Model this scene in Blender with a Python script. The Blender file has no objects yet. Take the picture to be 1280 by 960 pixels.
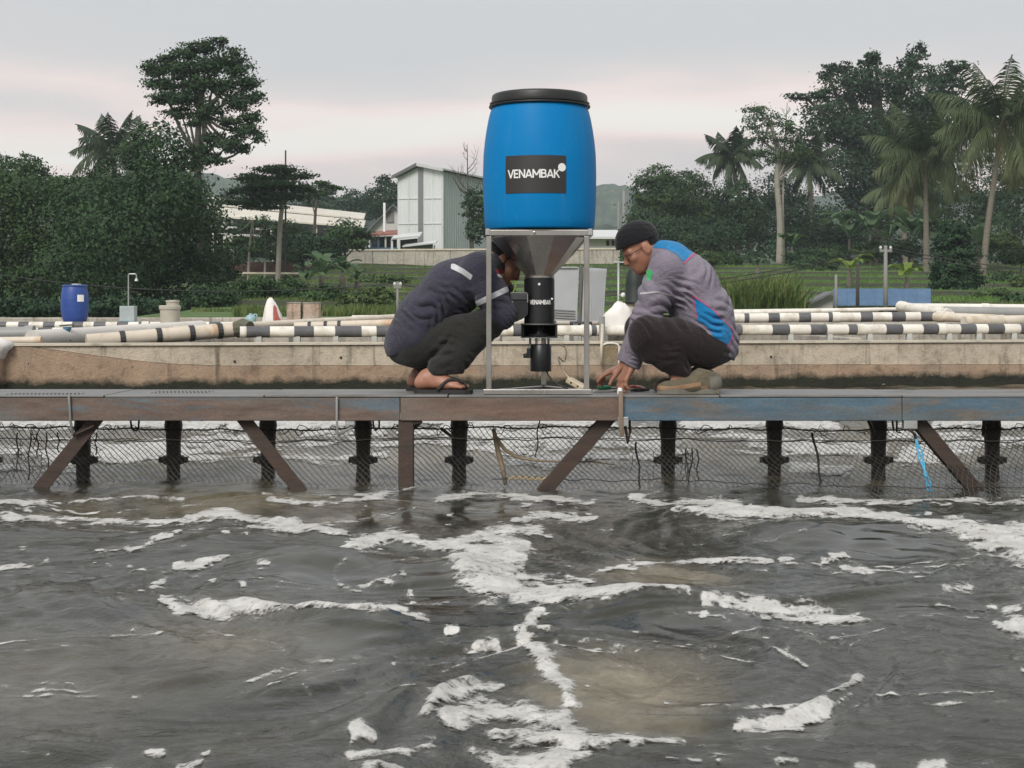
import bpy, bmesh, math, random
import numpy as np
from mathutils import Vector, Matrix

random.seed(7)
RNG = np.random.default_rng(11)
R = math.radians
SC = bpy.context.scene
COL = SC.collection

# ------------------------------------------------------------------ camera
F = 1900.0          # focal length in photo pixels (1280 wide)
HZ = 395.0          # horizon row
HC = 0.82           # lens height above the water
cam_d = bpy.data.cameras.new('camera')
cam = bpy.data.objects.new('camera', cam_d)
COL.objects.link(cam)
cam.location = (0, 0, HC)
cam.rotation_euler = (R(90), 0, 0)
cam_d.sensor_width = 36.0
cam_d.lens = 36.0 * F / 1280.0
cam_d.shift_y = -(480.0 - HZ) / 1280.0
cam_d.clip_start = 0.05
cam_d.clip_end = 6000
SC.camera = cam

# ------------------------------------------------------------------ world: an overcast evening sky
SUN_EL, SUN_AZ = R(38), R(202)      # soft light from behind and left of the lens
world = bpy.data.worlds.new('World')
SC.world = world
world.use_nodes = True
wn = world.node_tree
wn.nodes.clear()
def wnode(t, **k):
    n = wn.nodes.new(t)
    for a, b in k.items():
        setattr(n, a, b)
    return n
w_out = wnode('ShaderNodeOutputWorld')
w_bg = wnode('ShaderNodeBackground')
w_bg.inputs['Strength'].default_value = 0.071
w_sky = wnode('ShaderNodeTexSky', sky_type='NISHITA')
w_sky.sun_disc = False
w_sky.sun_elevation = SUN_EL
w_sky.sun_rotation = SUN_AZ
w_tc = wnode('ShaderNodeTexCoord')
w_sep = wnode('ShaderNodeSeparateXYZ')
wn.links.new(w_tc.outputs['Generated'], w_sep.inputs[0])
# cloud deck: broad soft streaks, flattened towards the horizon
w_map = wnode('ShaderNodeMapping')
w_map.inputs['Scale'].default_value = (2.2, 2.2, 14.0)
w_map.inputs['Location'].default_value = (0.35, 0.2, 0.45)
wn.links.new(w_tc.outputs['Generated'], w_map.inputs[0])
w_no = wnode('ShaderNodeTexNoise')
w_no.inputs['Scale'].default_value = 1.4
w_no.inputs['Detail'].default_value = 4.0
w_no.inputs['Roughness'].default_value = 0.45
wn.links.new(w_map.outputs[0], w_no.inputs['Vector'])
# elevation ramp (sin of elevation): rosy gap in the cloud low down, grey above
w_add = wnode('ShaderNodeMath', operation='MULTIPLY_ADD')
w_add.inputs[1].default_value = 0.12
wn.links.new(w_no.outputs['Fac'], w_add.inputs[0])
w_off = wnode('ShaderNodeMath', operation='SUBTRACT')
w_off.inputs[1].default_value = 0.060
wn.links.new(w_sep.outputs['Z'], w_off.inputs[0])
wn.links.new(w_off.outputs[0], w_add.inputs[2])
w_rmp = wnode('ShaderNodeValToRGB')
cr = w_rmp.color_ramp
cr.interpolation = 'B_SPLINE'
def stops(cr, lst):
    while len(cr.elements) > 1:
        cr.elements.remove(cr.elements[-1])
    cr.elements[0].position = lst[0][0]; cr.elements[0].color = (*lst[0][1], 1)
    for p, c in lst[1:]:
        e = cr.elements.new(p); e.color = (*c, 1)
stops(cr, [(0.0, (.60, .59, .585)), (0.055, (.63, .61, .60)), (0.092, (.72, .66, .635)), (0.108, (1.28, .96, .88)), (0.128, (1.26, .97, .885)),
           (0.148, (.72, .69, .675)), (0.18, (.64, .648, .655)), (0.28, (.66, .67, .68)), (0.5, (.76, .77, .785)), (1.0, (.95, .96, .98))])
wn.links.new(w_add.outputs[0], w_rmp.inputs[0])
w_mul = wnode('ShaderNodeMix', data_type='RGBA', blend_type='MULTIPLY')
w_mul.inputs['Factor'].default_value = 1.0
w_mul.inputs[7].default_value = (10.6, 10.6, 10.6, 1)
wn.links.new(w_rmp.outputs[0], w_mul.inputs[6])
w_mix = wnode('ShaderNodeMix', data_type='RGBA')
w_mix.inputs['Factor'].default_value = 0.94        # nearly closed cloud over the clear sky
wn.links.new(w_sky.outputs[0], w_mix.inputs[6])
wn.links.new(w_mul.outputs[2], w_mix.inputs[7])
wn.links.new(w_mix.outputs[2], w_bg.inputs['Color'])
wn.links.new(w_bg.outputs[0], w_out.inputs['Surface'])

sun_d = bpy.data.lights.new('sun', 'SUN')
sun_d.energy = 2.0
sun_d.angle = R(26)
sun_d.color = (1.0, .955, .90)
sun = bpy.data.objects.new('sun', sun_d)
COL.objects.link(sun)
sv = Vector((math.sin(SUN_AZ) * math.cos(SUN_EL), math.cos(SUN_AZ) * math.cos(SUN_EL), math.sin(SUN_EL)))
sun.rotation_euler = sv.to_track_quat('Z', 'Y').to_euler()
sun.location = (-4, -6, 20)

SC.render.engine = 'CYCLES'
SC.view_settings.view_transform = 'Standard'
SC.view_settings.look = 'None'
SC.view_settings.exposure = 0.5
SC.view_settings.gamma = 1.0
SC.view_settings.use_curve_mapping = False
SC.cycles.use_denoising = True
SC.cycles.max_bounces = 7
SC.cycles.diffuse_bounces = 3
SC.cycles.glossy_bounces = 3
SC.cycles.transmission_bounces = 4
SC.cycles.transparent_max_bounces = 10
SC.cycles.volume_bounces = 0
SC.cycles.caustics_reflective = False
SC.cycles.caustics_refractive = False
SC.cycles.sample_clamp_indirect = 6.0

# ------------------------------------------------------------------ helpers
def P(px, py, Y):
    """photo pixel at distance Y -> point in the place (metres)"""
    return np.array([(px - 640.0) * Y / F, Y, HC + (HZ - py) * Y / F])
def G(px, py, z=0.0):
    """photo pixel on a level sheet at height z -> point"""
    Y = F * (HC - z) / (py - HZ)
    return np.array([(px - 640.0) * Y / F, Y, z])

WO = {}     # world offset of each thing's base
def thing(name, label, cat, loc, group=None, kind=None):
    o = bpy.data.objects.new(name, None)
    COL.objects.link(o)
    o.empty_display_size = .1
    o.location = [float(v) for v in loc]
    WO[o.name] = np.array(loc, float)
    if label: o['label'] = label
    if cat: o['category'] = cat
    if group: o['group'] = group
    if kind: o['kind'] = kind
    return o

def mesh_from(name, V, Fc, smooth=False, tri_smooth=None):
    V = np.asarray(V, np.float32)
    me = bpy.data.meshes.new(name)
    if isinstance(Fc, np.ndarray):
        n, k = Fc.shape
        me.vertices.add(len(V)); me.vertices.foreach_set('co', V.ravel())
        me.loops.add(n * k); me.loops.foreach_set('vertex_index', Fc.astype(np.int32).ravel())
        me.polygons.add(n)
        me.polygons.foreach_set('loop_start', np.arange(0, n * k, k, dtype=np.int32))
        me.polygons.foreach_set('loop_total', np.full(n, k, np.int32))
        me.update(calc_edges=True)
        me.validate()
    else:
        me.from_pydata([tuple(map(float, v)) for v in V], [], [tuple(int(i) for i in f) for f in Fc])
        me.update()
    if smooth:
        me.polygons.foreach_set('use_smooth', np.ones(len(me.polygons), bool))
    return me

def obj(name, V, Fc, mat, parent=None, smooth=False, label=None, cat=None, group=None, kind=None, attrs=None, origin=None):
    """one mesh object; V in place coordinates"""
    V = np.asarray(V, float)
    if parent is not None:
        off = WO[parent.name]
    elif origin is not None:
        off = np.array(origin, float)
    else:
        off = np.array([(V[:, 0].min() + V[:, 0].max()) / 2, (V[:, 1].min() + V[:, 1].max()) / 2, V[:, 2].min()])
    me = mesh_from(name, V - off, Fc, smooth)
    if attrs:
        for k, a in attrs.items():
            at = me.attributes.new(k, 'FLOAT', 'POINT')
            at.data.foreach_set('value', np.asarray(a, np.float32))
    for m in (mat if isinstance(mat, (list, tuple)) else [mat]):
        me.materials.append(m)
    o = bpy.data.objects.new(name, me)
    COL.objects.link(o)
    if parent is not None:
        o.parent = parent
    else:
        o.location = [float(v) for v in off]
    WO[o.name] = off
    if label: o['label'] = label
    if cat: o['category'] = cat
    if group: o['group'] = group
    if kind: o['kind'] = kind
    return o

class MB:
    """collects shapes into one mesh"""
    def __init__(s):
        s.V = []; s.F = []; s.n = 0; s.sm = []
    def add(s, V, Fc):
        V = np.asarray(V, float)
        s.F += [tuple(int(i) + s.n for i in f) for f in Fc]
        s.V.append(V); s.n += len(V)
        return s
    def box(s, c, size, rot=None, ch=0.0):
        """box, chamfered by ch; rot = 3x3 matrix"""
        h = np.array(size, float) / 2
        if ch <= 0:
            V = np.array([[x, y, z] for x in (-1, 1) for y in (-1, 1) for z in (-1, 1)]) * h
            Fc = [(0, 1, 3, 2), (4, 6, 7, 5), (0, 4, 5, 1), (2, 3, 7, 6), (0, 2, 6, 4), (1, 5, 7, 3)]
        else:
            bm = bmesh.new()
            bmesh.ops.create_cube(bm, size=1.0)
            for v in bm.verts:
                v.co = Vector(np.array(v.co) * h * 2)
            bmesh.ops.bevel(bm, geom=bm.edges[:], offset=min(ch, h.min() * .9), segments=2, profile=.5, affect='EDGES')
            bm.verts.index_update()
            V = np.array([v.co[:] for v in bm.verts]); Fc = [[v.index for v in f.verts] for f in bm.faces]
            bm.free()
        if rot is not None:
            V = V @ np.array(rot).T
        return s.add(V + np.array(c, float), Fc)
    def bar(s, a, b, w, h, up=(0, 0, 1), ch=0.0):
        """rectangular bar from a to b"""
        a = np.array(a, float); b = np.array(b, float)
        d = b - a; L = np.linalg.norm(d); x = d / L
        u = np.array(up, float)
        if abs(np.dot(u, x)) > .98: u = np.array([0, 1, 0.])
        y = np.cross(u, x); y /= np.linalg.norm(y); z = np.cross(x, y)
        return s.box((a + b) / 2, (L, w, h), np.stack([x, y, z], 1), ch)
    def tube(s, pts, r, n=8, cap=True):
        pts = np.asarray(pts, float); m = len(pts)
        r = np.broadcast_to(np.asarray(r, float), (m,))
        t = np.gradient(pts, axis=0); t /= np.linalg.norm(t, axis=1)[:, None] + 1e-12
        u = np.array([0, 0, 1.]) if abs(t[0][2]) < .9 else np.array([0, 1., 0])
        V = []
        for i in range(m):
            u = u - t[i] * np.dot(u, t[i]); u /= np.linalg.norm(u) + 1e-12
            w = np.cross(t[i], u)
            a = np.arange(n) * 2 * math.pi / n
            V.append(pts[i] + r[i] * (np.cos(a)[:, None] * u + np.sin(a)[:, None] * w))
        V = np.concatenate(V)
        Fc = []
        for i in range(m - 1):
            for j in range(n):
                k = (j + 1) % n
                Fc.append((i * n + j, i * n + k, (i + 1) * n + k, (i + 1) * n + j))
        if cap:
            Fc.append(tuple(range(n))[::-1]); Fc.append(tuple((m - 1) * n + j for j in range(n)))
        return s.add(V, Fc)
    def lathe(s, prof, c=(0, 0, 0), n=40, axis=None, cap=True):
        """prof: (radius, height) list, about +z unless axis = 3x3"""
        m = len(prof); V = []
        a = np.arange(n) * 2 * math.pi / n
        for r, z in prof:
            V.append(np.stack([r * np.cos(a), r * np.sin(a), np.full(n, z)], 1))
        V = np.concatenate(V)
        Fc = []
        for i in range(m - 1):
            for j in range(n):
                k = (j + 1) % n
                Fc.append((i * n + j, i * n + k, (i + 1) * n + k, (i + 1) * n + j))
        if cap:
            Fc.append(tuple(range(n))[::-1]); Fc.append(tuple((m - 1) * n + j for j in range(n)))
        if axis is not None: V = V @ np.array(axis).T
        return s.add(V + np.array(c, float), Fc)
    def build(s, name, mat, parent=None, **k):
        return obj(name, np.concatenate(s.V), s.F, mat, parent, **k)

def auto_smooth(o, deg=35):
    me = o.data
    me.polygons.foreach_set('use_smooth', np.ones(len(me.polygons), bool))
    bm = bmesh.new(); bm.from_mesh(me)
    for e in bm.edges:
        if len(e.link_faces) == 2 and e.calc_face_angle(0) > R(deg):
            e.smooth = False
    bm.to_mesh(me); bm.free()
    return o

# value noise on numpy arrays -------------------------------------------------
_perm = RNG.permutation(512)
def _h(ix, iy, iz=0):
    return ((_perm[(ix + _perm[(iy + _perm[np.asarray(iz) % 512]) % 512]) % 512]).astype(np.float32) / 511.0)
def vnoise(x, y, z=None):
    x = np.asarray(x, np.float32); y = np.asarray(y, np.float32)
    ix = np.floor(x).astype(int); iy = np.floor(y).astype(int)
    fx = x - ix; fy = y - iy
    fx = fx * fx * fx * (fx * (fx * 6 - 15) + 10); fy = fy * fy * fy * (fy * (fy * 6 - 15) + 10)
    if z is None:
        a = _h(ix, iy); b = _h(ix + 1, iy); c = _h(ix, iy + 1); d = _h(ix + 1, iy + 1)
        return (a + (b - a) * fx) * (1 - fy) + (c + (d - c) * fx) * fy
    z = np.asarray(z, np.float32); iz = np.floor(z).astype(int); fz = z - iz
    fz = fz * fz * (3 - 2 * fz)
    def pl(k):
        a = _h(ix, iy, k); b = _h(ix + 1, iy, k); c = _h(ix, iy + 1, k); d = _h(ix + 1, iy + 1, k)
        return (a + (b - a) * fx) * (1 - fy) + (c + (d - c) * fx) * fy
    return pl(iz) * (1 - fz) + pl(iz + 1) * fz
def fbm(x, y, o=4, lac=2.0, g=.5):
    s = 0; a = 1; t = 0
    for i in range(o):
        s = s + a * vnoise(x * lac ** i + 17.3 * i, y * lac ** i + 5.7 * i); t += a; a *= g
    return s / t

# ------------------------------------------------------------------ materials
def new_mat(name):
    m = bpy.data.materials.new(name)
    m.use_nodes = True
    nt = m.node_tree
    return m, nt, nt.nodes['Principled BSDF'], nt.nodes, nt.links
def lnk(nt, a, b): nt.links.new(a, b)
def texco(nt, space='Object', scale=(1, 1, 1)):
    tc = nt.nodes.new('ShaderNodeTexCoord')
    mp = nt.nodes.new('ShaderNodeMapping')
    mp.inputs['Scale'].default_value = scale
    if space == 'World':
        g = nt.nodes.new('ShaderNodeNewGeometry')
        nt.links.new(g.outputs['Position'], mp.inputs[0])
    else:
        nt.links.new(tc.outputs[space], mp.inputs[0])
    return mp.outputs[0]
def noise(nt, vec, scale, detail=4, rough=.55, dist=0.0):
    n = nt.nodes.new('ShaderNodeTexNoise')
    n.inputs['Scale'].default_value = scale
    n.inputs['Detail'].default_value = detail
    n.inputs['Roughness'].default_value = rough
    n.inputs['Distortion'].default_value = dist
    nt.links.new(vec, n.inputs['Vector'])
    return n.outputs['Fac']
def ramp(nt, fac, lst, interp='LINEAR'):
    r = nt.nodes.new('ShaderNodeValToRGB')
    r.color_ramp.interpolation = interp
    stops(r.color_ramp, lst)
    nt.links.new(fac, r.inputs[0])
    return r.outputs[0]
def mixc(nt, fac, a, b, mode='MIX'):
    m = nt.nodes.new('ShaderNodeMix'); m.data_type = 'RGBA'; m.blend_type = mode
    for v, k in ((fac, 0), (a, 6), (b, 7)):
        if hasattr(v, 'is_linked') or hasattr(v, 'links'):
            nt.links.new(v, m.inputs[k])
        elif isinstance(v, (int, float)):
            m.inputs[k].default_value = v
        else:
            m.inputs[k].default_value = (*v, 1)
    return m.outputs[2]
def mth(nt, op, a, b=None, c=None, clamp=False):
    m = nt.nodes.new('ShaderNodeMath'); m.operation = op; m.use_clamp = clamp
    for i, v in enumerate((a, b, c)):
        if v is None: continue
        if isinstance(v, (int, float)): m.inputs[i].default_value = v
        else: nt.links.new(v, m.inputs[i])
    return m.outputs[0]
def bump(nt, bs, h, strength=.3, dist=.01):
    b = nt.nodes.new('ShaderNodeBump')
    b.inputs['Strength'].default_value = strength
    b.inputs['Distance'].default_value = dist
    nt.links.new(h, b.inputs['Height'])
    nt.links.new(b.outputs[0], bs.inputs['Normal'])
    return b
def mat(name, col, rough=.6, metal=0.0, var=.12, vscale=6, fine=.06, fscale=70, bmp=.15, bdist=.004, spec=.5, stain=None, stain_amt=.5, sscale=3, space='Object', stretch=(1, 1, 1)):
    """painted / worn surface: broad tone drift, fine grain, optional stains, light relief"""
    m, nt, bs, nd, lk = new_mat(name)
    v = texco(nt, space, stretch)
    c = np.array(col)
    a = noise(nt, v, vscale, 5)
    base = ramp(nt, a, [(.25, tuple(c * (1 - var))), (.75, tuple(np.minimum(c * (1 + var), 1)))])
    f = noise(nt, v, fscale, 3)
    base = mixc(nt, 1.0, base, ramp(nt, f, [(.2, (1 - fine,) * 3), (.8, (1 + fine,) * 3)]), 'MULTIPLY')
    if stain is not None:
        s = noise(nt, v, sscale, 6, .65, .6)
        base = mixc(nt, ramp(nt, s, [(1 - stain_amt - .12, (0, 0, 0)), (1 - stain_amt + .12, (1, 1, 1))]), base, stain)
    lk.new(base, bs.inputs['Base Color'])
    bs.inputs['Metallic'].default_value = metal
    bs.inputs['Specular IOR Level'].default_value = spec
    rr = ramp(nt, a, [(.2, (max(rough - .1, .02),) * 3), (.8, (min(rough + .1, 1),) * 3)])
    lk.new(rr, bs.inputs['Roughness'])
    if bmp > 0:
        bump(nt, bs, f, bmp, bdist)
    return m
# ================================================================== WATER
SWIRL = [(775, 850, .38, 2.2), (1060, 690, .75, -1.8), (395, 722, .55, 1.9), (250, 640, .7, -1.6), (620, 720, .5, 1.5), (860, 790, .45, -1.7), (120, 830, .4, 1.4), (1180, 820, .45, 1.5), (500, 850, .35, -1.6)]
# humps the boils push up: their near faces show dark water (photo px, half width px, height m)
BOIL = [(560, 738, 55, .060), (1090, 682, 130, .070), (850, 786, 95, .055), (385, 724, 85, .055), (430, 806, 75, .050), (930, 656, 100, .050), (690, 850, 60, .026), (230, 690, 110, .026), (1010, 830, 90, .026), (1180, 790, 90, .026), (80, 770, 110, .026), (500, 905, 70, .022)]
def swirl(x, y):
    """coordinates wound up round the aerators' boils"""
    for a, b_, r, k in SWIRL:
        c = G(a, b_); dx, dy = x - c[0], y - c[1]
        w = k * np.exp(-(dx * dx + dy * dy) / (r * r)); cs, sn = np.cos(w), np.sin(w)
        x, y = c[0] + dx * cs - dy * sn, c[1] + dx * sn + dy * cs
    return x, y
def water_h(x, y, fine=True):
    """wave height: slow swell, boils and swirling chop from the aerators"""
    sx, sy = swirl(x, y)
    wx = sx + .22 * (fbm(sx * 1.3, sy * 1.3, 2) - .5); wy = sy + .22 * (fbm(sx * 1.3 + 9, sy * 1.3 + 4, 2) - .5)
    h = .042 * (fbm(wx * 1.5, wy * 1.2, 2) - .5)
    for a, b_, ru, amp in BOIL:
        c = G(a, b_); h = h + amp * np.exp(-((x - c[0]) / (ru * c[1] / F)) ** 2 - ((y - c[1] - .20) / .24) ** 2)
    h = h + .032 * (fbm(wx * 3.8 + 3, wy * 3.4, 2) - .5)
    h = h + .015 * (np.abs(fbm(wx * 7.0 + 13, wy * 6.2, 2) - .5) * 2)
    if fine:
        c = np.clip(fbm(x * .9 + 40, y * .7 + 11, 2) * 2.6 - .6, .12, 1)
        c = c * (.15 + .85 * water_attr(x, y)[1])
        h = h + .011 * c * (fbm(wx * 17 + 7, wy * 17, 2) - .5) + .0030 * c * (fbm(wx * 42, wy * 42, 2) - .5)
    return h
# places where the aerators push up silty, bubbly water (photo px, radius px)
MUD = [(775, 860, 130, 55, 1.0), (290, 800, 130, 45, .55), (300, 630, 210, 26, .8), (440, 590, 120, 22, .5), (835, 725, 100, 20, .75), (120, 640, 120, 24, .6),
       (700, 565, 420, 40, .9), (250, 560, 300, 44, .85), (1100, 560, 260, 44, .9), (835, 597, 30, 10, .8), (968, 600, 30, 10, .8), (1098, 603, 30, 10, .8), (60, 850, 190, 60, .25)]
# slick water that mirrors the dark bank (photo px)
SLICK = [(1100, 683, 130, 24), (840, 790, 120, 26), (390, 725, 80, 14), (550, 745, 50, 40), (640, 640, 120, 12), (430, 800, 60, 26), (940, 655, 120, 10), (480, 650, 120, 10)]
def to_px(x, y, z):
    return 640 + x * F / y, HZ + (HC - z) * F / y
def water_attr(x, y):
    yy = np.maximum(y, 1.2)
    u, v = to_px(x, yy, 0)
    nz = fbm(x * 3, y * 2, 4) - .5
    mud = np.zeros_like(x)
    for a, b, ru, rv, s in MUD:
        d = np.sqrt(((u - a) / ru) ** 2 + ((v - b) / rv) ** 2)
        mud = np.maximum(mud, s * np.clip(1.15 - d + nz * 1.1, 0, 1))
    sl = np.zeros_like(x)
    for a, b, ru, rv in SLICK:
        d = np.sqrt(((u - a) / ru) ** 2 + ((v - b) / rv) ** 2)
        sl = np.maximum(sl, np.clip(1.3 - d + nz * .9, 0, 1))
    return mud, 1 - sl
def grid(xs, ys):
    X, Y = np.meshgrid(xs, ys)
    nx, ny = len(xs), len(ys)
    i = np.arange(ny - 1)[:, None] * nx + np.arange(nx - 1)[None, :]
    Fq = np.stack([i, i + 1, i + nx + 1, i + nx], -1).reshape(-1, 4)
    return X.ravel(), Y.ravel(), Fq

m_water, nt, bs, nd, lk = new_mat('pond_water')
v = texco(nt, 'World', (1, .8, 1))
at = nd.new('ShaderNodeAttribute'); at.attribute_name = 'mud'
ac = nd.new('ShaderNodeAttribute'); ac.attribute_name = 'chop'
n1 = noise(nt, v, 5, 5, .6, .8)
deep = ramp(nt, n1, [(.3, (.017, .017, .012)), (.7, (.044, .043, .031))])
silt = ramp(nt, noise(nt, v, 16, 5, .7, .5), [(.3, (.125, .108, .066)), (.7, (.30, .26, .18))])
lk.new(mixc(nt, mth(nt, 'MULTIPLY', at.outputs['Fac'], .85), deep, silt), bs.inputs['Base Color'])
bs.inputs['IOR'].default_value = 1.33
lk.new(ramp(nt, at.outputs['Fac'], [(0, (.05,) * 3), (1, (.22,) * 3)]), bs.inputs['Roughness'])
v2 = texco(nt, 'World', (1.0, 1.05, 1))
r1 = noise(nt, v2, 22, 5, .62, .7)
r2 = noise(nt, v2, 75, 3, .6, .4)
hh = mth(nt, 'ADD', r1, mth(nt, 'MULTIPLY', r2, .35))
hh = mth(nt, 'MULTIPLY', hh, mth(nt, 'MULTIPLY_ADD', ac.outputs['Fac'], .85, .15))
bump(nt, bs, hh, .5, .0075)

xs = np.concatenate([np.linspace(-14, -3.2, 60)[:-1], np.arange(-3.2, 3.2, .017), np.linspace(3.2, 14, 60)[1:]])
ys = np.concatenate([np.linspace(-6, 2.2, 40)[:-1], np.arange(2.2, 8.2, .019), np.linspace(8.2, 20, 240)[1:]])
X, Y, Fq = grid(xs, ys)
mud, chop = water_attr(X, Y)
Z = water_h(X, Y)
Z = Z * (.5 + .5 * chop)
obj('water', np.stack([X, Y, Z], 1), Fq, m_water, smooth=True, kind='structure', attrs={'mud': mud, 'chop': chop}, origin=(0, 0, 0))

# ------------------------------------------------------------------ foam rafts on the water
STROKES = []   # (list of (px, py), list of radius px, strength)
def st(pts, w, s=1.0):
    w = list(np.broadcast_to(np.asarray(w, float), (len(pts),)))
    STROKES.append((pts, w, s))   # s: how dense the froth is
st([(600, 672), (640, 668), (676, 668)], [8, 8, 5]); st([(600, 676), (636, 680), (660, 682)], [8, 13, 6]); st([(570, 712), (600, 705), (640, 700), (655, 705)], [13, 19, 19, 7])
st([(585, 725), (620, 735), (660, 740), (710, 745), (760, 752), (790, 757)], [16, 20, 20, 17, 10, 6]); st([(640, 752), (700, 757), (760, 758)], [9, 8, 6])
st([(655, 684), (640, 700), (615, 716), (600, 732)], [14, 20, 21, 16]); st([(590, 700), (620, 690), (655, 690)], [10, 14, 10])
st([(405, 692), (450, 681), (490, 673), (540, 685), (575, 686), (600, 676)], [3, 7, 9, 7, 7, 7])
st([(235, 650), (270, 645), (330, 655), (380, 663), (430, 673)], [4, 7, 7, 7, 4])
st([(120, 690), (170, 688), (215, 677), (250, 662), (275, 650)], [2, 3, 4, 4, 4], .8)
st([(0, 633), (50, 634), (125, 640)], [3, 4, 2], .7); st([(0, 654), (60, 651), (150, 653), (232, 653)], [3, 5, 4, 3], .75)
st([(203, 750), (215, 757), (260, 762), (330, 763), (400, 770), (470, 777), (510, 773)], [6, 7, 6, 6, 6, 6, 4]); st([(505, 779), (530, 780)], [4, 6])
st([(0, 712), (40, 710)], [4, 5], .8); st([(220, 711), (250, 709), (285, 703)], [4, 5, 3]); st([(165, 713), (180, 712)], [3, 3], .8)
st([(192, 733), (203, 729)], [5, 6]); st([(592, 806), (612, 800), (622, 806)], [4, 6, 4], .5); st([(600, 790), (612, 790)], [3, 3], .5); st([(560, 795), (572, 792)], [3, 3])
st([(502, 725), (508, 733)], [6, 4], .7); st([(512, 742), (516, 756)], [4, 3], .7)
st([(700, 752), (760, 757), (860, 761)], [9, 7, 5]); st([(880, 764), (950, 764), (1010, 768), (1060, 773), (1090, 775)], [5, 9, 9, 8, 4])
st([(640, 656), (680, 648), (722, 650)], [3, 6, 4]); st([(700, 655), (745, 652)], [4, 3], .8); st([(640, 626), (690, 622), (740, 628)], [3, 4, 3], .6)
st([(840, 646), (900, 648), (960, 651), (1010, 646), (1055, 644), (1100, 652), (1150, 660), (1200, 669), (1250, 680), (1290, 692)], [3, 6, 6, 8, 9, 8, 8, 10, 13, 16])
st([(1235, 668), (1262, 664), (1290, 662)], [5, 9, 10]); st([(1180, 654), (1205, 655), (1235, 660)], [4, 6, 5], .9)
st([(733, 723), (760, 715), (820, 709), (900, 706), (965, 708)], [2, 3, 3, 3, 3], .85); st([(708, 722), (745, 731)], [3, 4], .9); st([(835, 751), (868, 755)], [3, 3])
st([(675, 768), (652, 785), (656, 805), (672, 828), (700, 855), (712, 880), (700, 905)], [7, 9, 11, 9, 13, 14, 16])
st([(668, 795), (700, 792), (712, 788)], [4, 3, 2], .8)
st([(530, 898), (550, 880), (590, 860), (625, 855)], [8, 16, 12, 6]); st([(560, 900), (600, 885), (650, 892), (690, 905)], [16, 20, 18, 18])
st([(620, 915), (680, 922), (740, 932), (800, 926), (858, 920)], [18, 22, 18, 12, 7]); st([(590, 940), (640, 950), (700, 952), (760, 944)], [9, 14, 14, 8])
st([(437, 937), (448, 922), (468, 926)], [6, 8, 5]); st([(440, 948), (495, 942), (543, 934)], [9, 7, 8]); st([(460, 965), (500, 962)], [8, 8])
st([(830, 878), (880, 885), (945, 885), (992, 882)], [2, 3, 3, 4]); st([(920, 904), (960, 899), (1000, 891), (1030, 878)], [5, 7, 9, 9]); st([(1035, 862), (1060, 855), (1072, 846)], [4, 4, 7], .9)
st([(1245, 781), (1266, 783), (1295, 788)], [6, 9, 10], 1.3)
st([(1042, 700), (1055, 697)], [6, 5], .8); st([(1058, 711), (1075, 711)], [6, 6], .8); st([(1028, 706), (1034, 707)], [3, 3], .8); st([(975, 704), (990, 702)], [3, 3], .7); st([(1016, 710), (1026, 712)], [3, 3], .7)
for a, b, r in [(985, 954, 8), (886, 936, 7), (900, 948, 7), (1165, 956, 9), (1080, 958, 7), (130, 957, 6), (195, 938, 6), (235, 957, 9), (1205, 738, 6), (1225, 762, 5), (1240, 755, 4), (1276, 737, 7), (1185, 742, 4),
                (1265, 758, 6), (760, 668, 4), (660, 632, 4), (1040, 795, 3), (25, 938, 5), (350, 758, 4), (1180, 758, 5), (960, 934, 5), (870, 955, 6), (330, 715, 4), (1215, 775, 5)]:
    st([(a - r * 1.4, b), (a + r * 1.4, b + random.uniform(-1, 1))], [r * .8, r * .7], random.uniform(.3, .55))
st([(545, 622), (600, 616), (660, 620)], [4, 4, 3], .6); st([(790, 624), (850, 630), (925, 627)], [4, 7, 3], .7); st([(335, 628), (400, 632), (480, 624)], [3, 3, 3], .5)
st([(330, 617), (420, 622), (520, 612)], [3, 3, 3], .5); st([(1000, 622), (1100, 628), (1200, 624), (1290, 630)], [4, 5, 4, 5], .6)
for k in range(60):
    a, b = random.uniform(-40, 1320), random.uniform(620, 960)
    L = random.uniform(1, 7)
    st([(a - L, b), (a + L, b + random.uniform(-1, 1))], [random.uniform(1.0, 2.6)] * 2, random.uniform(.4, .7))
for k in range(70):   # loose crumbs near the rafts
    s0 = random.choice(STROKES[:40]); a, b = random.choice(s0[0])
    a += random.gauss(0, 38); b += random.gauss(0, 11)
    if b < 615: continue
    st([(a - 3, b), (a + random.uniform(1, 6), b + random.uniform(-1.5, 1.5))], [random.uniform(1.2, 3)] * 2, random.uniform(.5, .85))
# froth beyond the walkway, whipped up by the aerators there
FAR = [([(-40, 530), (60, 529), (140, 533)], 8, .9), ([(330, 528), (420, 532), (500, 529)], 6, .9), ([(540, 527), (640, 529), (760, 527)], 6, .9), ([(860, 531), (960, 529), (1040, 534)], 7, 1.0), ([(1180, 529), (1300, 532)], 6, 1.0), ([(60, 578), (180, 566), (260, 557), (335, 547)], 8, 1.0), ([(560, 541), (640, 548), (740, 552), (840, 556)], 9, 1.1),
       ([(130, 533), (230, 529), (330, 531)], 7, .9), ([(380, 545), (480, 540)], 6, .7), ([(940, 553), (1010, 560), (1100, 563)], 8, .9), ([(1130, 571), (1230, 556), (1300, 552)], 8, .9),
       ([(640, 577), (760, 575), (850, 580)], 6, .8), ([(300, 573), (400, 577), (480, 570)], 5, .6), ([(990, 585), (1060, 590)], 6, .7), ([(0, 590), (90, 590)], 5, .6)]
for pts, w, s in FAR: st(pts, w * 1.25, s)
rf_ = random.Random(9)
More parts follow.
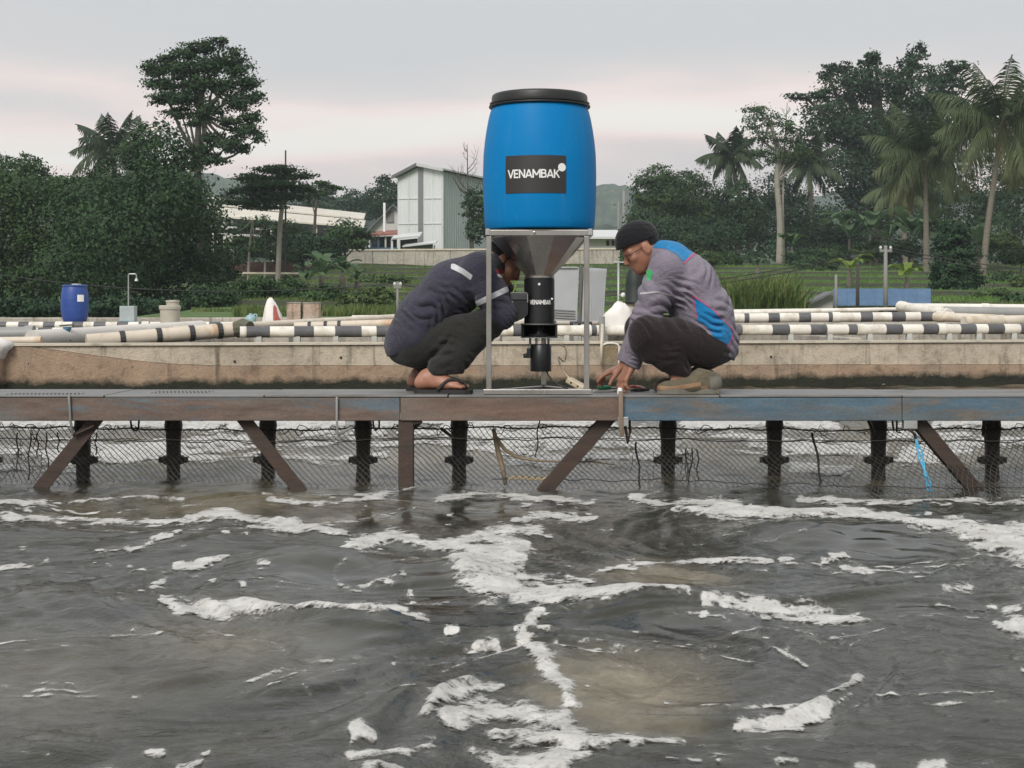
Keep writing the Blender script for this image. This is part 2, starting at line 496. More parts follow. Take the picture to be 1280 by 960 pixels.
for k in range(46):
    a = rf_.uniform(-60, 1340); b_ = rf_.choice([527, 531, 537, 544, 552, 560, 568, 576]) + rf_.uniform(-2, 2); L = rf_.uniform(30, 110)
    st([(a, b_), (a + L * .5, b_ + rf_.uniform(-4, 4)), (a + L, b_ + rf_.uniform(-5, 5))], [rf_.uniform(2, 5), rf_.uniform(3, 6), rf_.uniform(1.5, 4)], rf_.uniform(.55, .9))
# faint scum lines curling round the boils
rs_ = random.Random(5)
for a, b_, r, k in SWIRL:
    c = G(a, b_)
    for j in range(9):
        rr_ = r * rs_.uniform(.35, 1.25); a0 = rs_.uniform(0, 6.28); da = rs_.uniform(.5, 1.7); pts = []
        for q in np.linspace(0, 1, 7):
            ang = a0 + da * q; x_, y_ = c[0] + rr_ * (1 + .15 * q) * math.cos(ang), c[1] + rr_ * .85 * math.sin(ang)
            if y_ > 2.6 and y_ < 7.3: pts.append((640 + x_ * F / y_, HZ + HC * F / y_))
        if len(pts) > 3: st(pts, [rs_.uniform(.8, 1.8)] * len(pts), rs_.uniform(.12, .3))

def foam_patch(xs, ys, thick, nm):
    X, Y, Fq = grid(xs, ys)
    ch_ = .5 + .5 * water_attr(X, Y)[1]
    W = .45 * water_h(X, Y) * ch_ + .55 * (water_h(X, Y, False) * ch_) + .0012
    u, vv = to_px(X, Y, 0)
    SX, SY = swirl(X, Y)
    wob = .5 * (fbm(SX * 5, SY * 4, 3) - .5) + .7 * (fbm(X * 10, Y * 8, 3) - .5)
    fr = fbm(X * 34, Y * 30, 3) - .5
    val = np.full(X.shape, -9.0); den = np.zeros(X.shape); tk = np.zeros(X.shape)
    for pts, w, s in STROKES:
        pu = np.array([p[0] for p in pts], float); pv = np.array([p[1] for p in pts], float)
        wm = max(w) * 2.6 + 14
        sel = np.where((u > pu.min() - wm) & (u < pu.max() + wm) & (vv > pv.min() - wm) & (vv < pv.max() + wm))[0]
        if not len(sel): continue
        us, vs = u[sel], vv[sel]
        best = np.full(len(sel), -9.0)
        for i in range(len(pts) - 1):
            dx, dy = pu[i + 1] - pu[i], pv[i + 1] - pv[i]
            t = np.clip(((us - pu[i]) * dx + (vs - pv[i]) * dy) / (dx * dx + dy * dy + 1e-9), 0, 1)
            d = np.hypot(us - pu[i] - t * dx, vs - pv[i] - t * dy)
            ww = w[i] + (w[i + 1] - w[i]) * t
            ww2 = ww * (.92 + 1.7 * wob[sel] + .8 * fr[sel]) + 3.2 * fr[sel] + 3.0 * wob[sel]
            best = np.maximum(best, (ww2 - d) / np.maximum(ww, 2.0))
        b = best * min(s, 1) ** .3
        up = b > val[sel]
        den[sel] = np.where(up, s, den[sel]); tk[sel] = np.where(up, min(1.0, max(w) / 10), tk[sel])
        val[sel] = np.maximum(val[sel], b)
    m = np.clip(val, 0, 1)
    prof = 1 - (1 - m) ** 2
    bub = vnoise(X * 26, Y * 26) * .6 + vnoise(X * 45, Y * 45) * .4
    Zf = W + .0008 + thick * den * tk * prof * np.clip(.7 + 1.5 * (fbm(X * 11, Y * 11, 3) - .45), .1, 2) + .005 * tk * prof * (bub - .3)
    keep = (val > -1.3)[Fq].any(1)
    Fq = Fq[keep]
    used = np.unique(Fq)
    mp = np.full(len(X), -1); mp[used] = np.arange(len(used))
    dens = np.clip(val, -1.3, 1) + np.clip(den - 1, -.9, 0) * .5
    return np.stack([X, Y, Zf], 1)[used], mp[Fq], dens[used]
m_foam, nt, bs, nd, lk = new_mat('foam')
v = texco(nt, 'World')
ad = nd.new('ShaderNodeAttribute'); ad.attribute_name = 'dens'
fn = noise(nt, v, 60, 5, .7)
vo = nd.new('ShaderNodeTexVoronoi'); vo.inputs['Scale'].default_value = 75; lk.new(v, vo.inputs['Vector'])
lk.new(ramp(nt, noise(nt, v, 14, 4, .6), [(.25, (.36, .35, .325)), (.7, (.60, .59, .56))]), bs.inputs['Base Color'])
bs.inputs['Roughness'].default_value = .55
fl_ = noise(nt, texco(nt, 'World', (1, 1.3, 1)), 15, 6, .7, 1.2)
fm = mth(nt, 'ADD', mth(nt, 'MULTIPLY', fl_, 1.9), mth(nt, 'MULTIPLY', fn, 1.0))
al = mth(nt, 'MULTIPLY', mth(nt, 'ADD', mth(nt, 'MULTIPLY', ad.outputs['Fac'], 1.25), mth(nt, 'SUBTRACT', fm, 1.04)), 1.0, clamp=True)
ve = nd.new('ShaderNodeTexVoronoi'); ve.feature = 'DISTANCE_TO_EDGE'; ve.inputs['Scale'].default_value = 62; lk.new(mixc(nt, .06, v, noise(nt, v, 25, 3)), ve.inputs['Vector'])
ve2 = nd.new('ShaderNodeTexVoronoi'); ve2.feature = 'DISTANCE_TO_EDGE'; ve2.inputs['Scale'].default_value = 24; lk.new(mixc(nt, .10, v, noise(nt, v, 12, 3)), ve2.inputs['Vector'])
lace = mth(nt, 'ADD', mth(nt, 'MULTIPLY', ve.outputs['Distance'], 1.1), mth(nt, 'MULTIPLY', ve2.outputs['Distance'], 1.2))
al = mth(nt, 'SUBTRACT', mth(nt, 'MULTIPLY', al, 1.45), mth(nt, 'MULTIPLY', lace, 1.15), clamp=True)
veil = mth(nt, 'MULTIPLY', mth(nt, 'MULTIPLY_ADD', ad.outputs['Fac'], .85, 1.0, clamp=True), mth(nt, 'MULTIPLY', mth(nt, 'SUBTRACT', fl_, .40, clamp=True), 2.2), clamp=True)
veil = mth(nt, 'MULTIPLY', veil, mth(nt, 'SUBTRACT', 1.0, mth(nt, 'MULTIPLY', lace, 1.2), clamp=True))
al = mth(nt, 'MAXIMUM', al, mth(nt, 'MULTIPLY', veil, .55))
al = mth(nt, 'MULTIPLY', al, .97)
lk.new(al, bs.inputs['Alpha'])
bump(nt, bs, mth(nt, 'ADD', vo.outputs['Distance'], fn), .4, .004)
va, fa, da = foam_patch(np.arange(-2.7, 2.7, .0105), np.concatenate([np.arange(2.5, 4.2, .0095), np.arange(4.2, 7.6, .0135)]), .006, 'foam')
vb, fb, db = foam_patch(np.arange(-5.2, 5.2, .03), np.arange(7.6, 14.5, .045), .03, 'foam')
V = np.concatenate([va, vb]); Fc = np.concatenate([fa, fb + len(va)])
obj('foam', V, Fc, m_foam, smooth=True, kind='stuff', attrs={'dens': np.concatenate([da, db])}, origin=(0, 0, 0), label='white frothy foam drifting on the grey pond water', cat='foam')

# ================================================================== GROUND
def stair(t, n):
    k = np.floor(t * n); f = t * n - k
    tread = .58 * f
    bank = np.clip((f - .93) / .06, 0, 1)
    return (k + tread * (1 - bank) + bank) / n
def terrain(x, y):
    wig = 2.6 * (fbm(x * .055 + 3, x * 0 + 2.2, 2) - .5) * 2 + 1.2 * (vnoise(x * .3, y * .05) - .5)
    t = np.clip((y + wig - 46) / 54.0, 0, 1)
    left = np.clip((x + 14.5) / 4.5, 0, 1); left = left * left * (3 - 2 * left)
    left = np.maximum(left, np.clip((y - 76) / 18, 0, 1))
    z = .25 + (.60 * np.clip((y - 30) / 14, 0, 1) + 3.40 * stair(t, 7)) * left
    z = z + np.clip(y - 101, 0, 200) * .035 + .08 * (vnoise(x * .5, y * .5) - .5)
    z = np.where(y < 20.5, -.45, np.where(y < 21.5, -.45 + (y - 20.5) * .70, z))
    z = np.where(y < -6.2, .1 + 0 * z, z)
    z = np.where((np.abs(x) > 14.2) & (y < 21.5), .1, z)
    return z
m_field, nt, bs, nd, lk = new_mat('grass_ground')
v = texco(nt, 'World')
g = noise(nt, v, .35, 6, .6)
gf = noise(nt, v, 3.5, 5, .7)
c = ramp(nt, g, [(.25, (.045, .085, .022)), (.5, (.080, .140, .036)), (.78, (.130, .165, .055))])
c = mixc(nt, ramp(nt, gf, [(.66, (0, 0, 0)), (.84, (.6, .6, .6))]), c, (.10, .080, .042))
gn = nd.new('ShaderNodeNewGeometry'); gs = nd.new('ShaderNodeSeparateXYZ'); lk.new(gn.outputs['True Normal'], gs.inputs[0])
c = mixc(nt, ramp(nt, gs.outputs['Z'], [(.965, (1, 1, 1)), (.992, (0, 0, 0))]), c, ramp(nt, gf, [(.3, (.020, .030, .012)), (.7, (.050, .055, .024))]))   # earth banks of the terraces
lk.new(c, bs.inputs['Base Color']); bs.inputs['Roughness'].default_value = .95
bump(nt, bs, gf, .8, .12)
xs = np.concatenate([np.linspace(-900, -70, 30)[:-1], np.arange(-70, 70, .9), np.linspace(70, 900, 30)])
ys = np.concatenate([np.linspace(-300, -6.3, 12), [-6.1], np.linspace(-5, 20.4, 8), np.linspace(20.6, 44, 26), np.arange(44.3, 104, .24), np.linspace(106, 330, 30), np.linspace(360, 1080, 10)])
X, Y, Fq = grid(xs, ys)
Z = terrain(X, Y)
obj('ground', np.stack([X, Y, Z], 1), Fq, m_field, smooth=False, kind='structure', origin=(0, 0, 0))

# ------------------------------------------------------------------ far wooded hills
m_hill, nt, bs, nd, lk = new_mat('wooded_hill')
v = texco(nt, 'World', (1, .4, 1))
vo = nd.new('ShaderNodeTexVoronoi'); vo.inputs['Scale'].default_value = .16; lk.new(v, vo.inputs['Vector'])
c = ramp(nt, noise(nt, v, .03, 6, .65), [(.3, (.018, .040, .018)), (.7, (.050, .085, .035))])
lk.new(mixc(nt, 1.0, c, ramp(nt, vo.outputs['Distance'], [(0, (1.3, 1.3, 1.3)), (.9, (.45, .45, .45))]), 'MULTIPLY'), bs.inputs['Base Color'])
bs.inputs['Roughness'].default_value = 1.0
bump(nt, bs, vo.outputs['Distance'], 1.0, -3.0)
def hill(x0, x1, Yc, dep, prof, nm):
    """prof: (photo px, photo row) skyline"""
    xs = np.linspace(x0, x1, 260); ts = np.linspace(0, 1, 26)
    px = 640 + xs * F / Yc
    top = HC + (HZ - np.interp(px, [p[0] for p in prof], [p[1] for p in prof])) * Yc / F
    V = []
    for t in ts:
        y = Yc - dep + t * 2 * dep
        s = 1 - abs(t * 2 - 1) ** 1.7
        jag = 5.0 * (fbm(xs * .035, xs * 0 + t * 6, 3) - .5) + 2.6 * (vnoise(xs * .3, xs * 0 + t * 22) - .5)
        V.append(np.stack([xs, np.full_like(xs, y), -2 + (top + 2) * s + jag * (s > .05)], 1))
    n = len(xs)
    i = np.arange(len(ts) - 1)[:, None] * n + np.arange(n - 1)[None, :]
    Fq = np.stack([i, i + 1, i + n + 1, i + n], -1).reshape(-1, 4)
    return obj(nm, np.concatenate(V), Fq, m_hill, smooth=False, kind='structure')
hill(-420, 420, 900, 130, [(-250, 215), (40, 222), (180, 214), (262, 218), (300, 226), (420, 246), (560, 252), (690, 238), (745, 231), (770, 232), (800, 236), (900, 250), (1100, 240), (1600, 230)], 'far_hill')
hill(-250, 250, 420, 60, [(-100, 290), (250, 262), (300, 258), (400, 262), (470, 268), (560, 276), (700, 280), (745, 282), (800, 290), (1100, 290), (1500, 280)], 'near_hill')
# ================================================================== CONCRETE POND WALL
WL = np.array([(0 - 640) * 15.9 / F, 15.9]); WR = np.array([(1280 - 640) * 18.3 / F, 18.3])
wd = (WR - WL) / np.linalg.norm(WR - WL); wnrm = np.array([-wd[1], wd[0]])
def wall_y(x):
    return WL[1] + (x - WL[0]) * wd[1] / wd[0]
def WP(px, py, back=0.0):
    """photo pixel -> point on the wall's face (pushed back by `back`)"""
    # ray: x = k*Y ; wall line
    k = (px - 640) / F
    s = wd[1] / wd[0]
    Yv = (WL[1] - s * WL[0]) / (1 - s * k) + back
    return P(px, py, Yv)
def concrete(name, col, low, moss_z, streak=True, zoff=0.0):
    m, nt, bs, nd, lk = new_mat(name)
    v = texco(nt, 'World')
    geo = nd.new('ShaderNodeNewGeometry'); sp = nd.new('ShaderNodeSeparateXYZ'); lk.new(geo.outputs['Position'], sp.inputs[0])
    a = noise(nt, v, 1.6, 6, .65)
    base = ramp(nt, a, [(.25, tuple(np.array(col) * .72)), (.5, col), (.78, tuple(np.minimum(np.array(col) * 1.15, .8)))])
    base = mixc(nt, ramp(nt, noise(nt, v, .9, 4, .6, .5), [(.45, (0, 0, 0)), (.7, (.8, .8, .8))]), base, low)
    vs = texco(nt, 'World', (9, 9, .7))
    stq = noise(nt, vs, 1.0, 4, .6)
    base = mixc(nt, ramp(nt, stq, [(.57, (0, 0, 0)), (.72, (.8, .8, .8))]), base, (.085, .070, .048))
    if moss_z is not None:
        hz = mth(nt, 'ADD', sp.outputs['Z'], mth(nt, 'MULTIPLY_ADD', noise(nt, v, 4, 6, .7), .22, -.11))
        base = mixc(nt, ramp(nt, hz, [(moss_z * .55, (1, 1, 1)), (moss_z, (0, 0, 0))]), base, (.020, .022, .012))
    bl_ = noise(nt, v, 7, 6, .72, .4)
    base = mixc(nt, 1.0, base, ramp(nt, bl_, [(.28, (.55, .53, .50)), (.5, (1, 1, 1)), (.75, (1.16, 1.15, 1.12))]), 'MULTIPLY')
    f = noise(nt, v, 45, 4, .6)
    base = mixc(nt, 1.0, base, ramp(nt, f, [(.2, (.85,) * 3), (.8, (1.12,) * 3)]), 'MULTIPLY')
    lk.new(base, bs.inputs['Base Color']); bs.inputs['Roughness'].default_value = .9
    bump(nt, bs, mth(nt, 'ADD', f, mth(nt, 'MULTIPLY', a, 2)), .5, .02)
    return m
m_conc = concrete('concrete', (.50, .43, .335), (.36, .30, .225), None)
m_conc_low = concrete('stained_concrete', (.36, .255, .175), (.27, .225, .17), .165)
m_conc_grey = concrete('grey_concrete', (.42, .39, .335), (.33, .30, .25), None)
m_cap = mat('cement_cap', (.58, .52, .42), .9, var=.15, vscale=4, stain=(.25, .21, .15), stain_amt=.32, bmp=.5, bdist=.01)
m_dark = mat('dark_void', (.02, .02, .018), .9)

def seg_wall(mb, xa, xb, za0, zb0, za1, zb1, off, th, n=1):
    """prism along the pond wall line; z bottoms (za0,zb0) tops (za1,zb1); off = set back of its face"""
    f0 = np.array([xa, wall_y(xa)]) + wnrm * off; f1 = np.array([xb, wall_y(xb)]) + wnrm * off
    b0 = f0 + wnrm * th; b1 = f1 + wnrm * th
    V = [(*f0, za0), (*f1, zb0), (*b1, zb0), (*b0, za0), (*f0, za1), (*f1, zb1), (*b1, zb1), (*b0, za1)]
    mb.add(V, [(3, 2, 1, 0), (4, 5, 6, 7), (0, 1, 5, 4), (1, 2, 6, 5), (2, 3, 7, 6), (3, 0, 4, 7)])
XA, XB = -9.0, 11.0
pw = thing('pond_wall', 'long stained concrete pond wall behind the walkway with mossy foot', 'wall', (0, wall_y(0), -.4))
# lower, older pour with a wavy edge; its top slopes up at the left end
jx = [WP(p, 440)[0] for p in (-160, 20, 60, 120, 200, 260, 420, 700, 1000, 1300)] + [XB]
jz = [.520, .514, .47, .395, .315, .285, .275, .262, .250, .235, .23]
mb = MB(); xs_ = np.linspace(XA, XB, 160)
zz = np.interp(xs_, jx, jz) + .012 * (fbm(xs_ * 3, xs_ * 0, 3) - .5)
for i in range(len(xs_) - 1):
    seg_wall(mb, xs_[i], xs_[i + 1], -.45, -.45, zz[i], zz[i + 1], 0.0, .22)
mb.build('lower_pour', m_conc_low, pw)
mb = MB()
zz2 = zz + .004
for i in range(len(xs_) - 1):
    seg_wall(mb, xs_[i], xs_[i + 1], min(zz2[i], .50), min(zz2[i + 1], .50), .505, .505, .014 if zz2[i] < .49 else .02, .2)
mb.build('upper_pour', m_conc, pw)
mb = MB(); seg_wall(mb, XA, XB, .5055, .5055, .532, .532, -.012, .26); mb.build('coping', m_cap, pw)
# rust and damp marks left by tie rods: shallow plugs
for k, (px, py) in enumerate([(165, 459), (293, 452), (426, 447), (964, 446), (1107, 458), (1253, 457), (35, 455)]):
    p = WP(px, py)
    mb = MB(); mb.lathe([(.001, .012), (.018, .012), (.026, 0), (.026, -.03)], n=9, axis=np.array([[.55, 0, 0], [0, 0, -1], [0, .55, 0]]), c=p + np.array([0, .012, 0]))
    mb.build('tie_plug', m_dark, pw)
# end pier at the far left with a sack on it
p = WP(-14, 440)
mb = MB(); mb.box((p[0], p[1] + .05, .03), (.30, .34, .96), ch=.02)
mb.build('wall_pier', m_conc_low, label='dark damp concrete pier at the left end of the pond wall', cat='pier')

# ------------------------------------------------------------------ the next tank: slab and low wall behind
yb = 26.0
mb = MB(); mb.box((0, 25.1, .47), (34, 1.9, .48), ch=.02)
mb.build('tank_slab', m_conc_grey, label='grey concrete ledge of the far tank behind the striped pipes', cat='ledge')
mb = MB(); mb.box((0, 26.3, .56), (34, .25, .47), ch=.02)
mb.build('tank_wall', m_conc_grey, label='low grey concrete wall at the back of the far tanks', cat='wall')
m_dirt = mat('tank_floor_dirt', (.16, .13, .10), .95, var=.3, vscale=2, stain=(.30, .27, .23), stain_amt=.4, bmp=.6, bdist=.03)
mb = MB(); mb.box((0, 21.3, .20), (34, 5.4, .3)); mb.build('tank_floor', m_dirt, kind='structure')
# dividing walls between the far tanks, running away from us
for i, px in enumerate((-120, 225, 620, 1010, 1380)):
    p = P(px, 408, 22.0)
    mb = MB(); mb.box((p[0], 21.4, .45), (.16, 4.9, .2), ch=.015)
    mb.build('tank_divider', m_conc_grey, label='low concrete divider between far tanks, ' + ['beyond the left edge of the photo', 'near the pale bucket', 'behind the feeder', 'right of the crouching man in grey', 'beyond the right edge of the photo'][i], cat='divider', group='tank dividers')

# ------------------------------------------------------------------ pipes
m_pvc = mat('white_pvc', (.70, .67, .60), .5, var=.12, vscale=4, stain=(.42, .36, .27), stain_amt=.36, sscale=5, bmp=.1)
m_pvc2 = mat('cream_pvc', (.62, .56, .46), .5, var=.15, vscale=3, stain=(.40, .29, .18), stain_amt=.4, sscale=4, bmp=.1)
m_band = mat('dark_band_paint', (.095, .095, .10), .55, var=.3, vscale=6, stain=(.22, .21, .19), stain_amt=.3, sscale=7, bmp=.1)
m_grey_pvc = mat('grey_pvc', (.27, .27, .26), .5, var=.12, bmp=.05)
m_rustpipe = mat('stained_pvc', (.60, .53, .43), .55, var=.2, vscale=2, stain=(.46, .25, .10), stain_amt=.36, bmp=.1)
m_clamp = mat('clamp', (.035, .035, .033), .6)
m_mossp = mat('mossy_pipe', (.10, .10, .07), .9, var=.4, vscale=5, bmp=.5)
def pipe(name, a, b, r, label, m=None, bands=None, band_m=None, sag=0.0, group=None, collars=(), n=14, parts=None):
    """straight pipe a->b; bands: list of (t0,t1) painted lengths; collars: t positions of couplings"""
    a = np.array(a, float); b = np.array(b, float)
    base = (a + b) / 2; base[2] = min(a[2], b[2]) - r
    root = thing(name, label, 'pipe', base, group)
    N = 12
    def pt(t): return a + (b - a) * t - np.array([0, 0, sag * 4 * t * (1 - t)])
    mb = MB(); mb.tube([pt(t) for t in np.linspace(0, 1, N)], r, n)
    # hollow ends
    body = mb.build('barrel', m or m_pvc, root); auto_smooth(body, 50)
    for t0, t1 in bands or []:
        mb = MB(); mb.tube([pt(t) for t in np.linspace(t0, t1, 3)], r * 1.018, n); auto_smooth(mb.build('painted_band', band_m or m_band, root), 50)
    for t in collars:
        L = np.linalg.norm(b - a); dt = .055 / L
        mb = MB(); mb.tube([pt(t - dt), pt(t + dt)], r * 1.13, n); auto_smooth(mb.build('coupling', m or m_pvc, root), 50)
    return root
def bands_px(pa, pb, edges):
    """edges: px pairs of dark bands -> t along a pipe spanning px pa..pb"""
    return [((e0 - pa) / (pb - pa), (e1 - pa) / (pb - pa)) for e0, e1 in edges]
# front striped pipe on little stands along the wall coping
def on_wall(px, py, back): return WP(px, py, back)
y1 = .35
A = WP(300, 415, y1); B = WP(1420, 410, y1)
A[2] = .82 - 20 * A[1] / F; B[2] = .82 - 15.5 * B[1] / F
fr = []
for e in [(307, 333), (360, 382), (406, 436), (453, 481), (505, 533), (556, 584), (612, 652), (696, 712), (760, 790), (815, 845), (870, 892)]: fr.append(e)
for e in [(930, 952), (979, 1000), (1028, 1050), (1077, 1099), (1126, 1148), (1176, 1197), (1213, 1235), (1257, 1280), (1305, 1330), (1355, 1380)]: fr.append(e)
pipe('striped_pipe', A, B, .062, 'front black and white striped pipe on short feet along the pond wall', bands=bands_px(300, 1420, fr), collars=bands_px(300, 1420, [(1045, 0), (1152, 0), (700, 0)]) and [(1045 - 300) / 1120, (1152 - 300) / 1120, (700 - 300) / 1120], group='black and white striped pipes')
m_foot = mat('pipe_foot', (.40, .41, .38), .8, var=.25, stain=(.3, .2, .12), stain_amt=.3)
k = 0
for px in list(range(324, 940, 48)) + [988, 1037, 1087, 1136, 1186, 1223, 1267]:
    p = WP(px, 420, y1)
    t = (px - 300) / 1120
    zt = A[2] + (B[2] - A[2]) * t - .05
    zb = .532 if True else 0
    mb = MB()
    w0, w1 = .055, .028
    V = [(-w0, -.05, 0), (w0, -.05, 0), (w0, .05, 0), (-w0, .05, 0), (-w1, -.035, 1), (w1, -.035, 1), (w1, .035, 1), (-w1, .035, 1)]
    V = np.array(V) * np.array([1, 1, zt - .20 - 0]) + np.array([p[0], p[1], .20])
    mb.add(V, [(3, 2, 1, 0), (4, 5, 6, 7), (0, 1, 5, 4), (1, 2, 6, 5), (2, 3, 7, 6), (3, 0, 4, 7)])
    mb.build('pipe_foot', m_foot, label='small cement foot under the front striped pipe', cat='pipe foot', group='feet under the front striped pipe')
# second striped pipe behind (right half)
A = P(880, 398, 21.0); B = P(1140, 396, 21.0)
pipe('striped_pipe', A, P(1192, 395.5, 21.0), .066, 'second black and white striped pipe behind the front one, right half', bands=bands_px(880, 1192, [(893, 915), (930, 936), (960, 974), (998, 1013), (1035, 1050), (1075, 1090), (1114, 1131), (1150, 1172)]), collars=[(1045 - 880) / 312, (1175 - 880) / 312], group='black and white striped pipes')
pipe('white_pipe', P(1168, 396, 20.6), P(1246, 399, 20.0), .062, 'short cream pipe tilted down beyond the second striped pipe', m_pvc2, collars=[.1])
pipe('striped_pipe', P(600, 402, 21.5), P(800, 401, 21.5), .058, 'short striped pipe glimpsed behind the feeder machine', bands=bands_px(600, 800, [(608, 622), (712, 740), (772, 800)]), group='black and white striped pipes')
# long thin white pipes at right
pipe('white_pipe', P(900, 391.5, 23.5), P(1098, 387.0, 23.5), .034, 'long thin white pipe behind the striped pipes at right', m_pvc)
pipe('white_pipe', P(900, 389, 24.6), P(1135, 386, 24.6), .026, 'thinner white pipe lying behind another thin white pipe', m_pvc)
pipe('white_pipe', P(1125, 383, 23.0), P(1186, 392, 21.8), .075, 'thick white pipe tilted down towards us near the tall dark tree', m_pvc, collars=[.05])
pipe('white_pipe', P(1130, 384.5, 24.0), P(1420, 387, 24.0), .07, 'long thick white pipe along the far tank at right edge', m_pvc, collars=[.35])
pipe('grey_pipe', P(1180, 390, 23.2), P(1420, 393, 23.2), .085, 'thick grey pipe below the long white one at right edge', m_grey_pvc)
pipe('cream_pipe', P(1205, 402, 19.5), P(1420, 398, 20.5), .07, 'cream pipe rising to the right edge behind the front striped pipe', m_pvc2, collars=[.2])
# left side pipes
A = P(-160, 407, 23.8); B = P(420, 406.5, 23.8)
pipe('striped_pipe', A, P(336, 407, 23.8), .060, 'far black and white striped pipe left, in front of the blue barrel', bands=bands_px(-160, 336, [(-140, -118), (-90, -62), (-40, 9), (24, 37), (55, 70), (91, 105), (118, 133), (147, 161), (174, 188), (231, 246), (262, 276), (302, 320)]), collars=[.472, .69], group='black and white striped pipes')
pipe('striped_pipe', P(-100, 415, 20.5), P(245, 413, 20.5), .05, 'half hidden striped pipe low at left between two others', bands=bands_px(-100, 245, [(-60, -20), (48, 66), (82, 105), (129, 150), (170, 190)]), group='black and white striped pipes')
pipe('grey_pipe', P(-80, 419.5, 18.6), P(41, 416.5, 18.6), .085, 'thick grey pipe ending at left in front of the large white pipe', m_grey_pvc, collars=[.97])
pipe('large_white_pipe', P(40, 424, 17.6), P(252, 410, 21.5), .105, 'large white pipe running away behind the wall at left', mat('chalky_pvc', (.60, .57, .52), .6, var=.12, vscale=2, stain=(.5, .4, .3), stain_amt=.3))
pipe('orange_pipe', P(-60, 427, 17.0), P(52, 425.5, 17.0), .045, 'short rust orange pipe end near the sack at left', m_rustpipe)
oz = pipe('stained_pipe', P(108, 427, 17.2), P(296, 412, 17.9), .085, 'stained yellow pipe with black clamps slanting over the wall at left', m_rustpipe)
a_, b_ = P(108, 427, 17.2), P(296, 412, 17.9)
for t in (.23, .47, .69, .88):
    q = a_ + (b_ - a_) * t; dq = (b_ - a_) / np.linalg.norm(b_ - a_) * .03
    mb = MB(); mb.tube([q - dq, q + dq], .093, 14); mb.build('clamp', m_clamp, oz)
mb = MB(); q0, q1 = b_, P(312, 411, 17.8)
mb.tube([q0, (q0 + q1) / 2 + np.array([0, 0, .02]), q1], [.1, .11, .09], 12); mb.build('mossy_joint', m_mossp, oz)
lp = pipe('cream_pipe', P(215, 413, 18.8), P(510, 396, 23.5), .052, 'long thin cream pipe crossing at a slant behind the white sack', m_pvc2)
lp2 = pipe('stained_pipe', P(368, 408, 20.5), P(510, 403.5, 20.5), .055, 'short stained pipe with black clamps left of the crouching man in navy', m_rustpipe)
for px in (387, 407, 424):
    t = (px - 368) / 142; a_, b_ = P(368, 408, 20.5), P(510, 403.5, 20.5)
    q = a_ + (b_ - a_) * t
    mb = MB(); mb.tube([q - np.array([.022, 0, 0]), q + np.array([.022, 0, 0])], .062, 12); mb.build('clamp', m_clamp, lp2)
pipe('white_pipe', P(440, 396.5, 24.6), P(520, 395.5, 24.6), .03, 'thin white pipe on the far ledge left of the crouching man in navy', m_pvc)
# blue valve on the large white pipe
m_blue_valve = mat('blue_valve', (.05, .16, .26), .4, var=.2)
p = P(84, 420, 18.2)
vt = thing('blue_valve', 'small blue pipe valve with handle at left behind the wall', 'valve', (p[0], p[1], .52))
mb = MB(); mb.lathe([(.05, 0), (.05, .05), (.035, .06), (.035, .13), (.05, .14), (.05, .17)], (p[0], p[1], .52), n=14); auto_smooth(mb.build('valve_body', m_blue_valve, vt))
mb = MB(); mb.bar((p[0] - .09, p[1], .705), (p[0] + .08, p[1], .715), .03, .02, ch=.004); mb.build('handle', m_mossp, vt)
# heap of odds along the tank floor: stones and pipe scraps behind the front pipe
m_rub = mat('rubble', (.30, .27, .23), .95, var=.3, vscale=9, bmp=.6, bdist=.02)
for k in range(24):
    px = random.uniform(560, 1290) if k < 18 else random.uniform(330, 480)
    p = WP(px, 425, random.uniform(.75, 2.2))
    s = random.uniform(.04, .13)
    bm = bmesh.new(); bmesh.ops.create_icosphere(bm, subdivisions=1, radius=s)
    for vv in bm.verts: vv.co = Vector((vv.co.x * random.uniform(.8, 1.5), vv.co.y, vv.co.z * random.uniform(.5, .9)))
    V = np.array([vv.co[:] for vv in bm.verts]); Fc = [[x.index for x in f.verts] for f in bm.faces]; bm.free()
    obj('rubble_stone', V + np.array([p[0], p[1], .35 + s * .45]), Fc, m_rub, label='loose grey stone lying behind the front striped pipe', cat='stone', group='loose stones behind the striped pipe')
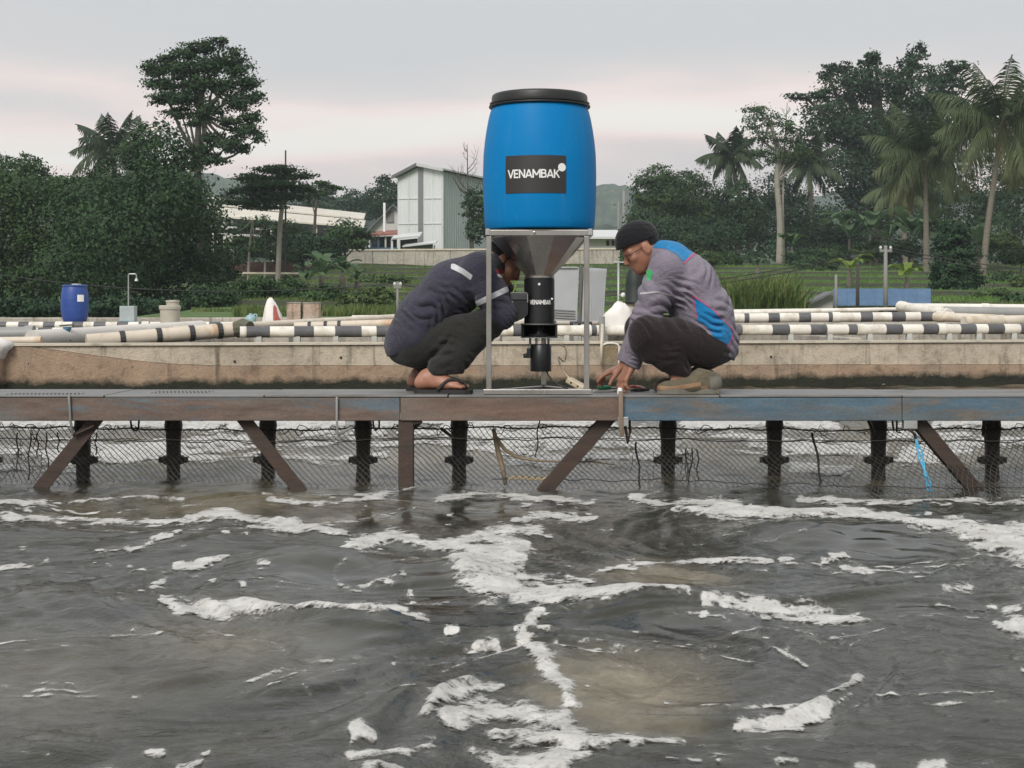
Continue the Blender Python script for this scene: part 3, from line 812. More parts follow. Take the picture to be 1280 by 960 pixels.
# ================================================================== STEEL WALKWAY
DY0, DY1, DZ = 7.17, 7.75, .446         # deck front, back, top
def paint(name, paint_col, rust_amt, seed, brown=(.085, .048, .034), grey=(.17, .17, .155)):
    m, nt, bs, nd, lk = new_mat(name)
    v0 = texco(nt, 'World')
    mp = nd.new('ShaderNodeMapping'); mp.inputs['Location'].default_value = (seed, seed * .7, seed * .3); mp.inputs['Scale'].default_value = (.55, 1, 3.0)
    lk.new(v0, mp.inputs[0]); v = mp.outputs[0]
    big = noise(nt, v, 2.3, 6, .65, .5)
    med = noise(nt, v, 9, 5, .65, .3)
    c = ramp(nt, med, [(.3, tuple(np.array(paint_col) * .75)), (.7, tuple(np.array(paint_col) * 1.2))])
    rust = ramp(nt, med, [(.3, tuple(np.array(brown) * .7)), (.7, tuple(np.array(brown) * 1.5))])
    gr = ramp(nt, noise(nt, v, 5, 4), [(.35, tuple(np.array(grey) * .6)), (.7, grey)])
    f = mth(nt, 'ADD', big, mth(nt, 'MULTIPLY_ADD', med, .35, -.17))
    c = mixc(nt, ramp(nt, f, [(1 - rust_amt - .07, (0, 0, 0)), (1 - rust_amt + .07, (1, 1, 1))]), c, rust)
    c = mixc(nt, ramp(nt, noise(nt, v, 3.1, 5, .6), [(.56, (0, 0, 0)), (.70, (.75, .75, .75))]), c, gr)
    fi = noise(nt, texco(nt, 'World'), 90, 3)
    c = mixc(nt, 1.0, c, ramp(nt, fi, [(.2, (.82,) * 3), (.8, (1.15,) * 3)]), 'MULTIPLY')
    lk.new(c, bs.inputs['Base Color']); bs.inputs['Roughness'].default_value = .62
    bump(nt, bs, mth(nt, 'ADD', fi, med), .35, .004)
    return m
m_beam_a = paint('weathered_beam_paint', (.11, .15, .175), .56, 2.0, brown=(.120, .084, .066))
m_beam_b = paint('brown_beam_paint', (.16, .125, .10), .52, 5.0, brown=(.125, .080, .060))
m_beam_c = paint('blue_beam_paint', (.085, .145, .19), .47, 9.0, brown=(.112, .096, .080), grey=(.125, .14, .14))
m_brace = paint('rusty_brace', (.050, .036, .028), .6, 3.0, brown=(.045, .027, .019), grey=(.040, .036, .032))
m_post = mat('dark_wet_post', (.034, .029, .022), .45, var=.35, vscale=14, stain=(.05, .045, .035), stain_amt=.35, bmp=.6, bdist=.01)
m_deck = mat('deck_plate', (.20, .20, .195), .55, metal=.25, var=.25, vscale=3, stain=(.10, .085, .07), stain_amt=.4, bmp=.3, bdist=.004, stretch=(.6, 2, 1))
m_galv = mat('galvanised', (.40, .41, .40), .45, metal=.6, var=.15, stain=(.25, .16, .10), stain_amt=.2)
m_wire = mat('black_wire', (.015, .015, .015), .6)
wk = thing('walkway', 'narrow steel walkway with blue and rust brown front beam over the pond', 'walkway', (0, (DY0 + DY1) / 2, 0))
def XW(px): return (px - 640) * DY0 / F
cuts = [-2600, -700, 130, 500, 775, 1128, 1900, 3400]
bm_m = [m_beam_a, m_beam_a, m_beam_a, m_beam_b, m_beam_c, m_beam_c, m_beam_a]
# long front beam (channel: web and two lips), in welded lengths
bcuts = [-2600, -700, 500, 775, 1128, 1900, 3400]
bmm = [m_beam_a, m_beam_a, m_beam_b, m_beam_c, m_beam_c, m_beam_a]
for i in range(len(bcuts) - 1):
    xa, xb = XW(bcuts[i]) + .0015, XW(bcuts[i + 1]) - .0015
    mb = MB()
    mb.box(((xa + xb) / 2, DY0 + .012, DZ - .0665), (xb - xa, .016, .107), ch=.003)
    mb.box(((xa + xb) / 2, DY0 + .045, DZ - .118), (xb - xa, .05, .008), ch=.002)
    mb.build('front_beam', bmm[i], wk)
    mb = MB(); mb.box(((xa + xb) / 2, DY1 - .02, DZ - .07), (xb - xa, .02, .10), ch=.003); mb.build('rear_beam', bmm[i], wk)
# deck plates
dc = [-2600, -1400, -700, -240, 130, 330, 560, 900, 1128, 1500, 1900, 2700, 3400]
for i in range(len(dc) - 1):
    xa, xb = XW(dc[i]) + .003, XW(dc[i + 1]) - .003
    mb = MB(); mb.box(((xa + xb) / 2, (DY0 + DY1) / 2 + .002, DZ - .006 + (.0015 if i % 2 else 0)), (xb - xa, DY1 - DY0, .011), ch=.002)
    mb.build('deck_plate', m_deck, wk)
# perforated strips lying along the plates at left
m_hole = mat('hole', (.01, .01, .01), .9)
for xa, xb, yy in ((4, 95, 7.23), (4, 95, 7.30), (178, 250, 7.36), (178, 250, 7.44), (178, 250, 7.52)):
    mb = MB()
    for px in np.arange(xa, xb, 5.0):
        mb.lathe([(.0055, 0), (.0055, .0015)], (XW(px), yy, DZ + .0018), n=8)
    mb.build('perforation_row', m_hole, wk, kind='stuff')
# diagonal struts from the beam to the pond floor
def strut(pa, pb, Yv, w=.064):
    a = P(pa[0], pa[1], Yv); b = P(pb[0], pb[1], Yv)
    d = (b - a) / np.linalg.norm(b - a)
    mb = MB()
    mb.bar(a - d * .02, b + d * .25, .008, w, up=(0, 1, 0) if False else (d[2], 0, -d[0]), ch=.002)
    # second leg of the angle iron
    nrm = np.array([d[2], 0, -d[0]]); nrm = nrm / np.linalg.norm(nrm)
    off = nrm * (w / 2 - .004) + np.array([0, .035, 0])
    mb.bar(a - d * .02 + off, b + d * .25 + off, .07, .008, up=tuple(nrm), ch=.002)
    mb.build('strut', m_brace, wk)
strut((120, 524), (62, 596), 7.235); strut((305, 524), (366, 602), 7.235); strut((760, 524), (688, 606), 7.235); strut((1146, 524), (1215, 606), 7.235)
strut((1640, 524), (1570, 602), 7.235); strut((-200, 524), (-140, 600), 7.235)
# square front post
for px in (507, -560, 1700):
    x = XW(px)
    mb = MB(); mb.box((x, DY0 + .045, (DZ - .122 - .6) / 2), (.072, .06, DZ - .122 + .6), ch=.004)
    mb.bar((x + .03, DY0 + .045, DZ - .13), (x + .075, DY0 + .045, DZ - .125), .05, .02, ch=.003); mb.build('front_post', m_brace, wk)
# round rear legs with clamp collars
k = 0
for px in (-360, -245, -130, -15, 104, 217, 335, 454, 574, 835, 968, 1098, 1240, 1362, 1490):
    Yp = 7.66
    x = (px - 640) * Yp / F
    mb = MB()
    j = random.uniform(.96, 1.06)
    mb.lathe([(.034 * j, -.6), (.036 * j, 0), (.034, .06), (.036, .072), (.054 * j, .076), (.056, .10), (.053, .116), (.037, .12), (.038, .18), (.042 * j, .24), (.046, .27), (.040, .31), (.034, .33), (.033, .43)], (x, Yp, 0), n=16)
    # clamp bolts
    for sx in (-1, 1): mb.box((x + sx * .058, Yp, .096), (.03, .03, .03), ch=.004)
    V = np.concatenate(mb.V); V[:, :2] += .004 * (vnoise(V[:, 0] * 60, V[:, 2] * 60)[:, None] - .5)
    mb.V = [V]
    auto_smooth(mb.build('rear_leg', m_post, wk), 40)
# brackets and bent rods under the beam
def rod(pts, r, m, nm='hook', root=wk, n=6):
    mb = MB(); mb.tube([P(*p) for p in pts], r, n); return auto_smooth(mb.build(nm, m, root), 60)
m_rod = m_wire
rod([(163, 523, 7.3), (164, 532, 7.3), (166, 537, 7.3), (170, 538.5, 7.3), (173, 536, 7.3), (174, 523, 7.3)], .005, m_rod)
rod([(466, 523, 7.3), (467, 534, 7.3), (470, 538, 7.3), (474, 535, 7.3), (474, 523, 7.3)], .005, m_rod)
rod([(1115, 523, 7.3), (1117, 537, 7.3)], .005, m_rod); rod([(1121, 523, 7.3), (1121, 540, 7.3), (1126, 541, 7.3)], .005, m_rod)
rod([(1085, 524, 7.4), (1092, 540, 7.5)], .009, m_post); rod([(1230, 524, 7.4), (1229, 543, 7.5)], .009, m_post); rod([(552, 536, 7.4), (565, 546, 7.55)], .009, m_post); rod([(526, 528, 7.35), (515, 536, 7.35)], .008, m_post)
rod([(86, 494, 7.16), (88, 525, 7.165), (91, 543, 7.2)], .006, m_galv); rod([(91, 544, 7.21), (118, 532, 7.21)], .008, m_brace)
rod([(421, 496, 7.158), (421, 523, 7.16), (422, 544, 7.18)], .006, m_galv); rod([(422, 544, 7.19), (440, 534, 7.19)], .007, m_galv)
mb = MB(); mb.box(P(438, 527, 7.2), (.045, .04, .035), ch=.004); mb.build('bracket', m_galv, wk)
mb = MB(); mb.box(P(1137, 529, 7.2), (.065, .05, .055), ch=.005); mb.build('bracket', m_galv, wk)
mb = MB(); mb.box(P(779, 527, 7.165), (.05, .012, .045), ch=.003); mb.build('bracket', m_galv, wk)
rod([(776, 489, 7.15), (776, 530, 7.155), (778, 545, 7.18)], .012, mat('tan_strap', (.26, .20, .15), .8), 'strap')
rod([(781, 530, 7.18), (785, 553, 7.2), (788, 536, 7.2)], .008, m_brace); rod([(787, 524, 7.3), (787, 537, 7.3)], .007, m_post)
rod([(1135, 536, 7.18), (1144, 543, 7.18), (1145, 553, 7.2)], .007, m_brace)

# ================================================================== NET hung under the walkway
m_net = mat('net_cord', (.105, .10, .088), .8, var=.35, vscale=3, bmp=.3)
m_rope = mat('dark_rope', (.022, .021, .02), .8)
m_rope_l = mat('pale_cord', (.32, .30, .26), .8)
m_rope_y = mat('tan_rope', (.36, .28, .16), .85, var=.25, vscale=20)
nr = thing('net', 'grey diamond mesh net hanging from cords under the walkway', 'net', (0, 7.45, -.1))
def net_pt(x, t):
    """x across, t from top (0) to below the water (1)"""
    top = .272 + .010 * np.sin(x * 2.1 + 1) + .012 * (fbm(x * 1.3, x * 0, 2) - .5)
    belly = np.clip((x + .2) / 2.2, 0, 1) ** 1.2 * .55 + .16 + .12 * (fbm(x * .9 + 3, x * 0 + .3, 2) - .4)
    y = 7.50 - belly * np.clip(t * 1.15, 0, 1) ** 1.6 + .030 * (fbm(x * 6, t * 3, 2) - .5) * (t > .02)
    y = y + .05 * t * np.sin(x * 7 + 2 * np.sin(x * 2.3))
    z = top - t * (top + .06) + .012 * (vnoise(x * 9, t * 9) - .5)
    return y, z
cell = .0285; rows = 26
x0, x1 = -3.6, 3.6
cols = int((x1 - x0) / cell)
V = []; Fc = []; n0 = 0
rr = .0018
for fam in (0, 1):
    for c in range(-rows // 2, cols + rows // 2):
        t = np.linspace(0, 1, rows + 1)
        xs_ = x0 + cell * (c + (t * rows / 2 if fam == 0 else -t * rows / 2 + .0))
        sel = (xs_ > x0) & (xs_ < x1)
        if sel.sum() < 3: continue
        xs_ = xs_[sel]; t = t[sel]
        xs_ = xs_ + .010 * (fbm(xs_ * 7, t * 6, 2) - .5) * 2
        yy, zz_ = net_pt(xs_, t)
        m = len(xs_)
        ring = []
        for a in (0, 2.094, 4.189):
            ring.append(np.stack([xs_ + rr * math.cos(a), yy + rr * math.sin(a), zz_ + rr * math.sin(a + .8) * .6], 1))
        Vs = np.stack(ring, 1).reshape(-1, 3)
        i = np.arange(m - 1)[:, None] * 3
        for j in range(3):
            kk = (j + 1) % 3
            Fc.append(np.concatenate([i + j, i + kk, i + 3 + kk, i + 3 + j], 1) + n0)
        V.append(Vs); n0 += len(Vs)
obj('mesh', np.concatenate(V), np.concatenate(Fc), m_net, nr, kind='stuff')
def rope_x(xa, xb, t, r, m, nm, amp=.004, n=240, dz=0.0, dy=-.006):
    xs_ = np.linspace(xa, xb, n); yy, zz_ = net_pt(xs_, xs_ * 0 + t)
    mb = MB(); mb.tube(np.stack([xs_, yy + dy, zz_ + dz + amp * (fbm(xs_ * 14, xs_ * 0 + t, 3) - .5) * 2], 1), r, 6); return mb.build(nm, m, nr, smooth=True)
rope_x(x0, x1, .02, .0034, m_rope, 'head_cord'); rope_x(x0, x1, .19, .0022, m_rope, 'second_cord', .010)
rope_x(-.7, x1, .19, .0022, m_rope_l, 'pale_cord', .002, dz=.006); rope_x(-2.1, -.2, .2, .0022, m_rope_l, 'pale_cord', .003, dz=.01)
rope_x(-.1, x1, .72, .002, m_rope, 'lower_cord', .012)
# frayed loops along the head cord
mb = MB()
for k in range(110):
    x = random.uniform(x0, x1); yy, zz_ = net_pt(np.array([x]), np.array([.02]))
    L = random.uniform(.02, .07); h = random.uniform(.008, .026) * random.choice([1, 1, -1.4])
    q = np.array([x, yy[0] - .008, zz_[0]])
    mb.tube([q, q + (L * .3, random.uniform(-.01, .01), h), q + (L * .7, 0, h * random.uniform(.4, 1)), q + (L, .0, random.uniform(-.004, .004))], .0022, 4)
mb.build('frayed_loops', m_rope, nr, kind='stuff')
def tie(px, pa, pb, m=m_rope, r=.0035, dx=0, root=nr, nm='tie_cord', Yv=7.42):
    n = 14; t = np.linspace(0, 1, n)
    pts = [P(px + dx * q + 1.2 * math.sin(q * 9 + px), pa + (pb - pa) * q, Yv - .12 * q) for q in t]
    mb = MB(); mb.tube(pts, r, 5); mb.build(nm, m, root, smooth=True)
tie(674, 524, 571, dx=-4); tie(1016, 541, 614, dx=13, r=.006); tie(22, 541, 590); tie(38, 541, 600, dx=-3); tie(47, 541, 570); tie(57, 541, 585, dx=3); tie(73, 541, 565)
tie(795, 553, 612, dx=6, r=.005); tie(857, 560, 600, dx=3); tie(866, 560, 615, dx=-6); tie(872, 562, 600)
tie(120, 541, 568)
# bunched dark net folds
mb = MB()
for k in range(30):
    cx, w, ya, yb_ = random.choice([(45, 26, 541, 600), (815, 34, 555, 618), (850, 20, 558, 600)])
    x = cx + random.gauss(0, w * .5); q = random.uniform(ya, yb_ - 15)
    pts = [P(x + random.gauss(0, 3) * i, q + i * random.uniform(4, 9), 7.44 - .03 * i) for i in range(4)]
    mb.tube(pts, .0017, 4)
mb.build('bunched_cords', m_rope, nr, kind='stuff')
# driftwood stick with a bent branch, caught in the net
m_stick = mat('weathered_stick', (.27, .205, .135), .85, var=.3, vscale=25, bmp=.5)
sk = thing('driftwood_stick', 'pale forked stick caught upright in the net below the feeder', 'stick', P(631, 602, 7.36))
mb = MB(); mb.tube([P(617, 536, 7.40), P(620, 552, 7.40), P(624, 570, 7.39), (P(629, 588, 7.38)), P(632, 606, 7.36)], [.009, .012, .013, .012, .009], 8); mb.build('stem', m_stick, sk, smooth=True)
mb = MB(); mb.tube([P(620, 548, 7.40), P(632, 563, 7.38), P(648, 572, 7.36), P(672, 576, 7.35), P(700, 577, 7.35), P(740, 577, 7.35), P(768, 581, 7.35)], [.011, .010, .008, .006, .0045, .004, .003], 8); mb.build('branch', m_stick, sk, smooth=True)
mb = MB(); t = np.linspace(0, 1, 30)
mb.tube([P(636 + 50 * q, 597 + 2 * math.sin(q * 40) + 2 * q, 7.30) for q in t], .0055, 5)
mb.build('tan_rope', m_rope_y, label='short tan rope lying along the foot of the net by the stick', cat='rope', smooth=True)
# turquoise cord hanging at right
m_cyan = mat('turquoise_cord', (.06, .33, .52), .6, var=.25, vscale=30)
t = np.linspace(0, 1, 30)
mb = MB()
for s in range(3):
    mb.tube([P(1142 + 20 * q + 2 * math.sin(q * 12 + s * 2) + s * 1.2, 543 + 72 * q, 7.2 - .14 * q) for q in t], .0042, 5)
mb.build('turquoise_cord', m_cyan, label='turquoise cord hanging from the walkway into the water at right', cat='cord', smooth=True)
# ================================================================== AUTOMATIC FISH FEEDER
FY = 7.46                           # axis distance
FX = (674.5 - 640) * FY / F
S = FY / F                          # metres per photo px on the axis
def fz(py): return HC + (HZ - py) * S
fd = thing('fish_feeder', 'tall fish feeder with bright blue drum on a steel stand', 'feeder', (FX, FY, DZ))
m_blue = mat('blue_drum_plastic', (.0022, .185, .46), .5, var=.07, vscale=3, fine=.03, bmp=.06, bdist=.002, spec=.12)
m_black = mat('black_plastic', (.018, .018, .018), .45, var=.15, bmp=.05)
m_blackp = mat('black_powder_coat', (.009, .010, .011), .42, var=.15, bmp=.12, bdist=.001)
m_steel = mat('brushed_steel', (.40, .385, .36), .30, metal=.9, var=.14, vscale=5, bmp=.08, bdist=.001, stain=(.30, .27, .22), stain_amt=.25)
m_steel_d = mat('hopper_steel', (.56, .54, .50), .30, metal=.95, var=.16, vscale=4, bmp=.06)
m_decal = mat('charcoal_decal', (.028, .027, .027), .42, var=.08, bmp=.0)
m_white = mat('white_print', (.80, .80, .78), .5, var=.02, bmp=0)
nt = m_blue.node_tree; bs_ = nt.nodes['Principled BSDF']; v_ = texco(nt, 'Object', (1, 1, .35))
cur = bs_.inputs['Base Color'].links[0].from_socket
sc_ = ramp(nt, noise(nt, v_, 26, 6, .75, .3), [(.60, (0, 0, 0)), (.80, (.30, .30, .30))])
nt.links.new(mixc(nt, sc_, cur, (.16, .36, .56)), bs_.inputs['Base Color'])
du = ramp(nt, noise(nt, texco(nt, 'Object', (7, 7, .8)), 2.2, 5, .65), [(.55, (0, 0, 0)), (.8, (.10, .10, .10))])
nt.links.new(mixc(nt, du, bs_.inputs['Base Color'].links[0].from_socket, (.20, .27, .33)), bs_.inputs['Base Color'])
prof = [(288.5, 66.5), (286, 68.0), (275, 69.2), (250, 70.4), (220, 70.8), (195, 70.2), (178, 68.6), (163, 66.4), (150, 64.0), (142, 62.0), (137, 60.2), (133, 58.8)]
pr = [(r * S, fz(y)) for y, r in prof]
mb = MB(); mb.lathe(pr, (FX, FY, 0), n=72); auto_smooth(mb.build('drum', m_blue, fd), 60)
drum_r = lambda z: np.interp(z, [p[1] for p in pr], [p[0] for p in pr])
# moulding lines
for py in (265.5, 206.0):
    z = fz(py); r = drum_r(z)
    mb = MB(); mb.lathe([(r - .002, z - .0022), (r + .0009, z), (r - .002, z + .0022)], (FX, FY, 0), n=72, cap=False); mb.build('mould_line', m_blue, fd, smooth=True)
lid = [(60.6 * S, fz(132.5)), (62.2 * S, fz(131.8)), (62.4 * S, fz(129.6)), (60.0 * S, fz(128.6)), (59.9 * S, fz(122.5)), (59.2 * S, fz(120.2)), (57.5 * S, fz(119.0)), (50 * S, fz(118.8)), (49 * S, fz(120)), (.01, fz(120))]
mb = MB(); mb.lathe(lid, (FX, FY, 0), n=72); ld = auto_smooth(mb.build('lid', m_black, fd), 40)
mb = MB(); mb.lathe([(61.0 * S, fz(135.6)), (63.2 * S, fz(135.1)), (63.4 * S, fz(133.4)), (61.0 * S, fz(132.8))], (FX, FY, 0), n=72, cap=False); mb.build('clamp_ring', m_black, ld, smooth=True)
def wrap(V2, z0, rf, proud, cx=0.0):
    """flat (x, z) -> on the drum's round front"""
    out = []
    for x, z in V2:
        r = rf(z0 + z) + proud
        a = (x + cx) / rf(z0)
        out.append((FX + r * math.sin(a), FY - r * math.cos(a), z0 + z))
    return np.array(out)
lw, lh = 77 * S, 45.5 * S
lzc = fz(224.0); lxc = (668 - 674.5) * S * 1.02
nx, nz = 24, 8
g2 = [((i / nx - .5) * lw, (j / nz - .5) * lh) for j in range(nz + 1) for i in range(nx + 1)]
Fq = [(j * (nx + 1) + i, j * (nx + 1) + i + 1, (j + 1) * (nx + 1) + i + 1, (j + 1) * (nx + 1) + i) for j in range(nz) for i in range(nx)]
lab = obj('label_plate', wrap(g2, lzc, drum_r, .0022, lxc), Fq, m_decal, fd, smooth=True)
LET = {'V': (.78, [[(.06, 1), (.39, 0)], [(.39, 0), (.72, 1)]]), 'E': (.62, [[(.1, 0), (.1, 1)], [(.1, .92), (.58, .92)], [(.1, .5), (.54, .5)], [(.1, .08), (.58, .08)]]), 'N': (.80, [[(.1, 0), (.1, 1)], [(.1, 1), (.70, 0)], [(.70, 0), (.70, 1)]]),
       'A': (.80, [[(.06, 0), (.40, 1)], [(.40, 1), (.74, 0)], [(.18, .28), (.62, .28)]]), 'M': (.96, [[(.1, 0), (.1, 1)], [(.1, 1), (.48, .30)], [(.48, .30), (.86, 1)], [(.86, 0), (.86, 1)]]),
       'B': (.68, [[(.1, 0), (.1, 1)], [(.1, .92), (.40, .92), (.52, .87), (.55, .73), (.50, .58), (.40, .53), (.1, .53)], [(.38, .53), (.54, .48), (.60, .31), (.55, .14), (.42, .08), (.1, .08)]]), 'K': (.72, [[(.1, 0), (.1, 1)], [(.12, .42), (.62, 1)], [(.28, .60), (.66, 0)]])}
def text_strips(s_, width, height, wt=.17):
    """bold grotesque lettering as flat strokes: list of (verts (x, z), quads), centred in x, base at 0"""
    tot = sum(LET[c][0] for c in s_); out = []; x0 = 0.0; k = width / tot
    for c in s_:
        for st_ in LET[c][1]:
            p = np.array([((x0 + u) * k, v_ * height) for u, v_ in st_]); p[:, 0] -= width / 2
            d = np.gradient(p, axis=0) if len(p) > 2 else np.repeat((p[1] - p[0])[None], 2, 0)
            d = d / np.linalg.norm(d, axis=1)[:, None]; n_ = np.stack([-d[:, 1], d[:, 0]], 1) * height * wt / 2
            V = np.concatenate([p + n_, p - n_]); V[:, 1] = np.clip(V[:, 1], 0, height); m_ = len(p)
            out.append((V, [(i, i + 1, m_ + i + 1, m_ + i) for i in range(m_ - 1)]))
        x0 += LET[c][0]
    return out
def lettering(place, parent, width, height):
    V, Fc = [], []
    for i, (v_, f_) in enumerate(text_strips('VENAMBAK', width, height)):
        n0 = len(V); V += [place(x, z, (i % 5) * .00025) for x, z in v_]; Fc += [tuple(n0 + j for j in q_) for q_ in f_]
    return obj('lettering', V, Fc, m_white, parent)
tx = (665.2 - 674.5) * S * .98
lettering(lambda x, z, e: wrap([(x, z - 5.2 * S)], fz(223.4), drum_r, .0036 + e, tx)[0], lab, 64.5 * S, 10.4 * S)
dot = [(5.0 * S * math.cos(a), 5.0 * S * math.sin(a)) for a in np.linspace(0, 2 * math.pi, 28, endpoint=False)]
obj('dot', wrap(dot, fz(215.6), drum_r, .0040, (700.8 - 674.5) * S * .99), [list(range(28))], m_white, lab)

# stand: square top frame, three legs, base bars
half = 66.5 * S
fy0 = FY - .245; fy1 = FY + .245
def front(px, py): return P(px, py, fy0)
tz1, tz0 = fz(286.5) + .002, fz(294.5) + .0
cx = FX
tf = MB()
tw = .030
xl, xr = P(606.5, 290, fy0)[0], P(741.5, 290, fy0)[0]
zt = P(0, 287.5, fy0)[2]; zb = P(0, 294.5, fy0)[2]; zc = (zt + zb) / 2; hh_ = zt - zb
tf.box(((xl + xr) / 2, fy0 + .015, zc), (xr - xl, .03, hh_), ch=.003)
tf.box(((xl + xr) / 2, fy1 - .015, zc), (xr - xl, .03, hh_), ch=.003)
for x in (xl + .015, xr - .015): tf.box((x, FY, zc), (.0295, fy1 - fy0 - .062, hh_), ch=.003)
tf.build('top_frame', m_steel, fd)
# shelf plate the drum stands on, with hole edge
mb = MB(); mb.box((FX, FY, zt + .002), (xr - xl - .02, fy1 - fy0 - .02, .003)); mb.build('drum_seat', m_steel, fd)
for px in (668,):
    mb = MB(); mb.lathe([(.006, 0), (.006, .006), (.001, .008)], P(px, 290.5, fy0 - .001), n=10, axis=np.array([[1, 0, 0], [0, 0, -1], [0, 1, 0]])); mb.build('bolt', m_steel, fd)
lz1 = zb - .001; lz0 = DZ + .001
legx = (P(611, 400, fy0)[0], P(733.5, 400, fy0)[0])
for x in legx:
    mb = MB(); mb.box((x, fy0 + .016, (lz1 + DZ + .026) / 2), (.025, .025, lz1 - DZ - .026), ch=.003); mb.build('leg', m_steel, fd)
bx = FX + .025
mb = MB(); mb.box((bx, fy1 - .03, (lz1 + DZ + .026) / 2), (.025, .025, lz1 - DZ - .026), ch=.003); mb.build('leg', m_steel, fd)
mb = MB(); xa, xb = P(604, 490, fy0)[0], P(739.5, 490, fy0)[0]
mb.box(((xa + xb) / 2, fy0 + .015, DZ + .0135), (xb - xa, .034, .025), ch=.003); mb.build('base_bar', m_steel, fd)
for x in legx:
    mb = MB(); mb.bar((x, fy0 + .035, DZ + .0125), (bx, fy1 - .03, DZ + .0125), .022, .020, ch=.002); mb.build('base_bar', m_steel, fd)
for x in (xl + .012, xr - .014):    # white weld gussets at the frame corners
    mb = MB(); mb.box((x, fy0 - .002, zc + .004), (.020, .006, .030), ch=.002); mb.build('corner_tab', m_galv, fd)
# faceted hopper
n = 12; top_r, bot_r = 64 * S, 17.0 * S
zt2, zb2 = zb + .01, fz(345.5)
V = []; ph = math.pi / n
for r, z in ((top_r, zt2), (top_r * .985, zt2 - .012), (bot_r, zb2), (bot_r, zb2 - .012)):
    for k in range(n):
        a = ph + 2 * math.pi * k / n; V.append((FX + r * math.cos(a), FY + r * math.sin(a), z))
Fc = [(i * n + j, (i + 1) * n + j, (i + 1) * n + (j + 1) % n, i * n + (j + 1) % n)[::-1] for i in range(3) for j in range(n)]
hop = obj('hopper', V, Fc, m_steel_d, fd)
mb = MB(); mb.lathe([(18.6 * S, fz(347.5)), (18.6 * S, fz(345.0))], (FX, FY, 0), n=32); mb.build('outlet_ring', m_steel, hop)
# triangular gusset at upper right of the hopper
a, b, c = P(712, 300, FY - .05), P(731, 300, FY - .09), P(714, 321, FY - .05)
V = np.array([a, b, c, a + (0, .004, 0), b + (0, .004, 0), c + (0, .004, 0)])
obj('gusset', V, [(0, 1, 2), (5, 4, 3), (0, 3, 4, 1), (1, 4, 5, 2), (2, 5, 3, 0)], m_galv, fd)
# dosing unit: black box with print
bxl, bxr = 655.5, 693.5
wB = (bxr - bxl) * S; xB = ((bxl + bxr) / 2 - 640) * (FY - wB / 2) / F
zB1, zB0 = fz(347.8), fz(405)
mb = MB(); mb.lathe([(wB / 2 - .004, zB0), (wB / 2, zB0 + .004), (wB / 2, zB1 - .004), (wB / 2 - .004, zB1)], (xB, FY, 0), n=48); box = auto_smooth(mb.build('dosing_unit', m_blackp, fd), 40)
yf = FY - wB / 2
q = P(675.5, 380.5, yf)
lettering(lambda x, z, e: (xB + (wB / 2 + .0010 + e) * math.sin(x / (wB / 2) + .07), FY - (wB / 2 + .0010 + e) * math.cos(x / (wB / 2) + .07), q[2] + z), box, 28.5 * S, 5.6 * S)
for px, py, r in ((674, 355.2, .0062), (690, 373.5, .005)):
    q = P(px, py, yf); mb = MB(); mb.lathe([(r, 0), (r, .0022), (r * .4, .003)], q, n=14, axis=np.array([[1, 0, 0], [0, 0, -1], [0, 1, 0]])); mb.build('bolt' if r > .006 else 'dot', m_white, box)
# spinner housing: flat tray with open slot
zs1, zs0 = fz(405), fz(422)
ws = 46 * S
hs = MB(); rw_ = ws / 2
hs.lathe([(rw_ - .002, zs1 - .007), (rw_, zs1 - .005), (rw_, zs1 - .002), (rw_ - .002, zs1 - .0005)], (xB, FY, 0), n=40); hs.lathe([(rw_ - .002, zs0 + .0005), (rw_, zs0 + .002), (rw_, zs0 + .005), (rw_ - .002, zs0 + .007)], (xB, FY, 0), n=40)
sh = []; nn_ = 22
for k in range(nn_ + 1):
    a_ = -.45 + (math.pi + .9) * k / nn_
    for r_, z_ in ((rw_ - .001, zs0 + .007), (rw_ - .001, zs1 - .007), (rw_ - .006, zs1 - .007), (rw_ - .006, zs0 + .007)): sh.append((xB + r_ * math.cos(a_), FY + r_ * math.sin(a_), z_))
hs.add(sh, [(4 * k + j, 4 * k + 4 + j, 4 * k + 4 + (j + 1) % 4, 4 * k + (j + 1) % 4) for k in range(nn_) for j in range(4)] + [(0, 1, 2, 3), (4 * nn_ + 3, 4 * nn_ + 2, 4 * nn_ + 1, 4 * nn_)])
hs.build('spinner_housing', m_blackp, fd)
mb = MB(); mb.lathe([(.02, zs0 + .008), (.055, zs0 + .010), (.055, zs0 + .016), (.03, zs0 + .02), (.02, zs1 - .01)], (xB, FY, 0), n=28); auto_smooth(mb.build('spinner', m_blackp, fd))
for z_ in (zs1, zs0): mb = MB(); mb.lathe([(rw_ - .003, z_ - .0012), (rw_ + .0015, z_ - .0012), (rw_ + .0015, z_ + .0012), (rw_ - .003, z_ + .0012)], (xB, FY, 0), n=40, cap=False); mb.build('rim_highlight', m_galv, fd)  # pale rings: the housing's rim highlights put into shape and colour
# bolts between housing and motor, motor can, cable gland
for dx in (-.045, -.015, .018, .045):
    mb = MB(); mb.lathe([(.006, fz(431)), (.006, fz(423)), (.004, fz(422.5))], (xB + dx, FY - .03 * (1 if dx in (-.015, .018) else -.5), 0), n=8); mb.build('spacer_bolt', m_galv, fd)
xm = (676 - 640) * (FY) / F
mb = MB(); mb.lathe([(12.6 * S, fz(464.2)), (13.2 * S, fz(463.2)), (13.2 * S, fz(431.0)), (12.4 * S, fz(430.0)), (.01, fz(430.0))], (xm, FY, 0), n=40); mo = auto_smooth(mb.build('motor', m_blackp, fd), 40)
mb = MB(); mb.box((xm - 15.0 * S, FY - .02, fz(441)), (.02, .035, .05), ch=.005); mb.tube([(xm - 16 * S, FY - .02, fz(444)), (xm - 22 * S, FY - .02, fz(445))], [.013, .010], 10); mb.build('cable_gland', m_blackp, mo)
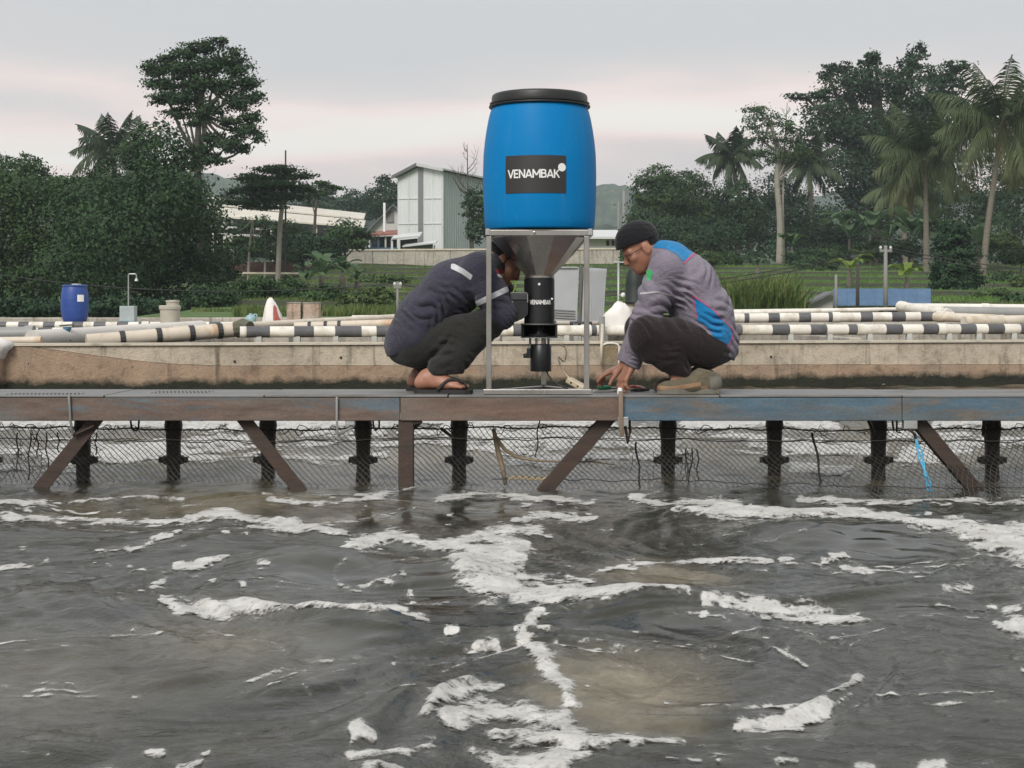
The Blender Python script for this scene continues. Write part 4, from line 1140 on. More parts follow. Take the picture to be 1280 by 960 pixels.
# side blower, rounded below, with framed cover
bl = []
for px, py in [(628, 366), (660, 366), (660, 392), (657, 396), (652, 399.5), (646, 400.5), (640, 399.5), (634, 396.5), (628, 395)]:
    bl.append(P(px, py, FY - .085))
V = np.array(bl + [q + (0, .11, 0) for q in bl]); n = len(bl)
bo = obj('blower', V, [tuple(range(n))[::-1], tuple(range(n, 2 * n))] + [(i, (i + 1) % n, n + (i + 1) % n, n + i) for i in range(n)], m_blackp, fd)
def frame_loop(x0, x1, y0, y1, Yv, r, m, nm, par):
    pts = [P(x0, y0, Yv), P(x1, y0, Yv), P(x1, y1, Yv), P(x0, y1, Yv), P(x0, y0, Yv)]
    mb = MB()
    for i in range(4): mb.tube([pts[i], pts[i + 1]], r, 6)
    return mb.build(nm, m, par)
mb = MB(); mb.box((P(648.5, 371, FY - .088)), (.082, .008, .030), ch=.003); mb.build('blower_cover', mat('dark_grey_cover', (.045, .048, .052), .4), bo)
mb = MB(); mb.tube([P(638, 366, FY - .094), P(658, 366, FY - .094), P(659.5, 368, FY - .094), P(659.5, 378, FY - .094)], .0022, 6); mb.build('cover_edge', m_galv, bo)
mb = MB(); mb.lathe([(.005, 0), (.005, .004), (.001, .005)], P(640, 377.5, FY - .086), n=10, axis=np.array([[1, 0, 0], [0, 0, -1], [0, 1, 0]])); mb.build('bolt', m_galv, bo)
mb = MB(); mb.bar(P(628, 389.5, FY - .0865), P(659, 389.5, FY - .0865), .003, .003); mb.build('seam', m_black, bo)
# motor cable to the extension socket
cp = [P(683, 463, FY), P(686, 470, FY - .05), P(694, 478, FY - .08), P(702, 483, FY - .1), P(710, 485.5, FY - .1)]
def spline(cp, n=30):
    cp = np.array(cp); t = np.linspace(0, len(cp) - 1, n); out = []
    for q in t:
        i = min(int(q), len(cp) - 2); u = q - i
        p0, p1, p2, p3 = cp[max(i - 1, 0)], cp[i], cp[i + 1], cp[min(i + 2, len(cp) - 1)]
        out.append(.5 * ((2 * p1) + (-p0 + p2) * u + (2 * p0 - 5 * p1 + 4 * p2 - p3) * u * u + (-p0 + 3 * p1 - 3 * p2 + p3) * u ** 3))
    return np.array(out)
mb = MB(); mb.tube(spline(cp), .0042, 8); mb.build('cable', m_black, mo, smooth=True)
# extension socket
m_beige = mat('beige_socket', (.52, .44, .31), .5, var=.15, stain=(.3, .22, .13), stain_amt=.25)
c0 = P(721, 479, 7.50)
ex = thing('extension_socket', 'beige power extension socket lying on the deck behind the stand leg', 'socket', (c0[0], c0[1], DZ))
th = R(-28)
rot = np.array([[math.cos(th), -math.sin(th), 0], [math.sin(th), math.cos(th), 0], [0, 0, 1]]) @ np.array([[math.cos(.45), 0, math.sin(.45)], [0, 1, 0], [-math.sin(.45), 0, math.cos(.45)]])
mb = MB(); mb.box((c0[0], c0[1], DZ + .037), (.105, .055, .03), rot, ch=.007); mb.build('body', m_beige, ex)
for dx in (-.02, .02):
    q = np.array([dx, -.0285, 0]) @ rot.T + np.array([c0[0], c0[1], DZ + .037])
    mb = MB(); mb.lathe([(.005, -.001), (.005, .002)], q, n=10, axis=np.array([[1, 0, 0], [0, 0, -1], [0, 1, 0]])); mb.build('hole', m_black, ex)
mb = MB(); mb.tube(spline([P(713, 474, 7.5), P(705, 465, 7.55), P(700, 455, 7.62), P(698, 446, 7.7), P(705, 452, 7.72), P(708, 442, 7.72), P(706, 434, 7.74), P(700, 431, 7.74)]), .0038, 8); mb.build('cable', m_beige, ex, smooth=True)
# tools by the crouching man's hands
m_red = mat('red_grip', (.33, .025, .02), .4)
m_green = mat('green_grip', (.01, .11, .05), .4)
def zd(px, py): return G(px, py, DZ)
tl = thing('pliers', 'pliers with red and black grips on the deck by the shoe', 'pliers', zd(800, 488))
mb = MB(); mb.tube(spline([zd(783, 487) + (0, 0, .012), zd(795, 486.5) + (0, 0, .013), zd(808, 488.5) + (0, 0, .011)], 12), [.006] * 3 + [.009] * 6 + [.006] * 3, 8); mb.build('grip', m_red, tl, smooth=True)
mb = MB(); mb.tube(spline([zd(783, 488.5) + (0, 0, .009), zd(797, 490) + (0, 0, .010), zd(811, 489.3) + (0, 0, .009)], 12), [.006] * 3 + [.009] * 6 + [.006] * 3, 8); mb.build('grip', m_black, tl, smooth=True)
mb = MB(); mb.box((zd(779, 488.3) + (0, 0, .011)), (.035, .02, .012), ch=.003); mb.build('jaws', m_galv, tl)
sd = thing('screwdriver', 'green handled screwdriver on the deck beside the stand', 'screwdriver', zd(756, 488))
mb = MB(); mb.tube([zd(746, 487.5) + (0, 0, .012), zd(750, 487.5) + (0, 0, .012), zd(762, 487.2) + (0, 0, .012), zd(764, 487.2) + (0, 0, .012)], [.008, .012, .011, .006], 10); mb.build('handle', m_green, sd, smooth=True)
mb = MB(); mb.tube([zd(764, 487.2) + (0, 0, .012), zd(773, 487) + (0, 0, .011)], .003, 6); mb.build('shaft', m_galv, sd)
mb = MB(); mb.bar(zd(741, 490.5) + (0, 0, .005), zd(772, 490.2) + (0, 0, .005), .012, .008, ch=.002); mb.build('steel_strip', m_steel, label='thin steel strip on the deck right of the feeder stand', cat='strip')
mb = MB(); mb.lathe([(.013, 0), (.014, .012), (.011, .026), (.009, .030)], zd(775, 492.5), n=16); auto_smooth(mb.build('bottle_stopper', m_white, label='small white plastic stopper under the crouching man\'s fingers', cat='stopper'))
# ================================================================== PEOPLE (bodies grown as one implicit surface each)
class Field:
    def __init__(s, lo, hi, h):
        s.lo = np.array(lo, float); s.h = h
        s.n = np.ceil((np.array(hi, float) - s.lo) / h).astype(int) + 1
        s.D = np.full(s.n, .5, np.float32)
    def win(s, lo, hi):
        a = np.clip(np.floor((np.array(lo) - s.lo) / s.h).astype(int), 0, s.n); b = np.clip(np.ceil((np.array(hi) - s.lo) / s.h).astype(int) + 1, 0, s.n)
        if np.any(b <= a): return None
        ax = [(s.lo[i] + s.h * np.arange(a[i], b[i])).astype(np.float32) for i in range(3)]
        return tuple(slice(a[i], b[i]) for i in range(3)), ax[0][:, None, None], ax[1][None, :, None], ax[2][None, None, :]
    def put(s, w, d, k):
        sl = w[0]; a = s.D[sl]
        if k > 0:
            hh = np.maximum(k - np.abs(a - d), 0) / k
            s.D[sl] = np.minimum(a, d) - hh * hh * k * .25
        else: s.D[sl] = np.minimum(a, d)
    def cap(s, a, b, ra, rb=None, k=.02, sy=1.0):
        a = np.array(a, float); b = np.array(b, float); rb = ra if rb is None else rb
        m = max(ra, rb) * max(sy, 1) + k + .03
        w = s.win(np.minimum(a, b) - m, np.maximum(a, b) + m)
        if w is None: return s
        _, X, Y, Z = w
        d = b - a
        iy = 1 / sy
        dx, dy, dz = d[0], d[1] * iy, d[2]
        px, py, pz = X - a[0], (Y - a[1]) * iy, Z - a[2]
        t = np.clip((px * dx + py * dy + pz * dz) / (dx * dx + dy * dy + dz * dz + 1e-12), 0, 1)
        q = np.sqrt((px - t * dx) ** 2 + (py - t * dy) ** 2 + (pz - t * dz) ** 2) - (ra + (rb - ra) * t)
        s.put(w, q.astype(np.float32), k); return s
    def ell(s, c, r, k=.02, rot=None):
        c = np.array(c, float); r = np.array(r, float); m = r.max() + k + .03
        w = s.win(c - m, c + m)
        if w is None: return s
        _, X, Y, Z = w
        x, y, z = X - c[0], Y - c[1], Z - c[2]
        if rot is not None:
            x, y, z = (rot[0][0] * x + rot[1][0] * y + rot[2][0] * z, rot[0][1] * x + rot[1][1] * y + rot[2][1] * z, rot[0][2] * x + rot[1][2] * y + rot[2][2] * z)
        k0 = np.sqrt((x / r[0]) ** 2 + (y / r[1]) ** 2 + (z / r[2]) ** 2) + 1e-6
        k1 = np.sqrt((x / r[0] ** 2) ** 2 + (y / r[1] ** 2) ** 2 + (z / r[2] ** 2) ** 2) + 1e-6
        s.put(w, (k0 * (k0 - 1) / k1).astype(np.float32), k); return s
    def coords(s):
        ax = [(s.lo[i] + s.h * np.arange(s.n[i])).astype(np.float32) for i in range(3)]
        return ax[0][:, None, None], ax[1][None, :, None], ax[2][None, None, :]
    def cut(s, p, nrm, k=0.0):
        """keep the side nrm points away from"""
        X, Y, Z = s.coords(); n = np.array(nrm, float); n /= np.linalg.norm(n)
        s.D = np.maximum(s.D, ((X - p[0]) * n[0] + (Y - p[1]) * n[1] + (Z - p[2]) * n[2]).astype(np.float32)); return s
    def folds(s, c, rad, nrm, lam, amp, seed=0.0, warp=2.1):
        c = np.array(c, float); w = s.win(c - rad, c + rad)
        if w is None: return s
        sl, X, Y, Z = w; n = np.array(nrm, float); n /= np.linalg.norm(n)
        u = (X * n[0] + Y * n[1] + Z * n[2]) / lam * 6.283
        wv = warp * np.sin(X * 17 + Z * 11 + seed) + warp * .7 * np.sin(Y * 23 - Z * 19 + seed * 2.1) + warp * .5 * np.sin(X * 41 + Y * 13 + seed)
        r2 = ((X - c[0]) ** 2 + (Y - c[1]) ** 2 + (Z - c[2]) ** 2) / rad ** 2
        f = np.clip(1 - r2, 0, 1)
        g = np.sin(u + wv); g = 1.55 * np.where(g < 0, -np.abs(g) ** .8, 1.15 * np.abs(g) ** 2.2)
        mod = np.clip(.42 + .75 * np.sin(X * 21 - Z * 17 + seed * 3 + 1.4 * np.sin(Y * 26 + X * 12 + seed)), .08, 1)
        s.D[sl] = s.D[sl] + (amp * f * g * mod).astype(np.float32); return s
    def mesh(s):
        D = s.D; inside = D < 0
        n = s.n
        cnt = np.zeros(n - 1, np.int8)
        for i in (0, 1):
            for j in (0, 1):
                for k in (0, 1):
                    cnt += inside[i:n[0] - 1 + i, j:n[1] - 1 + j, k:n[2] - 1 + k]
        act = (cnt > 0) & (cnt < 8)
        I, J, K = np.nonzero(act)
        idx = np.full(n - 1, -1, np.int32); idx[I, J, K] = np.arange(len(I))
        acc = np.zeros((len(I), 3)); num = np.zeros(len(I))
        cor = [(i, j, k) for i in (0, 1) for j in (0, 1) for k in (0, 1)]
        for a in cor:
            for b in cor:
                if sum(b) - sum(a) == 1 and all(y >= x for x, y in zip(a, b)):
                    da = D[I + a[0], J + a[1], K + a[2]]; db = D[I + b[0], J + b[1], K + b[2]]
                    m = (da < 0) != (db < 0)
                    t = np.where(m, da / np.where(m, da - db, 1), 0)
                    p = np.array(a)[None, :] + t[:, None] * (np.array(b) - np.array(a))[None, :]
                    acc += p * m[:, None]; num += m
        V = s.lo + s.h * (np.stack([I, J, K], 1) + acc / num[:, None])
        quads = []
        for ax in range(3):
            sl0 = [slice(None)] * 3; sl1 = [slice(None)] * 3
            sl0[ax] = slice(0, -1); sl1[ax] = slice(1, None)
            a = inside[tuple(sl0)]; b = inside[tuple(sl1)]
            cr = a != b
            i = np.array(np.nonzero(cr))
            u, v_ = (ax + 1) % 3, (ax + 2) % 3
            ok = (i[u] > 0) & (i[v_] > 0) & (i[u] < n[u] - 1) & (i[v_] < n[v_] - 1)
            i = i[:, ok]; flip = a[i[0], i[1], i[2]]
            def cell(du, dv):
                q = i.copy(); q[u] -= du; q[v_] -= dv
                return idx[q[0], q[1], q[2]]
            f = np.stack([cell(1, 1), cell(0, 1), cell(0, 0), cell(1, 0)], 1)
            f[~flip] = f[~flip][:, ::-1]
            quads.append(f)
        Fq = np.concatenate(quads)
        Fq = Fq[(Fq >= 0).all(1)]
        # two light smoothing passes
        for _ in range(1):
            A = np.zeros_like(V); c = np.zeros(len(V))
            for a, b in ((0, 1), (1, 2), (2, 3), (3, 0)):
                np.add.at(A, Fq[:, a], V[Fq[:, b]]); np.add.at(A, Fq[:, b], V[Fq[:, a]]); np.add.at(c, Fq[:, a], 1); np.add.at(c, Fq[:, b], 1)
            V = V * .55 + .45 * A / np.maximum(c, 1)[:, None]
        return V, Fq
def vnormals(V, Fq):
    n = np.cross(V[Fq[:, 2]] - V[Fq[:, 0]], V[Fq[:, 3]] - V[Fq[:, 1]])
    N = np.zeros_like(V)
    for k in range(4): np.add.at(N, Fq[:, k], n)
    return N / (np.linalg.norm(N, axis=1)[:, None] + 1e-12)
def poly_sd(u, v, poly):
    """signed distance (px), negative inside"""
    poly = np.array(poly, float); d = np.full(u.shape, 1e9); ins = np.zeros(u.shape, bool)
    for i in range(len(poly)):
        a, b = poly[i], poly[(i + 1) % len(poly)]
        e = b - a; t = np.clip(((u - a[0]) * e[0] + (v - a[1]) * e[1]) / (e @ e), 0, 1)
        d = np.minimum(d, np.hypot(u - a[0] - t * e[0], v - a[1] - t * e[1]))
        c = ((a[1] > v) != (b[1] > v)) & (u < (b[0] - a[0]) * (v - a[1]) / (b[1] - a[1] + 1e-12) + a[0])
        ins ^= c
    return np.where(ins, -d, d)
def patch(name, V, N, Fq, sd, m, parent, proud=.0016, **kw):
    """cloth panel: the surface where sd < 0, clipped cleanly, lifted off its garment"""
    tri = np.concatenate([Fq[:, [0, 1, 2]], Fq[:, [0, 2, 3]]])
    tri = tri[(sd[tri] < 0).any(1)]
    vm = {}; VV = []; FF = []
    def vid(key, p):
        if key not in vm: vm[key] = len(VV); VV.append(p)
        return vm[key]
    W = V + N * proud
    for t in tri:
        out = []
        for i in range(3):
            a, b = int(t[i]), int(t[(i + 1) % 3])
            if sd[a] < 0: out.append(vid(a, W[a]))
            if (sd[a] < 0) != (sd[b] < 0):
                q = sd[a] / (sd[a] - sd[b]); out.append(vid((min(a, b), max(a, b)), W[a] + (W[b] - W[a]) * q))
        if len(out) >= 3 and len(set(out)) == len(out): FF.append(out)
    if not FF: return None
    return obj(name, VV, FF, m, parent, smooth=True, **kw)
def basis(f, u):
    f = np.array(f, float) / np.linalg.norm(f); u = np.array(u, float); u = u - f * (u @ f); u /= np.linalg.norm(u); s = np.cross(u, f)
    return f, u, s
def head(fl, C, f, u, neck_to, neck_r=.054):
    f, u, s = basis(f, u); rot = np.stack([f, s, u], 1)
    q = lambda a, b, c=0.0: np.array(C) + f * a + u * b + s * c
    fl.ell(q(-.012, .035), (.096, .076, .082), .02, rot)
    fl.ell(q(.035, -.035), (.062, .060, .075), .03, rot)
    fl.cap(q(.055, -.088), q(.01, -.055), .026, .045, .03)
    for sg in (-1, 1):
        fl.cap(q(-.002, -.04, sg * .05), q(.05, -.085, sg * .018), .022, .02, .03)      # jaw
        fl.ell(q(.062, -.022, sg * .042), (.020, .022, .018), .02, rot)                 # cheek
        fl.cap(q(.078, .012, sg * .012), q(.066, .014, sg * .048), .010, .010, .014)    # brow
        fl.ell(q(-.010, -.012, sg * .076), (.022, .009, .032), .006, rot)               # ear
        fl.ell(q(-.004, -.034, sg * .074), (.010, .008, .012), .006, rot)
        fl.ell(q(.088, -.034, sg * .012), (.012, .009, .009), .008, rot)                # nostril
    fl.cap(q(.080, .006), q(.103, -.028), .009, .0115, .012)                            # nose
    fl.cap(q(.086, -.058, -.016), q(.086, -.058, .016), .0065, .0065, .008)             # lips
    fl.cap(q(.083, -.068, -.013), q(.083, -.068, .013), .0070, .0070, .008)
    fl.ell(q(.072, -.094), (.016, .020, .014), .015, rot)
    fl.cap(q(-.035, -.05), neck_to, neck_r, neck_r * 1.12, .03)
    return q, rot, (f, u, s)
def hand(fl, w, d, n, s, curls=(.5, .5, .5, .5), thumb=(.55, .7, .35), L=1.0):
    d = np.array(d, float) / np.linalg.norm(d); n = np.array(n, float); n = n - d * (n @ d); n /= np.linalg.norm(n)
    s = np.array(s, float); s = s - d * (s @ d) - n * (s @ n); s /= np.linalg.norm(s); w = np.array(w, float)
    for i, (off, ln) in enumerate(zip((.031, .0105, -.0105, -.030), (.073, .082, .076, .060))):
        b = w + d * (.088 - .006 * abs(i - 1)) * L + s * off * L
        fl.cap(w + d * .008 + s * off * .6, b, .0165, .0125, .012)
        p = b; a = 0.0
        for fr, r0, r1, cf in ((.44, .0105, .0095, .8), (.31, .0095, .0088, 1.1), (.25, .0088, .0075, .8)):
            a += curls[i] * cf; q = p + (d * math.cos(a) + n * math.sin(a)) * ln * fr * L
            fl.cap(p, q, r0, r1, .004); p = q
    p = w + d * .022 + s * .022; dv = d * thumb[0] + s * thumb[1] + n * thumb[2]; dv /= np.linalg.norm(dv)
    q = p + dv * .045; fl.cap(p, q, .017, .0125, .010)
    dv = dv + d * .35 + n * .25; dv /= np.linalg.norm(dv); q2 = q + dv * .034; fl.cap(q, q2, .0120, .0105, .005)
    dv = dv + n * .25; dv /= np.linalg.norm(dv); fl.cap(q2, q2 + dv * .024, .0105, .0085, .004)
def limb(fl, pts, rs, k=.02, sy=1.0):
    for i in range(len(pts) - 1): fl.cap(pts[i], pts[i + 1], rs[i], rs[i + 1], k, sy)

m_skin, nt, bs, nd, lk = new_mat('skin')
v = texco(nt)
lk.new(ramp(nt, noise(nt, v, 14, 4), [(.3, (.27, .115, .070)), (.7, (.40, .20, .130))]), bs.inputs['Base Color'])
bs.inputs['Roughness'].default_value = .48; bs.inputs['Subsurface Weight'].default_value = .08; bs.inputs['Subsurface Radius'].default_value = (.012, .005, .003)
bump(nt, bs, noise(nt, v, 160, 3), .25, .0012)
def cloth(name, col, var=.16, weave=420, rough=.85):
    m, nt, bs, nd, lk = new_mat(name)
    v = texco(nt); c = np.array(col)
    a = noise(nt, v, 7, 5, .6); b = noise(nt, v, 55, 3)
    base = ramp(nt, a, [(.25, tuple(c * (1 - var))), (.75, tuple(c * (1 + var)))])
    lk.new(mixc(nt, 1.0, base, ramp(nt, b, [(.2, (.90,) * 3), (.8, (1.1,) * 3)]), 'MULTIPLY'), bs.inputs['Base Color'])
    bs.inputs['Roughness'].default_value = rough; bs.inputs['Sheen Weight'].default_value = .15; bs.inputs['Specular IOR Level'].default_value = .2
    bump(nt, bs, mth(nt, 'ADD', noise(nt, v, weave, 2), mth(nt, 'MULTIPLY', noise(nt, texco(nt, 'Object', (1.0, 1.0, 1.7)), 16, 5, .62, 1.6), 5.0)), .5, .0055)
    return m
m_navy = cloth('navy_work_shirt', (.040, .038, .058)); m_trous1 = cloth('charcoal_trousers', (.022, .022, .020)); m_trous2 = cloth('dark_brown_trousers', (.019, .0125, .0135))
m_shirt2 = cloth('grey_lilac_shirt', (.215, .190, .235)); m_bluep = cloth('bright_blue_panel', (.010, .185, .42)); m_pink = cloth('pink_piping', (.46, .09, .17), weave=200)
m_knit = cloth('black_knit', (.010, .010, .012), weave=160); m_hair = cloth('black_hair', (.009, .008, .008), weave=260, rough=.6)
m_refl = mat('reflective_tape', (.50, .50, .52), .4, var=.12, vscale=20, bmp=.1); m_flagr = cloth('red_patch', (.40, .02, .05)); m_flagw = cloth('white_patch', (.62, .60, .60)); m_logo = cloth('green_print', (.05, .42, .14))
m_neon = cloth('lime_lanyard', (.35, .55, .06)); m_rubber = mat('dark_rubber', (.020, .018, .017), .7, bmp=.2)
m_eye = mat('eye_white', (.7, .68, .64), .25, bmp=0); m_iris = mat('eye_dark', (.015, .01, .008), .2, bmp=0)
def finish(fl, name, m, root, smooth=True):
    V, Fq = fl.mesh(); o = obj(name, V, Fq, m, root, smooth=smooth); return o, V, Fq
def eyes(root, q, par=None):
    for sg in (-1, 1):
        c = q(.070, -.004, sg * .031); mb = MB()
        mb.lathe([(.012 * math.sin(a), -.012 * math.cos(a)) for a in np.linspace(.02, 3.12, 9)], c, n=12); mb.build('eye', m_eye, root, smooth=True)
        c2 = q(.0775, -.005, sg * .031); mb = MB(); mb.lathe([(.0062 * math.sin(a), -.0062 * math.cos(a)) for a in np.linspace(.02, 3.12, 7)], c2, n=10); mb.build('iris', m_iris, root, smooth=True)
J = P

# ------------------------------------------------------------------ man in navy (left), squatting, facing right
ra = thing('person', 'squatting man in navy work shirt with reflective tape and flip-flops, facing the feeder', 'person', (J(550, 480, 7.45)[0], 7.45, DZ))
lo = J(470, 500, 7.15) ; lo = np.array([J(474, 0, 7.6)[0], 7.20, .44]); hi = np.array([J(672, 0, 7.6)[0], 7.92, J(0, 288, 7.6)[2]])
YC = 7.52
pel, wai, che, sho = J(516, 424, YC), J(531, 396, YC), J(566, 361, YC), J(599, 341, YC)
hipN, kneeN, ankN = J(524, 432, 7.42), J(611, 404, 7.38), J(546, 465, 7.335)
hipF, kneeF, ankF = J(522, 432, 7.62), J(607, 404, 7.68), J(532, 468, 7.60)
shN, elN, wrN = J(600, 338, 7.365), J(627, 394, 7.365), J(643, 380, 7.47)
shF, elF, wrF = J(606, 334, 7.68), J(640, 386, 7.74), J(655, 374, 7.62)
b = Field(lo, hi, .0046)
b.cap(pel, wai, .105, .10, .05, 1.35); b.cap(wai, che, .10, .112, .05, 1.4); b.cap(che, sho, .112, .09, .05, 1.45)
for h_, k_, a_ in ((hipN, kneeN, ankN), (hipF, kneeF, ankF)):
    limb(b, [h_, k_], [.078, .052], .03); limb(b, [k_, k_ * .45 + a_ * .55 + np.array([-.012, 0, .0]), a_], [.050, .048, .034], .02)
for s_, e_, w_ in ((shN, elN, wrN), (shF, elF, wrF)):
    limb(b, [s_, e_, w_], [.056, .042, .028], .02)
Ch = J(632, 326, 7.60)
q, rot, (hf, hu, hs) = head(b, Ch, (.75, -.10, -.66), (.66, 0, .75), sho * .8 + che * .2 + np.array([.03, .02, .03]))
for (heel, toe, yy, dz) in ((J(527, 0, 7.335), J(586, 0, 7.30), 7.33, 0), (J(517, 0, 7.60), J(575, 0, 7.585), 7.60, 0)):
    hz_ = DZ + .021
    H = np.array([heel[0], heel[1], hz_ + .030]); T = np.array([toe[0], toe[1], hz_ + .012]); Bq = H + (T - H) * .72; Bq[2] = hz_ + .020
    an = ankN if yy < 7.5 else ankF
    b.cap(H, an, .031, .034, .02); b.cap(H, Bq, .030, .021, .02, 1.35); b.cap(H + (.02, 0, .035), Bq, .03, .018, .03, 1.2); b.cap(an, H + (T - H) * .5 + (0, 0, .012), .033, .022, .03)
    sgn = 1 if yy < 7.5 else -1
    for i, (o_, l_, r_) in enumerate(((.030, .052, .013), (.012, .050, .0098), (-.004, .044, .0092), (-.018, .037, .0088), (-.031, .028, .0084))):
        p0 = Bq + np.array([0, o_ * .9 * sgn, -.002]); b.cap(p0 - (.02, 0, 0), p0 + np.array([l_, o_ * .12 * sgn, -.008 + r_ * .2]), r_ + .002, r_, .005)
hand(b, wrN, (.35, .5, .35), (.75, .2, -.5), (0, .2, 1), (.55, .6, .65, .7))
hand(b, wrF, (.45, -.35, .25), (.4, -.5, -.7), (0, .3, 1), (.5, .55, .6, .65))
body, Vb, Fb = finish(b, 'body', m_skin, ra)
eyes(ra, q)
# hair cap
hr = Field(Ch - .17, Ch + .17, .005); hr.ell(q(-.018, .042), (.100, .081, .084), .0, rot)
hr.cut(q(.045, .035), hf * 1.0 - hu * .75); hr.cut(q(-.02, -.03), -hu * 1.0 + hf * .35)
finish(hr, 'hair', m_hair, ra)
# shirt
s = Field(lo, hi, .0046)
s.cap(pel + (0, 0, .004), wai, .128, .126, .05, 1.38); s.cap(wai, che, .126, .134, .05, 1.42); s.cap(che, sho, .134, .104, .05, 1.48)
s.cap(J(503, 434, YC), pel, .082, .11, .05, 1.9)
s.cap(sho, J(618, 333, 7.58), .085, .066, .04, 1.2)
hemA, hemB = J(484, 446, YC), J(552, 432, YC)      # the hem runs from the seat to the thigh
s.cut(hemA, ((hemB[2] - hemA[2]), 0, -(hemB[0] - hemA[0])))
limb(s, [shN + (-.012, 0, .004), elN * .5 + shN * .5, elN, elN * .35 + wrN * .65], [.086, .078, .066, .046], .03); limb(s, [shF, elF, elF * .35 + wrF * .65], [.080, .062, .046], .03)
s.folds(J(540, 405, 7.40), .24, (.62, .1, .78), .050, .0062, .4, 2.8); s.folds(J(575, 375, 7.40), .17, (.3, .2, .9), .045, .005, 2.2); s.folds(J(512, 420, 7.45), .16, (.8, .3, .6), .03, .0042, 3.1); s.folds((shN + elN) / 2, .13, (.35, 0, .95), .042, .0045, 1.1); s.folds(elN, .1, (.7, 0, .7), .024, .004, 5.0)
s.folds(J(520, 370, 7.5), .22, (-.5, .2, .8), .06, .005, 1.7); s.folds(J(555, 385, 7.35), .16, (.85, .1, .45), .04, .0055, 7.7, 2.4); s.folds(J(505, 400, 7.4), .15, (.75, .1, .65), .034, .005, 9.1, 2.6)
shirt, Vs, Fs = finish(s, 'shirt', m_navy, ra)
Ns = vnormals(Vs, Fs); us, vs_ = to_px(Vs[:, 0], Vs[:, 1], Vs[:, 2])
near = np.where(Ns[:, 1] < .15, 0, 30.0)
patch('reflective_tape', Vs, Ns, Fs, poly_sd(us, vs_, [(564, 330), (568, 330), (580, 336), (591, 344), (588.5, 350), (577, 342), (563.5, 336)]) + near, m_refl, shirt)
ax = (elN - shN); La = np.linalg.norm(ax); ax = ax / La
t_ = (Vs - shN) @ ax; rd = np.linalg.norm((Vs - shN) - t_[:, None] * ax, axis=1)
tape_c = (J(621, 367.5, 7.3) - shN) @ ax
patch('reflective_tape', Vs, Ns, Fs, np.where(rd < .098, np.abs(t_ - tape_c - .0) - .013, .05) * 250, m_refl, shirt)
patch('flag_patch', Vs, Ns, Fs, poly_sd(us, vs_, [(619.5, 336.5), (627, 336), (630, 342), (621, 342.5)]) + near, m_flagr, shirt)
patch('flag_patch', Vs, Ns, Fs, poly_sd(us, vs_, [(621, 342.7), (630, 342.2), (632, 348), (627, 347.5), (622.5, 346)]) + near, m_flagw, shirt)
# collar and lanyard
mb = MB(); mb.tube(spline([J(638, 352, 7.50), J(645, 353, 7.47), J(643, 362, 7.46), J(641, 366, 7.46)], 12), [.004] * 12, 6); mb.build('lanyard', m_neon, ra, smooth=True)
# trousers
t = Field(lo, hi, .0046)
t.cap(J(507, 432, YC), J(530, 428, YC), .098, .098, .05, 1.55)
for h_, k_, a_, cal in ((hipN, kneeN, ankN, J(566, 446, 7.36)), (hipF, kneeF, ankF, J(560, 446, 7.64))):
    limb(t, [h_ + (-.01, 0, -.012), h_ * .45 + k_ * .55 + (0, 0, -.004), k_], [.100, .086, .072], .04); limb(t, [k_, cal + (.02, 0, .01), a_ + (.012, 0, .012)], [.070, .074, .060], .03)
    t.cap(cal, a_ + (.09, 0, .012), .055, .036, .03)
t.folds(J(600, 405, 7.33), .14, (.5, .1, .85), .060, .004, .8, 3.0); t.folds(J(565, 448, 7.32), .13, (.45, .2, .85), .050, .005, 2.5, 3.0); t.folds(J(540, 425, 7.35), .13, (.75, 0, -.6), .05, .0045, 4.0, 2.6); t.folds(J(570, 405, 7.32), .12, (.8, .1, .4), .045, .003, 6.0)
t.cut(J(550, 468.5, 7.36), (.05, 0, -1))
finish(t, 'trousers', m_trous1, ra)
# flip-flops
for (heel, toe, sg) in ((J(518, 0, 7.335), J(591, 0, 7.298), 1), (J(508, 0, 7.605), J(580, 0, 7.585), -1)):
    d = toe - heel; d[2] = 0; L = np.linalg.norm(d); d /= L; sd_ = np.array([-d[1], d[0], 0])
    out = []
    for u_, w_ in ((0, .02), (.06, .034), (.25, .036), (.45, .034), (.7, .046), (.88, .044), (.97, .028), (1, .01)): out.append((u_, w_))
    ring = [heel[:2] + d[:2] * L * u_ + sd_[:2] * w_ for u_, w_ in out] + [heel[:2] + d[:2] * L * u_ - sd_[:2] * w_ for u_, w_ in out[::-1]]
    n = len(ring); V = [(*p, DZ + .002) for p in ring] + [(*p, DZ + .0205) for p in ring]
    fs = obj('flip_flop', V, [tuple(range(n))[::-1], tuple(range(n, 2 * n))] + [(i, (i + 1) % n, n + (i + 1) % n, n + i) for i in range(n)], m_rubber, ra)
    post = np.array([*(heel[:2] + d[:2] * L * .86), DZ + .034])
    for w_ in (-1, 1):
        e = np.array([*(heel[:2] + d[:2] * L * .42 + sd_[:2] * w_ * .040), DZ + .018])
        mid = np.array([*(heel[:2] + d[:2] * L * .62 + sd_[:2] * w_ * .030), DZ + .068])
        cv = spline([e, mid, post + (0, 0, .016), post + (.004, 0, -.005)], 14)
        mb = MB(); mb.tube(cv, [.0085] * 8 + [.006] * 6, 8); mb.build('strap', m_rubber, fs, smooth=True)

